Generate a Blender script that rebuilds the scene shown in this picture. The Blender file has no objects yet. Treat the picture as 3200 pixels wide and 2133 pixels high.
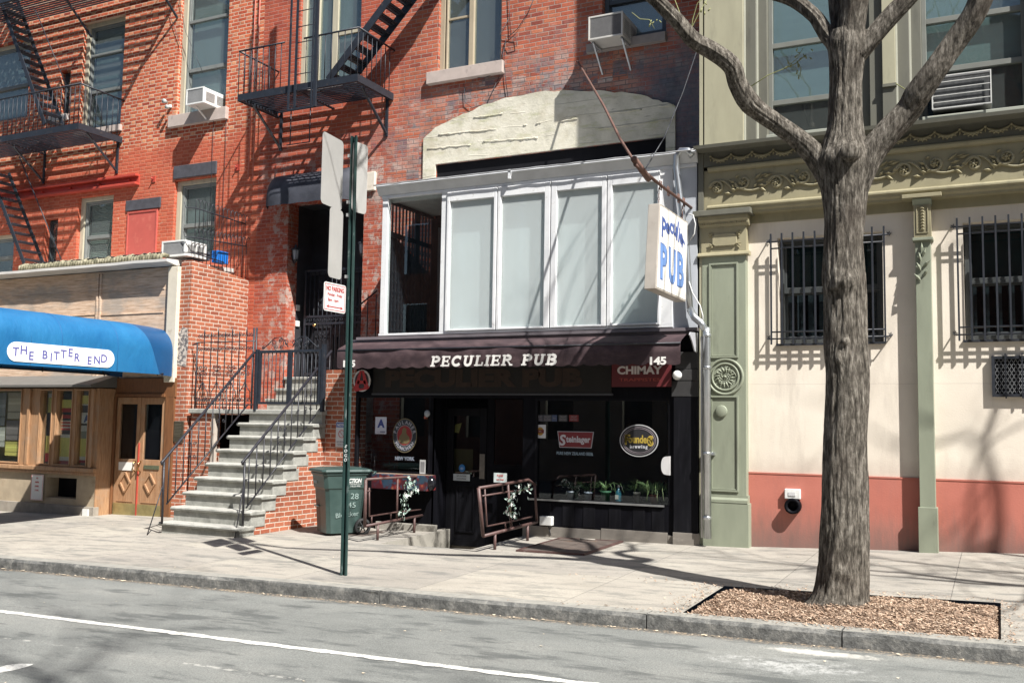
import bpy, math, random
from mathutils import Vector, Matrix, noise
random.seed(7)
sc = bpy.context.scene
COL = sc.collection
pi = math.pi
# ------------------------------------------------------------------ camera
FPX = 3053.05
CAM = Vector((0, -13.1, 1.6))
YAW, PIT, ROL = math.radians(-26.536), math.radians(4.7143), math.radians(0.9009)
FW = Vector((math.sin(YAW)*math.cos(PIT), math.cos(YAW)*math.cos(PIT), math.sin(PIT)))
_r = Vector((math.cos(YAW), -math.sin(YAW), 0)); _u = _r.cross(FW)
RT = math.cos(ROL)*_r + math.sin(ROL)*_u
UP = -math.sin(ROL)*_r + math.cos(ROL)*_u
cam_d = bpy.data.cameras.new('camera'); cam = bpy.data.objects.new('camera', cam_d); COL.objects.link(cam)
cam_d.sensor_width = 36; cam_d.lens = FPX/3200*36; cam_d.clip_end = 500
m = Matrix((RT, UP, -FW)).transposed().to_4x4(); m.translation = CAM
cam.matrix_world = m
sc.camera = cam
# ------------------------------------------------------------------ light
TO_SUN = Vector((3.6, -2.12, 5.05)).normalized()
w = bpy.data.worlds.new('World'); sc.world = w; w.use_nodes = True
nt = w.node_tree; bg = nt.nodes['Background']
sky = nt.nodes.new('ShaderNodeTexSky'); sky.sky_type = 'NISHITA'; sky.sun_disc = False
sky.sun_elevation = math.asin(TO_SUN.z); sky.sun_rotation = math.atan2(TO_SUN.x, TO_SUN.y)
sky.dust_density = 1.5
nt.links.new(sky.outputs[0], bg.inputs[0]); bg.inputs[1].default_value = 0.055
sd = bpy.data.lights.new('sun', 'SUN'); sd.energy = 5.0; sd.angle = math.radians(0.6); sd.color = (1, .975, .935)
so = bpy.data.objects.new('sun', sd); COL.objects.link(so)
so.rotation_euler = TO_SUN.to_track_quat('Z', 'Y').to_euler(); so.location = (8, -10, 20)
sc.view_settings.view_transform = 'Standard'; sc.view_settings.look = 'None'
sc.view_settings.exposure = 1.04; sc.view_settings.gamma = 1; sc.view_settings.use_curve_mapping = False

# ------------------------------------------------------------------ survey helpers (photo ray -> point on a real vertical plane)
def ray(x, y): return (x-1600)*RT - (y-1066.5)*UP + FPX*FW
def atY(x, y, Y=0.0):
    v = ray(x, y); return CAM + v*((Y-CAM.y)/v.y)
def atX(x, y, X):
    v = ray(x, y); return CAM + v*((X-CAM.x)/v.x)
def gz(X, Y):
    e = max(0.0, min(1.0, (Y+4.7)/4.7))*max(0.0, min(X, 6)+3)*.027
    return .018*(max(X, -30)+3) + .015*max(Y, -4.7) + e
def R4(x0, x1, yt, yb, Y):
    ym = (yt+yb)/2; xm = (x0+x1)/2
    return atY(x0, ym, Y).x, atY(x1, ym, Y).x, atY(xm, yb, Y).z, atY(xm, yt, Y).z

# ------------------------------------------------------------------ mesh builder
ORG = {}
class MB:
    def __init__(s): s.v = []; s.f = []; s.sm = []
    def add(s, vs, fs, smooth=False):
        o = len(s.v); s.v += [tuple(q) for q in vs]
        for f in fs: s.f.append(tuple(i+o for i in f)); s.sm.append(smooth)
        return s
    def box(s, x0, x1, y0, y1, z0, z1):
        if x0 > x1: x0, x1 = x1, x0
        if y0 > y1: y0, y1 = y1, y0
        if z0 > z1: z0, z1 = z1, z0
        return s.add([(x0,y0,z0),(x1,y0,z0),(x1,y1,z0),(x0,y1,z0),(x0,y0,z1),(x1,y0,z1),(x1,y1,z1),(x0,y1,z1)],
              [(0,3,2,1),(4,5,6,7),(0,1,5,4),(1,2,6,5),(2,3,7,6),(3,0,4,7)])
    def quad(s, *p): return s.add(p, [tuple(range(len(p)))])
    def prism(s, pts, y0, y1):       # outline in XZ, extruded along Y
        n = len(pts)
        vs = [(x, y0, z) for x, z in pts]+[(x, y1, z) for x, z in pts]
        fs = [tuple(range(n)), tuple(range(2*n-1, n-1, -1))]+[(i, i+n, (i+1) % n+n, (i+1) % n) for i in range(n)]
        return s.add(vs, fs)
    def prismx(s, pts, x0, x1):      # outline in YZ, extruded along X
        n = len(pts)
        vs = [(x0, y, z) for y, z in pts]+[(x1, y, z) for y, z in pts]
        fs = [tuple(range(n)), tuple(range(2*n-1, n-1, -1))]+[(i, i+n, (i+1) % n+n, (i+1) % n) for i in range(n)]
        return s.add(vs, fs)
    def prismz(s, pts, z0, z1):
        n = len(pts)
        vs = [(x, y, z0) for x, y in pts]+[(x, y, z1) for x, y in pts]
        fs = [tuple(range(n)), tuple(range(2*n-1, n-1, -1))]+[(i, i+n, (i+1) % n+n, (i+1) % n) for i in range(n)]
        return s.add(vs, fs)
    def tube(s, pts, r, n=6, cap=True, smooth=True, disp=None):
        pts = [Vector(p) for p in pts]; L = len(pts)
        rs = r if isinstance(r, (list, tuple)) else [r]*L
        t0 = (pts[1]-pts[0]).normalized()
        a = Vector((0, 0, 1)) if abs(t0.z) < .9 else Vector((1, 0, 0))
        nn = t0.cross(a).normalized(); vs = []
        for i, p in enumerate(pts):
            t = (pts[min(i+1, L-1)]-pts[max(i-1, 0)]).normalized()
            nn = (nn-t*nn.dot(t)).normalized(); b = t.cross(nn)
            for k in range(n):
                an = 2*pi*k/n+pi/n
                d = nn*math.cos(an)+b*math.sin(an)
                q = p+d*rs[i]
                if disp: q = q+d*disp(q, an, i/(L-1), rs[i])
                vs.append(q)
        fs = [(i*n+k, i*n+(k+1) % n, (i+1)*n+(k+1) % n, (i+1)*n+k) for i in range(L-1) for k in range(n)]
        if cap: fs += [tuple(range(n-1, -1, -1)), tuple(range((L-1)*n, L*n))]
        return s.add(vs, fs, smooth)
    def bar(s, a, b, w, h=None):     # rectangular bar
        a = Vector(a); b = Vector(b); h = h or w
        t = (b-a).normalized(); up = Vector((0, 0, 1)) if abs(t.z) < .95 else Vector((0, 1, 0))
        x = t.cross(up).normalized(); y = x.cross(t)
        vs = [p+x*(w/2*i)+y*(h/2*j) for p in (a, b) for i, j in ((-1,-1),(1,-1),(1,1),(-1,1))]
        return s.add(vs, [(0,1,2,3),(7,6,5,4),(0,4,5,1),(1,5,6,2),(2,6,7,3),(3,7,4,0)])
    def lathe(s, prof, c, axis='z', n=16, smooth=True, ang=2*pi, a0=0):
        c = Vector(c); vs = []; full = abs(ang-2*pi) < 1e-6; cols = n if full else n+1
        for r, h in prof:
            for k in range(cols):
                an = a0+ang*k/n; x, y = r*math.cos(an), r*math.sin(an)
                q = {'z': (x, y, h), 'y': (x, h, y), 'x': (h, x, y)}[axis]
                vs.append(c+Vector(q))
        fs = []
        for i in range(len(prof)-1):
            for k in range(n):
                k2 = (k+1) % cols
                fs.append((i*cols+k, i*cols+k2, (i+1)*cols+k2, (i+1)*cols+k))
        return s.add(vs, fs, smooth)
    def ball(s, c, r, n=10, sc3=(1, 1, 1)):
        pr = [(math.sin(pi*i/n)*r, -math.cos(pi*i/n)*r) for i in range(n+1)]
        o = len(s.v); s.lathe(pr, (0, 0, 0), 'z', n+2)
        for i in range(o, len(s.v)):
            x, y, z = s.v[i]; s.v[i] = (c[0]+x*sc3[0], c[1]+y*sc3[1], c[2]+z*sc3[2])
        return s
    def build(s, name, mat, parent=None, label=None, cat=None, group=None, kind=None, bevel=0):
        me = bpy.data.meshes.new(name)
        if parent is not None: o = ORG[parent.name]
        else:
            xs = [p[0] for p in s.v]; ys = [p[1] for p in s.v]; zs = [p[2] for p in s.v]
            o = Vector(((min(xs)+max(xs))/2, (min(ys)+max(ys))/2, min(zs)))
        me.from_pydata([(p[0]-o.x, p[1]-o.y, p[2]-o.z) for p in s.v], [], s.f)
        me.polygons.foreach_set('use_smooth', s.sm); me.validate(); me.update()
        me.materials.append(mat)
        ob = bpy.data.objects.new(name, me); COL.objects.link(ob)
        if parent is not None: ob.parent = parent
        else: ob.location = o
        ORG[ob.name] = o
        if bevel:
            b = ob.modifiers.new('bevel', 'BEVEL'); b.width = bevel; b.segments = 2; b.limit_method = 'ANGLE'; b.angle_limit = math.radians(50)
        if label: ob['label'] = label
        if cat: ob['category'] = cat
        if group: ob['group'] = group
        if kind: ob['kind'] = kind
        return ob
def thing(name, label, cat, loc, group=None):
    o = bpy.data.objects.new(name, None); COL.objects.link(o); o.empty_display_size = .2
    o.location = loc; ORG[o.name] = Vector(loc); o['label'] = label; o['category'] = cat
    if group: o['group'] = group
    return o
def holes(x0, x1, z0, z1, hs):       # rectangle minus rectangles -> list of rects
    xs = sorted({x0, x1, *[min(max(h[i], x0), x1) for h in hs for i in (0, 1)]})
    zs = sorted({z0, z1, *[min(max(h[i], z0), z1) for h in hs for i in (2, 3)]})
    out = []
    for a, b in zip(xs, xs[1:]):
        run = None
        for c, d in zip(zs, zs[1:]):
            mx, mz = (a+b)/2, (c+d)/2
            if any(h[0] < mx < h[1] and h[2] < mz < h[3] for h in hs):
                if run: out.append((a, b, *run)); run = None
            else: run = (run[0], d) if run else (c, d)
        if run: out.append((a, b, *run))
    return out
def wall(mb, x0, x1, z0, z1, Y, hs, dep=.2):
    for a, b, c, d in holes(x0, x1, z0, z1, hs): mb.quad((a, Y, c), (b, Y, c), (b, Y, d), (a, Y, d))
    for a, b, c, d in hs:
        mb.quad((a, Y, c), (a, Y, d), (a, Y+dep, d), (a, Y+dep, c)); mb.quad((b, Y, d), (b, Y, c), (b, Y+dep, c), (b, Y+dep, d))
        mb.quad((a, Y, d), (b, Y, d), (b, Y+dep, d), (a, Y+dep, d)); mb.quad((b, Y, c), (a, Y, c), (a, Y+dep, c), (b, Y+dep, c))
    return mb
def frame(mb, x0, x1, z0, z1, y0, y1, w):  # rectangular ring
    w = w if isinstance(w, tuple) else (w, w, w, w)     # left right bottom top
    mb.box(x0, x0+w[0], y0, y1, z0, z1); mb.box(x1-w[1], x1, y0, y1, z0, z1)
    mb.box(x0+w[0], x1-w[1], y0, y1, z0, z0+w[2]); mb.box(x0+w[0], x1-w[1], y0, y1, z1-w[3], z1)
    return mb
def spiral(c, r, turns=1.5, a0=0, d=1, r1=.2, n=14, ax='y'):
    out = []
    for i in range(n+1):
        t = i/n; rr = r*(1-t*(1-r1)); a = a0+d*2*pi*turns*t
        x, z = rr*math.cos(a), rr*math.sin(a)
        out.append((c[0]+x, c[1], c[2]+z) if ax == 'y' else (c[0], c[1]+x, c[2]+z))
    return out
def ctext(s, size, off=0, ext=.0015, shear=0, space=1.0):
    cu = bpy.data.curves.new('t', 'FONT'); cu.body = s; cu.size = size; cu.offset = off; cu.extrude = ext; cu.shear = shear
    cu.space_character = space; cu.align_x = 'CENTER'; cu.align_y = 'CENTER'; cu.resolution_u = 3
    ob = bpy.data.objects.new('t', cu); COL.objects.link(ob)
    me = ob.to_mesh(); vs = [tuple(v.co) for v in me.vertices]; fs = [tuple(p.vertices) for p in me.polygons]
    ob.to_mesh_clear(); bpy.data.objects.remove(ob); bpy.data.curves.remove(cu)
    return vs, fs
def text(mb, s, size, c, ex=(1, 0, 0), ey=(0, 0, 1), rot=0, width=None, **k):
    vs, fs = ctext(s, size, **k); c = Vector(c); ex = Vector(ex).normalized(); ey = Vector(ey).normalized(); n = ex.cross(ey)
    if not vs: return mb
    xs = [v[0] for v in vs]; ys = [v[1] for v in vs]; mx = (min(xs)+max(xs))/2; my = (min(ys)+max(ys))/2
    sx = width/(max(xs)-min(xs)) if width else 1
    cr, sr = math.cos(rot), math.sin(rot)
    out = []
    for x, y, z in vs:
        x = (x-mx)*sx; y -= my; x, y = x*cr-y*sr, x*sr+y*cr
        out.append(c+ex*x+ey*y+n*z)
    return mb.add(out, fs)

# ------------------------------------------------------------------ materials
class Mt:
    def __init__(s, name):
        s.m = bpy.data.materials.new(name); s.m.use_nodes = True; s.t = s.m.node_tree
        s.b = s.t.nodes['Principled BSDF']; s.out = s.t.nodes['Material Output']
        s.pos = s.N('NewGeometry').outputs['Position']
    def N(s, ty, *ins, **props):
        n = s.t.nodes.new('ShaderNode'+ty)
        for k, v in props.items(): setattr(n, k, v)
        for i, v in enumerate(ins):
            if v is None: continue
            if isinstance(v, bpy.types.NodeSocket): s.t.links.new(v, n.inputs[i])
            else: n.inputs[i].default_value = v
        return n
    def ma(s, op, a, b=None, c=None): return s.N('Math', a, b, c, operation=op).outputs[0]
    def noise(s, scale, det=4, rough=.55, vec=None, stretch=None, dist=0):
        v = vec or s.pos
        if stretch: v = s.N('VectorMath', v, stretch, operation='MULTIPLY').outputs[0]
        return s.N('TexNoise', v, None, scale, det, rough, None, None, dist).outputs[0]
    def ramp(s, f, stops):
        n = s.N('ValToRGB', f); e = n.color_ramp.elements
        while len(e) < len(stops): e.new(.5)
        for q, (p, c) in zip(e, stops): q.position = p; q.color = (*c, 1) if len(c) == 3 else c
        return n.outputs[0]
    def sm(s, f, a, b):
        n = s.N('MapRange', f, a, b, 0.0, 1.0, interpolation_type='SMOOTHSTEP'); return n.outputs[0]
    def mix(s, f, a, b, mode='MIX'):
        n = s.t.nodes.new('ShaderNodeMix'); n.data_type = 'RGBA'; n.blend_type = mode
        for i, v in ((0, f), (6, a), (7, b)):
            if isinstance(v, bpy.types.NodeSocket): s.t.links.new(v, n.inputs[i])
            else: n.inputs[i].default_value = (*v, 1) if isinstance(v, tuple) and len(v) == 3 else v
        return n.outputs[2]
    def setv(s, name, v):
        if isinstance(v, bpy.types.NodeSocket): s.t.links.new(v, s.b.inputs[name])
        else: s.b.inputs[name].default_value = (*v, 1) if isinstance(v, tuple) and len(v) == 3 else v
    def bump(s, h, strength=.3, dist=.01):
        n = s.N('Bump', strength, dist); n.inputs['Strength'].default_value = strength; n.inputs['Distance'].default_value = dist
        s.t.links.new(h, n.inputs['Height']); s.t.links.new(n.outputs[0], s.b.inputs['Normal'])
    def xyz(s):
        n = s.N('SeparateXYZ', s.pos); return n.outputs
def tone(c, k): return tuple(min(1, x*k) for x in c)
def plain(name, c, rough=.6, var=.18, sc_=6, metal=0, bump=.15, bsc=60, dirt=None, dsc=2.5, dlo=.55, dhi=.75, stretch=None, spec=.5):
    s = Mt(name)
    n = s.noise(sc_, 5, .6, stretch=stretch)
    col = s.ramp(n, [(.25, tone(c, 1-var)), (.75, tone(c, 1+var))])
    if dirt:
        d = s.sm(s.noise(dsc, 6, .65, stretch=stretch), dlo, dhi); col = s.mix(d, col, dirt)
    s.setv('Base Color', col); s.setv('Roughness', rough); s.setv('Metallic', metal); s.setv('Specular IOR Level', spec)
    if bump: s.bump(s.noise(bsc, 3), bump, .004)
    return s.m
def brick(name, P, Ls, H, J, shift, cols, mort, hdr=None, extra=None, rough=.85, wob=.004, along='xy'):
    s = Mt(name); X, Y, Z = s.xyz()
    wn = s.noise(2.2, 3); w2 = s.noise(14, 2)
    u = s.ma('ADD', s.ma('ADD', X, Y), s.ma('MULTIPLY', s.ma('SUBTRACT', w2, .5), wob*2))
    v = s.ma('ADD', Z, s.ma('MULTIPLY', s.ma('SUBTRACT', wn, .5), wob*4))
    v = s.ma('ADD', v, s.ma('MULTIPLY', s.ma('SUBTRACT', w2, .5), wob))
    vr = s.ma('DIVIDE', v, H); row = s.ma('FLOOR', vr); fv = s.ma('MULTIPLY', s.ma('FRACT', vr), H)
    odd = s.ma('FLOORED_MODULO', row, 2.0)
    rj = s.N('TexWhiteNoise', row, noise_dimensions='1D'); s.t.links.new(row, rj.inputs['W'])
    jit = s.ma('MULTIPLY', rj.outputs[0], .06)
    u2 = s.ma('ADD', s.ma('ADD', s.ma('DIVIDE', u, P), s.ma('MULTIPLY', odd, shift)), jit)
    cell = s.ma('FLOOR', u2); t = s.ma('MULTIPLY', s.ma('FRACT', u2), P)
    hd = s.ma('GREATER_THAN', t, Ls)
    tt = s.ma('SUBTRACT', t, s.ma('MULTIPLY', hd, Ls)); ln = s.ma('ADD', Ls, s.ma('MULTIPLY', hd, P-2*Ls))
    du = s.ma('MINIMUM', tt, s.ma('SUBTRACT', ln, tt)); dv = s.ma('MINIMUM', fv, s.ma('SUBTRACT', H, fv))
    d = s.ma('ADD', s.ma('MINIMUM', du, dv), s.ma('MULTIPLY', s.ma('SUBTRACT', s.noise(40, 3), .5), J*.9))
    mask = s.sm(d, J*.32, J*.75)
    idv = s.N('CombineXYZ', s.ma('ADD', s.ma('MULTIPLY', cell, 2), hd), row, 0.0)
    wnz = s.N('TexWhiteNoise', idv.outputs[0], noise_dimensions='3D').outputs[0]
    bc = s.ramp(wnz, [(i/(len(cols)-1), c) for i, c in enumerate(cols)])
    if hdr: bc = s.mix(s.ma('MULTIPLY', hd, s.sm(wnz, 0, .9)), bc, hdr)
    bc = s.mix(.35, bc, s.ramp(s.noise(45, 4, .7), [(.3, (.25, .25, .25)), (.7, (.9, .9, .9))]), 'OVERLAY')
    mc = s.mix(s.noise(20, 3), mort, tone(mort, .72))
    col = s.mix(mask, mc, bc)
    if extra: col = extra(s, col, mask, bc, X, Y, Z)
    col = s.mix(.55, col, s.ramp(s.noise(1.3, 8, .68, stretch=(1.3, 1.3, .8)), [(.3, (.24, .23, .23)), (.5, (.47, .47, .47)), (.72, (.60, .585, .57))]), 'OVERLAY')
    col = s.mix(s.ma('MULTIPLY', s.sm(s.noise(2.4, 7, .75, stretch=(1.6, 1.6, .35)), .56, .72), .35), col, (.12, .06, .05))
    col = s.mix(s.ma('MULTIPLY', s.sm(s.noise(11, 6, .8), .62, .70), .18), col, (.50, .40, .33))
    s.setv('Base Color', col); s.setv('Roughness', rough); s.setv('Specular IOR Level', .25)
    s.bump(s.ma('ADD', s.ma('MULTIPLY', mask, .8), s.ma('MULTIPLY', s.noise(70, 3), .35)), .7, .008)
    return s.m

def ex_left(s, col, mask, bc, X, Y, Z):
    # the lower storeys carry a coat of red paint, worn off in places
    big = s.noise(1.1, 5, .6)
    low = s.sm(s.ma('ADD', s.ma('MULTIPLY', Z, -1), s.ma('MULTIPLY', big, 1.2)), -6.75, -6.45)
    wear = s.sm(s.noise(3.2, 6, .7), .62, .70)
    p = s.ma('MULTIPLY', low, s.ma('SUBTRACT', 1.0, wear))
    paint = s.mix(mask, (.43, .085, .046), (.37, .055, .030))
    paint = s.mix(s.noise(9, 5), paint, (.46, .13, .07))
    col = s.mix(s.ma('MULTIPLY', p, .8), col, paint)
    soot = s.sm(s.noise(.7, 6, .6), .55, .8); return s.mix(s.ma('MULTIPLY', soot, .35), col, (.20, .06, .045))
def ex_mid(s, col, mask, bc, X, Y, Z):
    lowp = s.sm(s.ma('ADD', X, s.ma('MULTIPLY', s.noise(1.3, 4), 1.5)), -8.6, -9.4)
    paint = s.mix(mask, (.40, .10, .06), (.35, .064, .036))
    col = s.mix(s.ma('MULTIPLY', lowp, .5), col, paint)
    # grey lime and soot patches near the old arch and round the doorway
    dx = s.ma('SUBTRACT', X, -6.2); dz = s.ma('SUBTRACT', Z, 6.3)
    dd = s.ma('SQRT', s.ma('ADD', s.ma('MULTIPLY', s.ma('MULTIPLY', dx, dx), .16), s.ma('MULTIPLY', dz, dz)))
    near = s.sm(s.ma('ADD', dd, s.ma('MULTIPLY', s.noise(4, 5, .7), 1.6)), 3.0, 1.8)
    rag = s.sm(s.noise(5, 7, .8), .38, .56)
    wn_ = s.N('TexWhiteNoise', s.N('VectorMath', s.N('VectorMath', s.pos, (3.8, 0., 12.), operation='MULTIPLY').outputs[0], operation='FLOOR').outputs[0]).outputs[0]
    grey = s.ramp(wn_, [(0, (.10, .11, .14)), (.4, (.30, .27, .25)), (.7, (.40, .12, .06)), (1, (.45, .40, .36))])
    grey = s.mix(mask, (.12, .10, .10), grey)
    col = s.mix(s.ma('MULTIPLY', s.ma('MULTIPLY', near, rag), .92), col, grey)
    lost = s.ma('MULTIPLY', s.sm(s.noise(6, 7, .8), .60, .66), s.sm(s.noise(.9, 3), .42, .58)); col = s.mix(s.ma('MULTIPLY', lost, .75), col, (.07, .045, .04))
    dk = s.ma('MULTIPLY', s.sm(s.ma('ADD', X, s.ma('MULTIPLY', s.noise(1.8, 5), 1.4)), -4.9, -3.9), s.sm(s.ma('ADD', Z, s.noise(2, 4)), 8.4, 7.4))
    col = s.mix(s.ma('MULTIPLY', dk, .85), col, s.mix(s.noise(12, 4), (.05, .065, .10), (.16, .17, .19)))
    dox = s.sm(s.ma('ADD', s.ma('ABSOLUTE', s.ma('ADD', X, 11.2)), s.noise(3, 5)), 2.25, 1.7)
    doz = s.sm(s.ma('ADD', Z, s.noise(2, 3)), 7.4, 6.6)
    pt = s.sm(s.noise(5.5, 6, .75), .5, .58)
    col = s.mix(s.ma('MULTIPLY', s.ma('MULTIPLY', s.ma('MULTIPLY', dox, doz), pt), .75), col, s.mix(s.noise(9, 3), (.50, .44, .38), (.33, .25, .22)))
    return col
B_LEFT = brick('flemish_brick', .345, .228, .0735, .015, .5,
    [(.34, .060, .028), (.46, .10, .046), (.40, .080, .036), (.28, .048, .026), (.50, .13, .058), (.43, .09, .042)], (.62, .45, .33), (.56, .24, .125), ex_left)
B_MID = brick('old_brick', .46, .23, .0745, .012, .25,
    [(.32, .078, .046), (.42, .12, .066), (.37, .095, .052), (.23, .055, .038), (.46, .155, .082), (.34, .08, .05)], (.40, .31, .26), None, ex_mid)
def ex_side(s, col, mask, bc, X, Y, Z):
    pz = s.sm(s.noise(2.2, 6, .7), .66, .70)
    return s.mix(s.ma('MULTIPLY', pz, .35), col, (.55, .48, .42))
B_SIDE = brick('newer_brick', .44, .22, .076, .014, .25,
    [(.28, .085, .045), (.36, .125, .068), (.32, .10, .055), (.23, .07, .04)], (.60, .50, .41), None, ex_side)

BLACK = plain('black_iron', (.022, .025, .032), .45, .25, 20, 0, .25, 90, dirt=(.06, .045, .035), dsc=9, dlo=.62, dhi=.75)
IRON = plain('escape_paint', (.016, .020, .028), .5, .3, 9, 0, .3, 70, dirt=(.11, .08, .06), dsc=7, dlo=.6, dhi=.8)
RAILI = plain('rail_paint', (.018, .018, .024), .45, .35, 12, 0, .3, 70, dirt=(.06, .055, .055), dsc=14, dlo=.58, dhi=.72)
RUST = plain('rust', (.12, .062, .047), .8, .35, 14, 0, .5, 60, dirt=(.09, .05, .04), dsc=12, dlo=.5, dhi=.7)
RUSTP = plain('rusty_pipe', (.085, .045, .04), .55, .3, 10, 0, .4, 60, dirt=(.17, .13, .12), dsc=9, dlo=.6, dhi=.75)
SILL = plain('sill_stone', (.42, .35, .31), .85, .12, 5, 0, .3, 50, dirt=(.25, .21, .19), dsc=6)
TAN = plain('tan_paint', (.42, .38, .28), .6, .1, 4, 0, .1, 40, dirt=(.28, .25, .19), dsc=3, stretch=(3, 3, .5))
BEIGE = plain('beige_frame', (.36, .30, .21), .5, .1, 4)
GREYF = plain('grey_sash', (.17, .18, .17), .6, .15, 5)
DKF = plain('dark_sash', (.05, .06, .065), .5, .2, 5)
LINT = plain('lintel_grey', (.055, .055, .065), .8, .3, 8, 0, .4, 50)
REDP = plain('red_paint', (.42, .085, .065), .65, .1, 3, 0, .2, 30, dirt=(.50, .14, .10), dsc=5)
REDB = plain('beam_red', (.40, .055, .035), .55, .15, 3, 0, .25, 30)
VOID = plain('dark_room', (.012, .012, .014), .9, .2, 2, 0, 0, spec=.05)
def glass(name, tint=(1, 1, 1), refl=.14, rough=.02, body=None, bodyf=0.0, wav=0):
    s = Mt(name); t = s.t; t.nodes.remove(s.b)
    tr = s.N('BsdfTransparent', (*tint, 1)); gl = s.N('BsdfGlossy', (1, 1, 1, 1), rough)
    if wav:
        bn = s.N('Bump'); bn.inputs['Strength'].default_value = wav; bn.inputs['Distance'].default_value = .02
        t.links.new(s.noise(1.7, 2), bn.inputs['Height']); t.links.new(bn.outputs[0], gl.inputs['Normal'])
    gm = s.N('NewGeometry').outputs; cs = s.ma('ABSOLUTE', s.N('VectorMath', gm['Incoming'], gm['Normal'], operation='DOT_PRODUCT').outputs['Value'])
    fr = s.ma('ADD', .04, s.ma('MULTIPLY', s.ma('POWER', s.ma('SUBTRACT', 1.0, cs), 5.0), .96)); f = s.ma('MINIMUM', s.ma('ADD', fr, refl), 1.0)
    base = tr.outputs[0]
    if body:
        df = s.N('BsdfDiffuse', (*body, 1)); mx = s.N('MixShader', bodyf, base, df.outputs[0]); base = mx.outputs[0]
    mx = s.N('MixShader', f, base, gl.outputs[0]); t.links.new(mx.outputs[0], s.out.inputs[0])
    return s.m
G_WIN = glass('window_glass', (.82, .88, .87), .05, .02, (.34, .37, .36), .12, .25)
G_SHOP = glass('shop_glass', (.85, .88, .9), .0, .01)
G_DIRTY = glass('dusty_glass', (.93, .97, .97), .02, .05, (.76, .80, .79), .34)
def blind_mat(name, c, fr=0):
    s = Mt(name); X, Y, Z = s.xyz()
    n = s.noise(2, 4, .6, stretch=(3, 3, .5))
    col = s.ramp(n, [(.3, tone(c, .90)), (.7, tone(c, 1.06))])
    s.setv('Base Color', col); s.setv('Roughness', .9)
    if fr:
        st = s.ma('SINE', s.ma('MULTIPLY', Z, fr)); s.bump(st, .6, .01)
    return s.m
BL_GREY = blind_mat('grey_shade', (.26, .30, .30)); BL_SLAT = blind_mat('slat_blind', (.36, .38, .34), 180)
BL_PALE = blind_mat('pale_curtain', (.50, .50, .44)); BL_SHEET = blind_mat('white_sheet', (.80, .84, .84)); BL_AQUA = blind_mat('aqua_shade', (.16, .22, .22))
BL_DARK = blind_mat('dark_shade', (.035, .045, .05)); BL_GRN = blind_mat('green_shade', (.045, .085, .08))

def sash(parent, x0, x1, z0, z1, Yf, fm=GREYF, w=.055, blind=BL_GREY, bl=(0, 1), midz=None, gm=G_WIN, label=None, transom=None, casing=None, head=.0):
    """sash window: frame thing-part with pane + blind sub-parts"""
    mb = MB(); zm = midz if midz is not None else (z0+z1)/2
    frame(mb, x0, x1, z0, z1, Yf, Yf+.1, (w, w, w, w))
    mb.box(x0+w, x1-w, Yf+.015, Yf+.075, zm-.025, zm+.025)
    # upper sash sits proud of the lower
    frame(mb, x0+w, x1-w, zm+.025, z1-w, Yf+.02, Yf+.05, .03)
    frame(mb, x0+w, x1-w, z0+w, zm-.025, Yf+.055, Yf+.085, (.035, .035, .05, .02))
    if transom: mb.box(x0+w, x1-w, Yf-.01, Yf+.05, transom-.03, transom+.03)
    if casing: mb.box(x0, x0+casing, Yf-.03, Yf+.0, z0, z1)
    o = mb.build('window', fm, parent, bevel=.004)
    if label: o['label'] = label
    g = MB(); g.box(x0+w, x1-w, Yf+.035, Yf+.039, zm+.02, z1-w); g.box(x0+w, x1-w, Yf+.068, Yf+.072, z0+w, zm)
    g.build('pane', gm, o)
    if blind:
        b = MB(); hh = z1-z0; n = 14
        xa, xb = x0+w, x1-w; za, zb = z0+hh*bl[0]+.02, z0+hh*bl[1]-.02
        vs = []; 
        for i in range(n+1):
            x = xa+(xb-xa)*i/n; y = Yf+.13+.003*math.sin(i*2.1); vs += [(x, y, za), (x, y, zb)]
        b.add(vs, [(2*i, 2*i+2, 2*i+3, 2*i+1) for i in range(n)], True)
        b.build('blind', blind, o)
    return o
def sill(parent, x0, x1, z0, z1, y0, y1, mt=SILL):
    return MB().box(x0, x1, y0, y1, z0, z1).build('sill', mt, parent, bevel=.008)
YB = 1.5   # plane of the set-back brick fronts
exec_parts = []
# ================================================================== GROUND
def rz(X, Y): return .018*(min(max(X, -30), 20)+3)+.015*max(Y, -12)-.125
def sheet(xs, ys, f, hs=()):
    mb = MB()
    for a, b in zip(xs, xs[1:]):
        for c, d in zip(ys, ys[1:]):
            mx, my = (a+b)/2, (c+d)/2
            if any(h[0] < mx < h[1] and h[2] < my < h[3] for h in hs): continue
            mb.quad((a, c, f(a, c)), (b, c, f(b, c)), (b, d, f(b, d)), (a, d, f(a, d)))
    return mb
PIT = (-7.75, -6.3, -1.6, .35); BED = (-2.56, -.03, -4.50, -3.02)
s = Mt('asphalt'); X, Y, Z = s.xyz()
c = s.ramp(s.noise(1.3, 6, .6, stretch=(.6, 1.3, 1)), [(.25, (.13, .135, .128)), (.5, (.180, .185, .175)), (.75, (.225, .226, .21))])
c = s.mix(.65, c, s.ramp(s.noise(75, 5, .85), [(.3, (.12, .12, .12)), (.7, (.88, .88, .86))]), 'OVERLAY')
vor = s.N('TexVoronoi', s.pos, None, 130.0); c = s.mix(s.ma('MULTIPLY', s.sm(vor.outputs[0], .22, .1), .5), c, (.36, .35, .32))
c = s.mix(s.ma('MULTIPLY', s.sm(s.noise(2.4, 5, .65, stretch=(.5, 1.6, 1)), .50, .66), .72), c, (.072, .076, .074))   # oil and tyre stains
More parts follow.
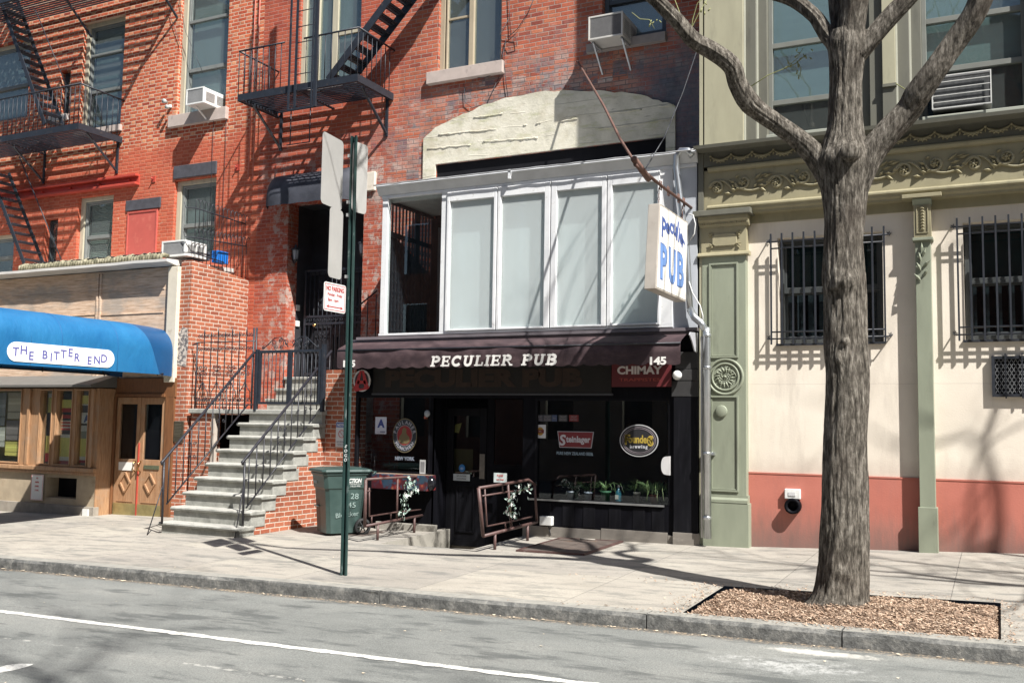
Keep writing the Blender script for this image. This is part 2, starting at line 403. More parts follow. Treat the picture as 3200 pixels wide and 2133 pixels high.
# spilled whitish wash near the kerb, chalk arrow remains
def blob(cx, cy, ax, ay, nsc, namp, lo, hi):
    dx = s.ma('DIVIDE', s.ma('SUBTRACT', X, cx), ax); dy = s.ma('DIVIDE', s.ma('SUBTRACT', Y, cy), ay)
    d = s.ma('ADD', s.ma('SQRT', s.ma('ADD', s.ma('MULTIPLY', dx, dx), s.ma('MULTIPLY', dy, dy))), s.ma('MULTIPLY', s.ma('SUBTRACT', s.noise(nsc, 6, .7), .5), namp))
    return s.sm(d, hi, lo)
c = s.mix(s.ma('MULTIPLY', s.ma('MULTIPLY', blob(-1.45, -5.45, .85, .32, 5, 3.0, .1, .9), s.sm(s.noise(14, 6, .8), .40, .6)), .6), c, (.50, .50, .48))
c = s.mix(s.ma('MULTIPLY', blob(-1.3, -4.98, .55, .11, 9, 1.8, .4, 1.0), .8), c, (.52, .50, .45))
ln = s.ma('ABSOLUTE', s.ma('SUBTRACT', Y, s.ma('ADD', -7.35, s.ma('MULTIPLY', s.noise(2, 2), .05))))
c = s.mix(s.ma('MULTIPLY', s.ma('MULTIPLY', s.sm(ln, .03, .01), s.sm(s.noise(5, 5, .7), .53, .6)), .6), c, (.45, .44, .4))
ed = s.sm(s.ma('ADD', Y, s.ma('MULTIPLY', s.noise(7, 4), .12)), -4.80, -4.68)
c = s.mix(s.ma('MULTIPLY', ed, .75), c, s.mix(s.sm(s.noise(30, 4), .5, .6), (.07, .06, .05), (.30, .22, .14)))
s.setv('Base Color', c); s.setv('Roughness', .9); s.setv('Specular IOR Level', .25); s.bump(s.ma('ADD', s.noise(120, 4, .7), vor.outputs[0]), .45, .006)
ASPH = s.m
sheet([-120, -60, -30, -20, -14, -10, -6, -2, 2, 8, 20, 60], [-70, -30, -12, -9, -7, -6, -5, -4.68], rz).build('road', ASPH, kind='structure')
s = Mt('lane_paint'); c = s.ramp(s.noise(38, 6, .8), [(.40, (.24, .24, .22)), (.47, (.56, .55, .51)), (.65, (.70, .69, .64))])
s.setv('Base Color', c); s.setv('Roughness', .7); LANE = s.m
mb = MB(); N = 420; vs = []
for i in range(N+1):
    x = -22+30*i/N; jt = noise.noise(Vector((x*6, 0, 0)))*.022+noise.noise(Vector((x*27, 5, 0)))*.022; jb = noise.noise(Vector((x*7, 9, 0)))*.022+noise.noise(Vector((x*29, 3, 0)))*.022
    for y in (-6.53+jt, -6.62+jb): vs.append((x, y, rz(x, y)+.004))
mb.add(vs, [(2*i+1, 2*i+3, 2*i+2, 2*i) for i in range(N)]); mb.build('lane_line', LANE, kind='structure')
mb = MB(); a = atX(0, 0, 0)
pts = []
for px, py in [(-30, 2100), (20, 2085), (60, 2081), (105, 2083), (90, 2090), (55, 2099), (20, 2106), (-30, 2112)]:
    v = ray(px, py); t = (-.33-CAM.z)/v.z; q = CAM+v*t; pts.append((q.x, q.y, rz(q.x, q.y)+.004))
mb.quad(*pts); mb.build('road_arrow', LANE, kind='structure')

s = Mt('concrete_walk'); X, Y, Z = s.xyz()
c = s.ramp(s.noise(1.1, 6, .62, stretch=(.7, 1.2, 1)), [(.25, (.255, .235, .20)), (.5, (.315, .29, .25)), (.75, (.36, .335, .285))])
c = s.mix(.4, c, s.ramp(s.noise(70, 4, .7), [(.3, (.25, .25, .25)), (.7, (.75, .75, .75))]), 'OVERLAY')
spot = s.N('TexVoronoi', s.pos, None, 7.0); sp = s.ma('MULTIPLY', s.sm(spot.outputs[0], .085, .05), s.sm(s.noise(1.4, 2), .45, .6))
c = s.mix(s.ma('MULTIPLY', sp, .75), c, (.06, .055, .05))      # trodden gum spots
c = s.mix(s.ma('MULTIPLY', s.sm(s.noise(3.5, 6, .7, stretch=(.5, 1.5, 1)), .46, .66), .75), c, (.155, .152, .138))
def joint(f, per, off, wd):
    q = s.ma('FRACT', s.ma('DIVIDE', s.ma('ADD', f, off), per)); q = s.ma('MULTIPLY', s.ma('MINIMUM', q, s.ma('SUBTRACT', 1.0, q)), per)
    return s.sm(s.ma('ADD', q, s.ma('MULTIPLY', s.noise(12, 4), .012)), wd+.008, wd)
j = s.ma('MAXIMUM', joint(X, 1.64, .45, .006), joint(Y, 1.55, 1.35, .003))
c = s.mix(s.ma('MULTIPLY', j, .75), c, (.10, .095, .085))
slab = s.N('TexWhiteNoise', s.N('CombineXYZ', s.ma('FLOOR', s.ma('DIVIDE', s.ma('ADD', X, .45), 1.64)), s.ma('FLOOR', s.ma('DIVIDE', s.ma('ADD', Y, 1.35), 1.55)), 0.0).outputs[0]).outputs[0]
c = s.mix(s.ma('MULTIPLY', s.sm(s.noise(9, 7, .8, stretch=(1, 2.5, 1)), .58, .68), .35), c, (.14, .135, .12)); c = s.mix(.30, c, s.ramp(slab, [(0, (.35, .35, .37)), (1, (.62, .61, .58))]), 'OVERLAY')
s.setv('Base Color', c); s.setv('Roughness', .88); s.setv('Specular IOR Level', .3)
s.bump(s.ma('SUBTRACT', s.ma('MULTIPLY', s.noise(90, 4, .7), .5), j), .4, .006)
WALK = s.m
xs = sorted(set([-60, -30, PIT[0], PIT[1], BED[0], BED[1], 6, 30] + [round(-20+i*.5, 2) for i in range(60)]))
ys = sorted([-4.52, BED[2], BED[3], -2.2, PIT[2], -.8, .35])
ys = [y for y in ys]
mb = sheet(xs, ys, gz, [PIT, BED])
mb.build('sidewalk', WALK, kind='structure')
# ground under the buildings, well below
MB().quad((-60, .35, -1.4), (30, .35, -1.4), (30, 30, -1.4), (-60, 30, -1.4)).build('ground', VOID, kind='structure')
s = Mt('kerb_stone'); X, Y, Z = s.xyz()
c = s.ramp(s.noise(9, 8, .8), [(.32, (.045, .045, .044)), (.5, (.12, .12, .113)), (.68, (.27, .26, .235))])
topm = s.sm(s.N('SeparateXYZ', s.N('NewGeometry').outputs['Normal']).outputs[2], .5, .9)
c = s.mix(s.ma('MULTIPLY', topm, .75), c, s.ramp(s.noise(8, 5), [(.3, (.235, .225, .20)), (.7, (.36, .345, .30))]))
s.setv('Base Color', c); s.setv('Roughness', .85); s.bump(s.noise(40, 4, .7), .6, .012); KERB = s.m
mb = MB(); J = [-60, -30, -20, -17.4, -14.2, -11.2, -8.6, -5.65, -2.83, -1.18, 1.6, 4.5, 12, 30]
for a, b in zip(J, J[1:]):
    n = max(2, int((b-a)/.12)) if a > -21 and b < 6 else 4; vs = []
    for i in range(n+1):
        x = a+.006+(b-a-.012)*i/n
        w1 = noise.noise(Vector((x*1.7, 1, a)))*.018; w2 = noise.noise(Vector((x*3.1, 7, a)))*.014; e = .022 if 0 < i < n else .035
        g = gz(x, -4.6); r0 = rz(x, -4.7)-.1
        for y, z in ((-4.50, g-.1), (-4.50, g+.003), (-4.672+w2-e*.6, g+.002+w1*.3), (-4.692+w2, g-.010), (-4.70+w1, g-e-.012), (-4.705+w1, r0)): vs.append((x, y, z))
    k = 6; mb.add(vs, [(i*k+q, (i+1)*k+q, (i+1)*k+q+1, i*k+q+1) for i in range(n) for q in range(k-1)]+[tuple(range(k)), tuple(range(n*k+k-1, n*k-1, -1))], False)
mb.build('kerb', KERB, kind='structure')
# pub entrance pit: concrete cheeks and floor
CONC = plain('old_concrete', (.30, .28, .24), .9, .2, 5, 0, .5, 50, dirt=(.13, .12, .10), dsc=5, dlo=.48, dhi=.7)
mb = MB(); z0 = -.62
for pts in ([(PIT[0], PIT[2]), (PIT[0], PIT[3])], [(PIT[1], PIT[3]), (PIT[1], PIT[2])], [(PIT[1], PIT[2]), (PIT[0], PIT[2])]):
    (a, b), (c_, d) = pts; mb.quad((a, b, gz(a, b)), (c_, d, gz(c_, d)), (c_, d, z0), (a, b, z0))
mb.quad((PIT[0], PIT[2], z0), (PIT[1], PIT[2], z0), (PIT[1], PIT[3], z0), (PIT[0], PIT[3], z0))
mb.box(PIT[0]+.01, PIT[1]-.01, PIT[2]+.01, PIT[2]+.35, z0, z0+.24)
mb.build('entry_steps', CONC, kind='structure')
# mulch bed
s = Mt('mulch_soil'); c = s.ramp(s.noise(18, 6, .75), [(.3, (.12, .08, .058)), (.5, (.26, .18, .125)), (.7, (.42, .30, .21))])
s.setv('Base Color', c); s.setv('Roughness', .95); s.bump(s.noise(45, 5, .8), 1, .03); SOIL = s.m
def bz(x, y):
    d = min(x-BED[0], BED[1]-x, y-BED[2]-.02, BED[3]-y); e = max(0, min(1, d/.15))
    return gz(x, y)-.05+.05*e+.035*noise.noise(Vector((x*4, y*4, 0)))*e+.05*math.exp(-((x+1.35)**2+(y+3.62)**2)/.12)
nx, ny = 80, 50
xs2 = [BED[0]+(BED[1]-BED[0])*i/nx for i in range(nx+1)]; ys2 = [BED[2]-.005+(BED[3]-BED[2])*i/ny for i in range(ny+1)]
mb = MB(); mb.add([(x, y, bz(x, y)) for y in ys2 for x in xs2], [(j*(nx+1)+i, j*(nx+1)+i+1, (j+1)*(nx+1)+i+1, (j+1)*(nx+1)+i) for j in range(ny) for i in range(nx)], True)
mb.build('mulch_bed', SOIL, kind='structure')
s = Mt('wood_chips'); oi = s.noise(37, 2)
s.setv('Base Color', s.ramp(oi, [(.3, (.13, .085, .060)), (.45, (.31, .205, .14)), (.55, (.44, .31, .215)), (.68, (.62, .51, .39))])); s.setv('Roughness', .9)
mb = MB()
for i in range(14000):
    x = random.uniform(BED[0]+.01, BED[1]-.01); y = random.uniform(BED[2]+.0, BED[3]-.01)
    if random.random() < .05: x, y = random.gauss((BED[0]+BED[1])/2, 1.15), random.choice((random.gauss(BED[3]+.02, .09), random.gauss(BED[2]-.05, .05)))
    elif random.random() < .02: x = BED[0]-abs(random.gauss(0, .12)) if random.random() < .6 else BED[1]+abs(random.gauss(0, .08))
    if y < -4.69: y = -4.62
    z = (bz(x, y) if BED[0] < x < BED[1] and BED[2] < y < BED[3] else gz(x, y))+.006+random.random()*.008
    L = random.uniform(.006, .022); W = random.uniform(.003, .007); a = random.random()*pi; t = random.uniform(-.5, .5)
    dx, dy = math.cos(a), math.sin(a)
    mb.quad((x-dx*L-dy*W, y-dy*L+dx*W, z-t*L), (x-dx*L+dy*W, y-dy*L-dx*W, z-t*L+.003), (x+dx*L+dy*W*.6, y+dy*L-dx*W*.6, z+t*L+.003), (x+dx*L-dy*W*.6, y+dy*L+dx*W*.6, z+t*L))
mb.build('wood_chip_mulch', s.m, label='loose reddish brown wood chips heaped round the tree foot', cat='mulch', kind='stuff')
# litter along the gutter
mb = MB()
for i in range(170):
    x = random.uniform(-14, 1); y = -4.74-abs(random.gauss(0, .035)); z = rz(x, y)+.006; r = random.uniform(.006, .018) if random.random() < .93 else .035
    a = random.random()*pi; p = [(x+r*math.cos(a+q)*random.uniform(.6, 1.6), y+r*math.sin(a+q)*.7, z+random.random()*.008) for q in (0, 1.5, 3.1, 4.6)]; mb.quad(*p)
for i in range(90):
    x = random.uniform(-14, 1); y = random.choice((random.uniform(-4.5, -.6), random.uniform(-8.5, -4.9))); z = (gz(x, y) if y > -4.6 else rz(x, y))+.006; r = random.uniform(.006, .016)
    if PIT[0] < x < PIT[1] and y > PIT[2]: continue
    a = random.random()*pi; mb.quad(*[(x+r*math.cos(a+q)*random.uniform(.6, 1.8), y+r*math.sin(a+q)*.8, z+random.random()*.006) for q in (0, 1.5, 3.1, 4.6)])
LIT = plain('litter', (.55, .46, .34), .9, .5, 60)
mb.build('gutter_litter', LIT, label='scraps of leaf and paper litter strewn along the gutter and sidewalk', cat='litter', kind='stuff')

# ================================================================== LEFT TENEMENT
XS = -12.9
lt = thing('brick_tenement', 'orange red Flemish bond brick tenement above the blue canopy', 'building', (-17, YB, -.2))
def add_win(rect): return rect
LW0 = (R4(-90, 90, 143, 380, YB)); LW1 = R4(255, 384, 62, 400, YB); LWs = R4(186, 218, 222, 362, YB)
LW2 = R4(560, 712, -80, 372, YB); LW3 = R4(240, 350, 612, 830, YB); LWd = R4(138, 178, 684, 830, YB)
LW4 = R4(541, 672, 558, 790, YB); LW5 = R4(-90, 42, 735, 850, YB); RPN = R4(402, 488, 664, 805, YB)
def fix(r, z0=None, z1=None): r = list(r); r[2] = z0 if z0 is not None else r[2]; r[3] = z1 if z1 is not None else r[3]; return tuple(r)
LW3 = fix(LW3, z0=4.75); LW4 = fix(LW4, z0=4.75); LWd = fix(LWd, z0=4.75); LW5 = fix(LW5, z0=4.75)
hsL = [LW0, LW1, LWs, LW2, LW3, LWd, LW4, LW5]
wall(MB(), -24, XS, -.6, 14, YB, hsL, .22).build('wall', B_LEFT, lt)
MB().box(-24, XS, YB+.9, YB+1.2, -.6, 14).build('rear_wall', VOID, lt)
def jamb_cover(parent, r, wl, mt=TAN, y0=.02, y1=.2):
    # painted wooden brick-mould on the two reveals, seen as a broad strip at the left
    mb = MB(); mb.box(r[0]+.002, r[0]+wl, YB+y0+.06, YB+y1, r[2]+.002, r[3]-.002); mb.box(r[1]-wl*.4, r[1]-.002, YB+y0+.06, YB+y1, r[2]+.002, r[3]-.002)
    mb.box(r[0]+wl, r[1]-wl*.4, YB+y0+.06, YB+y1, r[3]-.09, r[3]-.003)
    return mb.build('window_casing', mt, parent, bevel=.006)
for r, nm, bl, blm, tr in ((LW0, 'a', (0, 1), BL_GREY, None), (LW1, 'b', (0, 1), BL_GREY, 1), (LW2, 'c', (0, 1), BL_GREY, 1), (LW3, 'd', (0, 1), BL_SLAT, None), (LW4, 'e', (0, 1), BL_GREY, None), (LW5, 'f', (0, 1), BL_DARK, None)):
    wl = .12 if nm in 'bcde' else .05
    jamb_cover(lt, r, wl)
    h = r[3]-r[2]; t = r[3]-h*.30 if tr else None
    mid = r[2]+h*(.36 if nm in 'bc' else .44)
    sash(lt, r[0]+wl, r[1]-wl*.4-.002, r[2]+.01, r[3]-.085, YB+.11, GREYF, .05, blm, bl, mid, transom=t)
o = sash(lt, LWs[0]+.01, LWs[1]-.01, LWs[2]+.01, LWs[3]-.01, YB+.12, DKF, .04, BL_DARK)
o = sash(lt, LWd[0]+.01, LWd[1]-.01, LWd[2]+.01, LWd[3]-.01, YB+.12, DKF, .04, BL_DARK)
WHT = plain('white_sill', (.60, .58, .54), .7, .1, 5)
r = R4(160, 216, 362, 380, YB); sill(lt, r[0], r[1], r[2], r[3], YB-.08, YB+.1, WHT)
r = R4(535, 714, 348, 385, YB); sill(lt, r[0], r[1], r[2]-.02, r[3]-.02, YB-.09, YB+.1)
sill(lt, LW1[0]-.08, LW1[1]+.06, LW1[2]-.14, LW1[2]-.003, YB-.07, YB+.1)
r = R4(545, 678, 512, 552, YB); MB().box(r[0], r[1], YB-.03, YB+.05, r[2], r[3]).build('lintel', LINT, lt, bevel=.01)
r = R4(396, 503, 622, 655, YB); MB().box(r[0], r[1], YB-.03, YB+.05, r[2], r[3]).build('lintel', LINT, lt, bevel=.01)
mb = MB(); mb.box(RPN[0], RPN[1], YB-.02, YB+.02, 4.6, RPN[3]); mb.build('painted_panel', REDP, lt, label='pinkish red painted sheet panel filling a closed window')
mb = MB(); frame(mb, RPN[0]-.03, RPN[1]+.03, 4.58, RPN[3]+.03, YB-.035, YB+.03, .03); mb.build('panel_trim', REDP, lt)
# steel beam with flanges
a = atY(438, 545, YB); b = atY(438, 578, YB)
mb = MB(); xe = a.x
for z0, z1, y in ((a.z-.05, a.z, YB-.13), (b.z, b.z+.05, YB-.13), (b.z+.05, a.z-.05, YB-.03)): mb.box(-24, xe, y, YB+.02, z0, z1)
for i in range(5): mb.tube([(xe-.25-i*.9, YB-.03, (a.z+b.z)/2), (xe-.25-i*.9, YB-.09, (a.z+b.z)/2)], .02, 8)
mb.build('steel_beam', REDB, lt, bevel=.006)
for px, py in ((481, 560), (743, 524), (30, 640)):
    p = atY(px, py, YB); mb = MB(); mb.box(p.x-.05, p.x+.05, YB-.02, YB+.01, p.z-.06, p.z+.06); mb.tube([(p.x, YB-.02, p.z), (p.x, YB-.08, p.z+.01)], .015, 6)
    mb.build('anchor_plate', REDB, lt)

# ================================================================== MIDDLE TOWNHOUSE
mt_ = thing('brick_townhouse', 'old red brick townhouse with plastered arch and stoop doorway', 'building', (-8.3, YB, -.2))
XR = -3.67
MW1 = fix(R4(938, 1128, -90, 262, YB)); MW2 = R4(1372, 1568, -110, 227, YB); MW3 = R4(1882, 2082, -140, 118, YB)
DOOR = (-12.12, -10.37, 1.9, 5.72)
VD = R4(1364, 2082, 445, 540, YB); VDZ = atY(1362, 515, YB).z
GH = (-8.95, XR-.02, -.6, VDZ)
hsM = [MW1, MW2, MW3, (DOOR[0], DOOR[1], 1.9, DOOR[3]), (VD[0], VD[1], 2.9, VDZ)]
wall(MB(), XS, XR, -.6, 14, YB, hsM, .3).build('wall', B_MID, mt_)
MB().box(XS, XR, YB+1.9, YB+2.2, -.6, 14).build('rear_wall', VOID, mt_)
mb = MB(); mb.box(VD[0]-.2, VD[1]+.1, YB+.3, YB+1.6, 5.2, 5.25); mb.box(VD[0]+.003, VD[1]-.003, YB+.03, YB+.05, 5.0, VDZ-.003); mb.build('recess_shade_sheet', VOID, mt_)  # black sheet just behind the wall face stands in for the recess's shade
# plaster arch
PLS = Mt('lime_plaster'); s = PLS; X, Y, Z = s.xyz()
c = s.ramp(s.noise(2, 6, .65), [(.25, (.36, .34, .27)), (.5, (.56, .53, .43)), (.75, (.68, .64, .54))])
c = s.mix(s.ma('MULTIPLY', s.sm(s.noise(4, 6, .7, stretch=(.6, 1, 2)), .52, .66), .6), c, (.38, .38, .22))
c = s.mix(s.ma('MULTIPLY', s.sm(s.noise(9, 6, .75, stretch=(.35, 1, 2.6)), .60, .68), .7), c, (.20, .18, .15)); c = s.mix(s.ma('MULTIPLY', s.sm(s.noise(1.3, 7, .7), .5, .66), .5), c, (.40, .35, .24))
rg = s.N('TexWave', s.pos, None, wave_type='BANDS', bands_direction='Z'); rg.inputs['Scale'].default_value = 1.35; rg.inputs['Distortion'].default_value = 2.5; rg.inputs['Detail Scale'].default_value = .6
edge = s.ma('MULTIPLY', s.sm(rg.outputs['Fac'], .985, 1.0), s.sm(s.noise(1.6, 2), .45, .55))
c = s.mix(s.ma('MULTIPLY', edge, .4), c, (.36, .33, .26))
s.setv('Base Color', c); s.setv('Roughness', .9); s.bump(s.ma('ADD', s.noise(25, 5, .7), s.ma('MULTIPLY', edge, 2)), .5, .015)
out = [(1326, 572), (1326, 436), (1338, 424), (1372, 396), (1430, 368), (1500, 335), (1580, 308), (1680, 290), (1790, 285), (1900, 287), (1990, 296), (2060, 315), (2112, 333), (2112, 512)]
top = []
for (ax, ay), (bx, by) in zip(out[1:-1], out[2:]):
    for q in range(4):
        t = q/4; p = atY(ax+(bx-ax)*t, ay+(by-ay)*t, YB); jz = 0 if q == 0 else random.uniform(-.02, .02); top.append((p.x, p.z+jz))
p = atY(2112, 333, YB); top.append((p.x, p.z))
xl = atY(1326, 500, YB).x; xr = p.x; x0h, x1h = VD[0], VD[1]
poly = top+[(xr, 5.2), (x1h+.003, 5.2), (x1h+.003, VDZ+.003), (x0h-.003, VDZ+.003), (x0h-.003, 5.2), (xl, 5.2)]
MB().prism(poly[::-1], YB-.035, YB+.0).build('plaster_arch', PLS.m, mt_)
# ridges of cement left by an old sign
mb = MB()
for (ax, ay, bx, by) in ((1335, 466, 1470, 452), (1510, 443, 1680, 430), (1370, 421, 1550, 403), (1750, 380, 1805, 370), (1890, 356, 2005, 342), (1870, 405, 2112, 370), (2060, 333, 2105, 328), (1480, 368, 1570, 355), (1635, 391, 1645, 389), (1675, 386, 1690, 384)):
    P_ = []
    n = max(3, int((bx-ax)/10))
    for i in range(n+1):
        t = i/n; p = atY(ax+(bx-ax)*t, ay+(by-ay)*t, YB-.04); P_.append((p.x, YB-.035, p.z+random.uniform(-.008, .008)))
    mb.tube(P_, [random.uniform(.008, .02) for _ in P_], 5)
mb.build('cement_ridges', PLS.m, mt_)
# windows
for r, sx in ((MW2, 'm'),):
    mb = MB(); frame(mb, r[0], r[1], r[2], r[3], YB+.06, YB+.16, (.09, .05, .06, .06)); xm = (r[0]+r[1])/2+.02
    mb.box(xm-.06, xm+.03, YB+.05, YB+.155, r[2]+.06, r[3]-.06); mb.box(r[0]+.12, r[0]+.15, YB+.065, YB+.15, r[2]+.06, r[3]-.06)
    mb.box(r[0]+.15, xm-.06, YB+.09, YB+.13, r[2]+1.06, r[2]+1.1)
    o = mb.build('window', BEIGE, mt_, bevel=.004)
    g = MB(); g.box(r[0]+.15, xm-.06, YB+.11, YB+.114, r[2]+.06, r[3]-.06); g.box(xm+.03, r[1]-.05, YB+.11, YB+.114, r[2]+.06, r[3]-.06); g.build('pane', G_WIN, o)
    MB().box(r[0]+.1, r[1]-.05, YB+.2, YB+.21, r[2], r[3]).build('blind', BL_DARK, o)
r = R4(1341, 1577, 212, 250, YB); sill(mt_, r[0], r[1], r[2], r[3], YB-.1, YB+.08)
r = MW3; sash(mt_, r[0]+.01, r[1]-.01, r[2]+.01, r[3]-.01, YB+.1, DKF, .07, BL_GREY)
r = R4(1838, 2084, 122, 150, YB); sill(mt_, r[0], r[1], r[2]-.01, r[3]-.01, YB-.09, YB+.08, plain('sill_grey', (.27, .24, .22), .85, .15, 5))
# window behind the right fire escape: white side light + dark door-like casement
r = MW1; mb = MB(); xa = atY(985, 100, YB).x; xb = atY(1035, 100, YB).x
frame(mb, r[0], r[1], r[2]+.005, r[3], YB+.06, YB+.15, (.10, .04, .06, .06)); mb.box(xa-.03, xa+.05, YB+.05, YB+.145, r[2]+.065, r[3]-.06); mb.box(xb-.03, xb+.1, YB+.07, YB+.14, r[2]+.065, r[3]-.06)
mb.box(xb+.1, r[1]-.04, YB+.075, YB+.13, r[2]+.95, r[2]+1.03)
o = mb.build('window', TAN, mt_, bevel=.004)
g = MB(); g.box(r[0]+.1, r[1]-.04, YB+.105, YB+.109, r[2]+.06, r[3]-.06); g.build('pane', G_WIN, o)
MB().box(r[0]+.05, xa, YB+.2, YB+.21, r[2], r[3]).build('curtain', BL_PALE, o)
MB().box(xa, r[1], YB+.2, YB+.215, r[2], r[3]).build('blind', BL_AQUA, o)
MB().box(r[0]-.05, r[1]+.05, YB-.05, YB+.08, r[2]-.1, r[2]-.003).build('sill', SILL, mt_, bevel=.006)
# doorway recess
DKW = plain('dark_doorway', (.03, .03, .035), .6, .3, 6)
x0, x1, z0, z1 = DOOR; yr = YB+.75
mb = MB(); mb.quad((x0, YB+.3, z0), (x0, YB+.3, z1), (x0, yr, z1), (x0, yr, z0)); mb.quad((x1, YB+.3, z1), (x1, YB+.3, z0), (x1, yr, z0), (x1, yr, z1)); mb.quad((x0, YB+.3, z1), (x1, YB+.3, z1), (x1, yr, z1), (x0, yr, z1))
mb.build('door_recess', DKW, mt_)
zt = 2.42
mb = MB(); mb.box(x0, x1, yr, yr+.06, zt, z1); dr = mb.build('front_door', plain('black_door', (.02, .02, .024), .4, .3, 7), mt_)
mb = MB()
for i in range(3):
    xa = x0+.12+i*(x1-x0-.16)/3; xb = xa+(x1-x0-.34)/3
    for za, zb in ((zt+.15, zt+.8), (zt+.95, zt+1.7)): frame(mb, xa, xb, za, zb, yr-.02, yr+.005, .03)
mb.box(x0, x1, yr-.04, yr+.01, zt+2.0, zt+2.1); mb.build('door_panel', DKW, dr)
# wrought iron gate door in front of it
mb = MB(); yg = YB+.42
frame(mb, x0+.12, x1-.02, zt+.02, zt+2.05, yg-.015, yg+.015, .04); mb.box(x0+.16, x1-.06, yg-.012, yg+.012, zt+.98, zt+1.02); mb.box(x0+.16, x1-.06, yg-.012, yg+.012, zt+1.12, zt+1.16)
n = 15
for i in range(1, n): x = x0+.14+(x1-x0-.2)*i/n; mb.tube([(x, yg, zt+.05), (x, yg, zt+2.02)], .008, 4)
for i in range(n-1):
    x = x0+.19+(x1-x0-.2)*i/n; mb.tube(spiral((x, yg-.01, zt+1.07), .035, 1, i, 1, .3, 8), .005, 4)
for k in (.35, .75, 1.4, 1.75):
    for q in (4, 10): 
        x = x0+.14+(x1-x0-.2)*q/n
        for a, b in ((-.05, .05), (.05, .05), (-.05, -.05), (.05, -.05)): mb.tube(spiral((x+a, yg-.01, zt+k+b), .04, 1.1, 0 if a > 0 else pi, 1 if a*b > 0 else -1, .25, 8), .006, 4)
gd = mb.build('iron_gate', IRON, mt_)
WMET = plain('white_metal', (.66, .66, .63), .4, .06, 6)
p = atY(925, 1010, yg-.1); mb = MB(); mb.box(p.x-.09, p.x+.03, yg-.12, yg-.02, p.z-.06, p.z+.05)
mb.build('letter_box', WMET, mt_, bevel=.01); MB().box(p.x-.01, p.x+.02, yg-.12, yg-.02, p.z+.25, p.z+.36).build('intercom', WMET, mt_, bevel=.006)
BRASS = plain('brass', (.6, .42, .18), .25, .1, 10, 1.0)
p = atY(985, 1016, yg-.03); MB().ball((p.x, yg-.05, p.z), .035).build('door_knob', BRASS, gd)
YEL = plain('yellow_plastic', (.65, .40, .03), .5, .1, 8)
# curved lintel drip piece + white lintel block at right of the door head
r = R4(1138, 1176, 540, 598, YB); MB().box(r[0], r[1]-.0, YB-.06, YB+.1, r[2], r[3]).build('lintel_block', plain('old_white', (.62, .56, .47), .8, .12, 6, dirt=(.42, .36, .28), dsc=6), mt_, bevel=.01)
# steps from landing up to the door sill (part of the stoop masonry, built there)
# ================================================================== CLUB FRONT (one-storey extension) and its canopy
XE = -13.05
s = Mt('weathered_wood'); X, Y, Z = s.xyz()
gr = s.noise(2.2, 8, .7, stretch=(1.2, 1.2, 14), dist=.6)
c = s.ramp(gr, [(.28, (.26, .165, .11)), (.45, (.52, .36, .245)), (.6, (.68, .51, .375)), (.75, (.76, .61, .47))])
c = s.mix(s.ma('MULTIPLY', s.sm(s.noise(.9, 5, .6, stretch=(1, 1, 2.4)), .45, .62), .75), c, s.mix(gr, (.19, .165, .14), (.44, .40, .35)))
s.setv('Base Color', c); s.setv('Roughness', .85); s.bump(gr, .5, .01); WOODW = s.m
def wood(name, a, b, dirt=None, rough=.55):
    s = Mt(name); gr = s.noise(5, 7, .65, stretch=(9, 9, .8), dist=.5)
    c = s.ramp(gr, [(.3, a), (.7, b)])
    if dirt: c = s.mix(s.ma('MULTIPLY', s.sm(s.noise(3, 5, .7), .5, .7), .7), c, dirt)
    s.setv('Base Color', c); s.setv('Roughness', rough); s.bump(gr, .25, .004); return s.m
OAK = wood('varnished_oak', (.22, .115, .055), (.44, .26, .14), (.30, .20, .13)); OAKD = wood('brown_stain', (.11, .045, .018), (.21, .09, .035)); DOORW = wood('door_oak', (.25, .125, .06), (.44, .26, .145), (.34, .24, .16))
PALE = plain('pale_board', (.60, .54, .43), .7, .12, 5, 0, .2, 30, dirt=(.42, .35, .26), dsc=5)
BASEC = plain('base_board', (.26, .23, .19), .85, .25, 5, 0, .3, 40, dirt=(.16, .12, .09), dsc=3)
ce = thing('club_storefront', 'one storey timber club front with weathered wood fascia and brick side wall', 'storefront', (-16, .6, -.2))
YD = -.02; YBAY = -.4
xcor = atY(303, 1400, YBAY).x
MB().box(-24, xcor-.12, .5, .6, -.4, 2.4).build('inner_wall', VOID, ce)
mb = MB(); mb.box(-24, -13.4, .0, .06, 2.28, 4.34); mb.build('fascia', WOODW, ce)
mb = MB(); xb_ = atY(310, 930, 0).x
for z in (3.96, 3.52, 3.05): mb.box(-24, xb_-.05, -.012, .0, z, z+.02); mb.box(xb_+.07, -13.7, -.012, .0, z-.02, z)
mb.box(xb_-.05, xb_-.01, -.03, .0, 2.3, 4.3); mb.box(xb_+.03, xb_+.07, -.03, .0, 2.3, 4.3); mb.build('fascia_batten', WOODW, ce)
p0 = atY(522, 1000, -.06).x; p1 = atY(552, 1000, -.06).x
mb = MB(); mb.box(p0, p1, -.08, .05, 2.22, 4.33); mb.box(p0-.04, p0-.002, -.05, .05, 2.3, 4.3); mb.build('corner_board', PALE, ce, bevel=.008)
zA, zB = atX(600.6, 812, XE).z, atX(778, 876, XE).z
mb = MB(); mb.prismx([(.0, -.5), (.0, zA), (YB, zB), (YB, -.5)], p1+.0, XE); mb.build('side_wall', B_SIDE, ce)
mb = MB(); mb.box(XE+.0, XE+.008, .35, 1.3, 2.55, 2.75)   # patches of pale render on the side wall
WP = plain('render_patch', (.50, .44, .38), .9, .25, 9, 0, .5, 30, dirt=(.12, .11, .11), dsc=14, dlo=.45, dhi=.55)
mb = MB(); p = atY(556, 1070, -.0); 
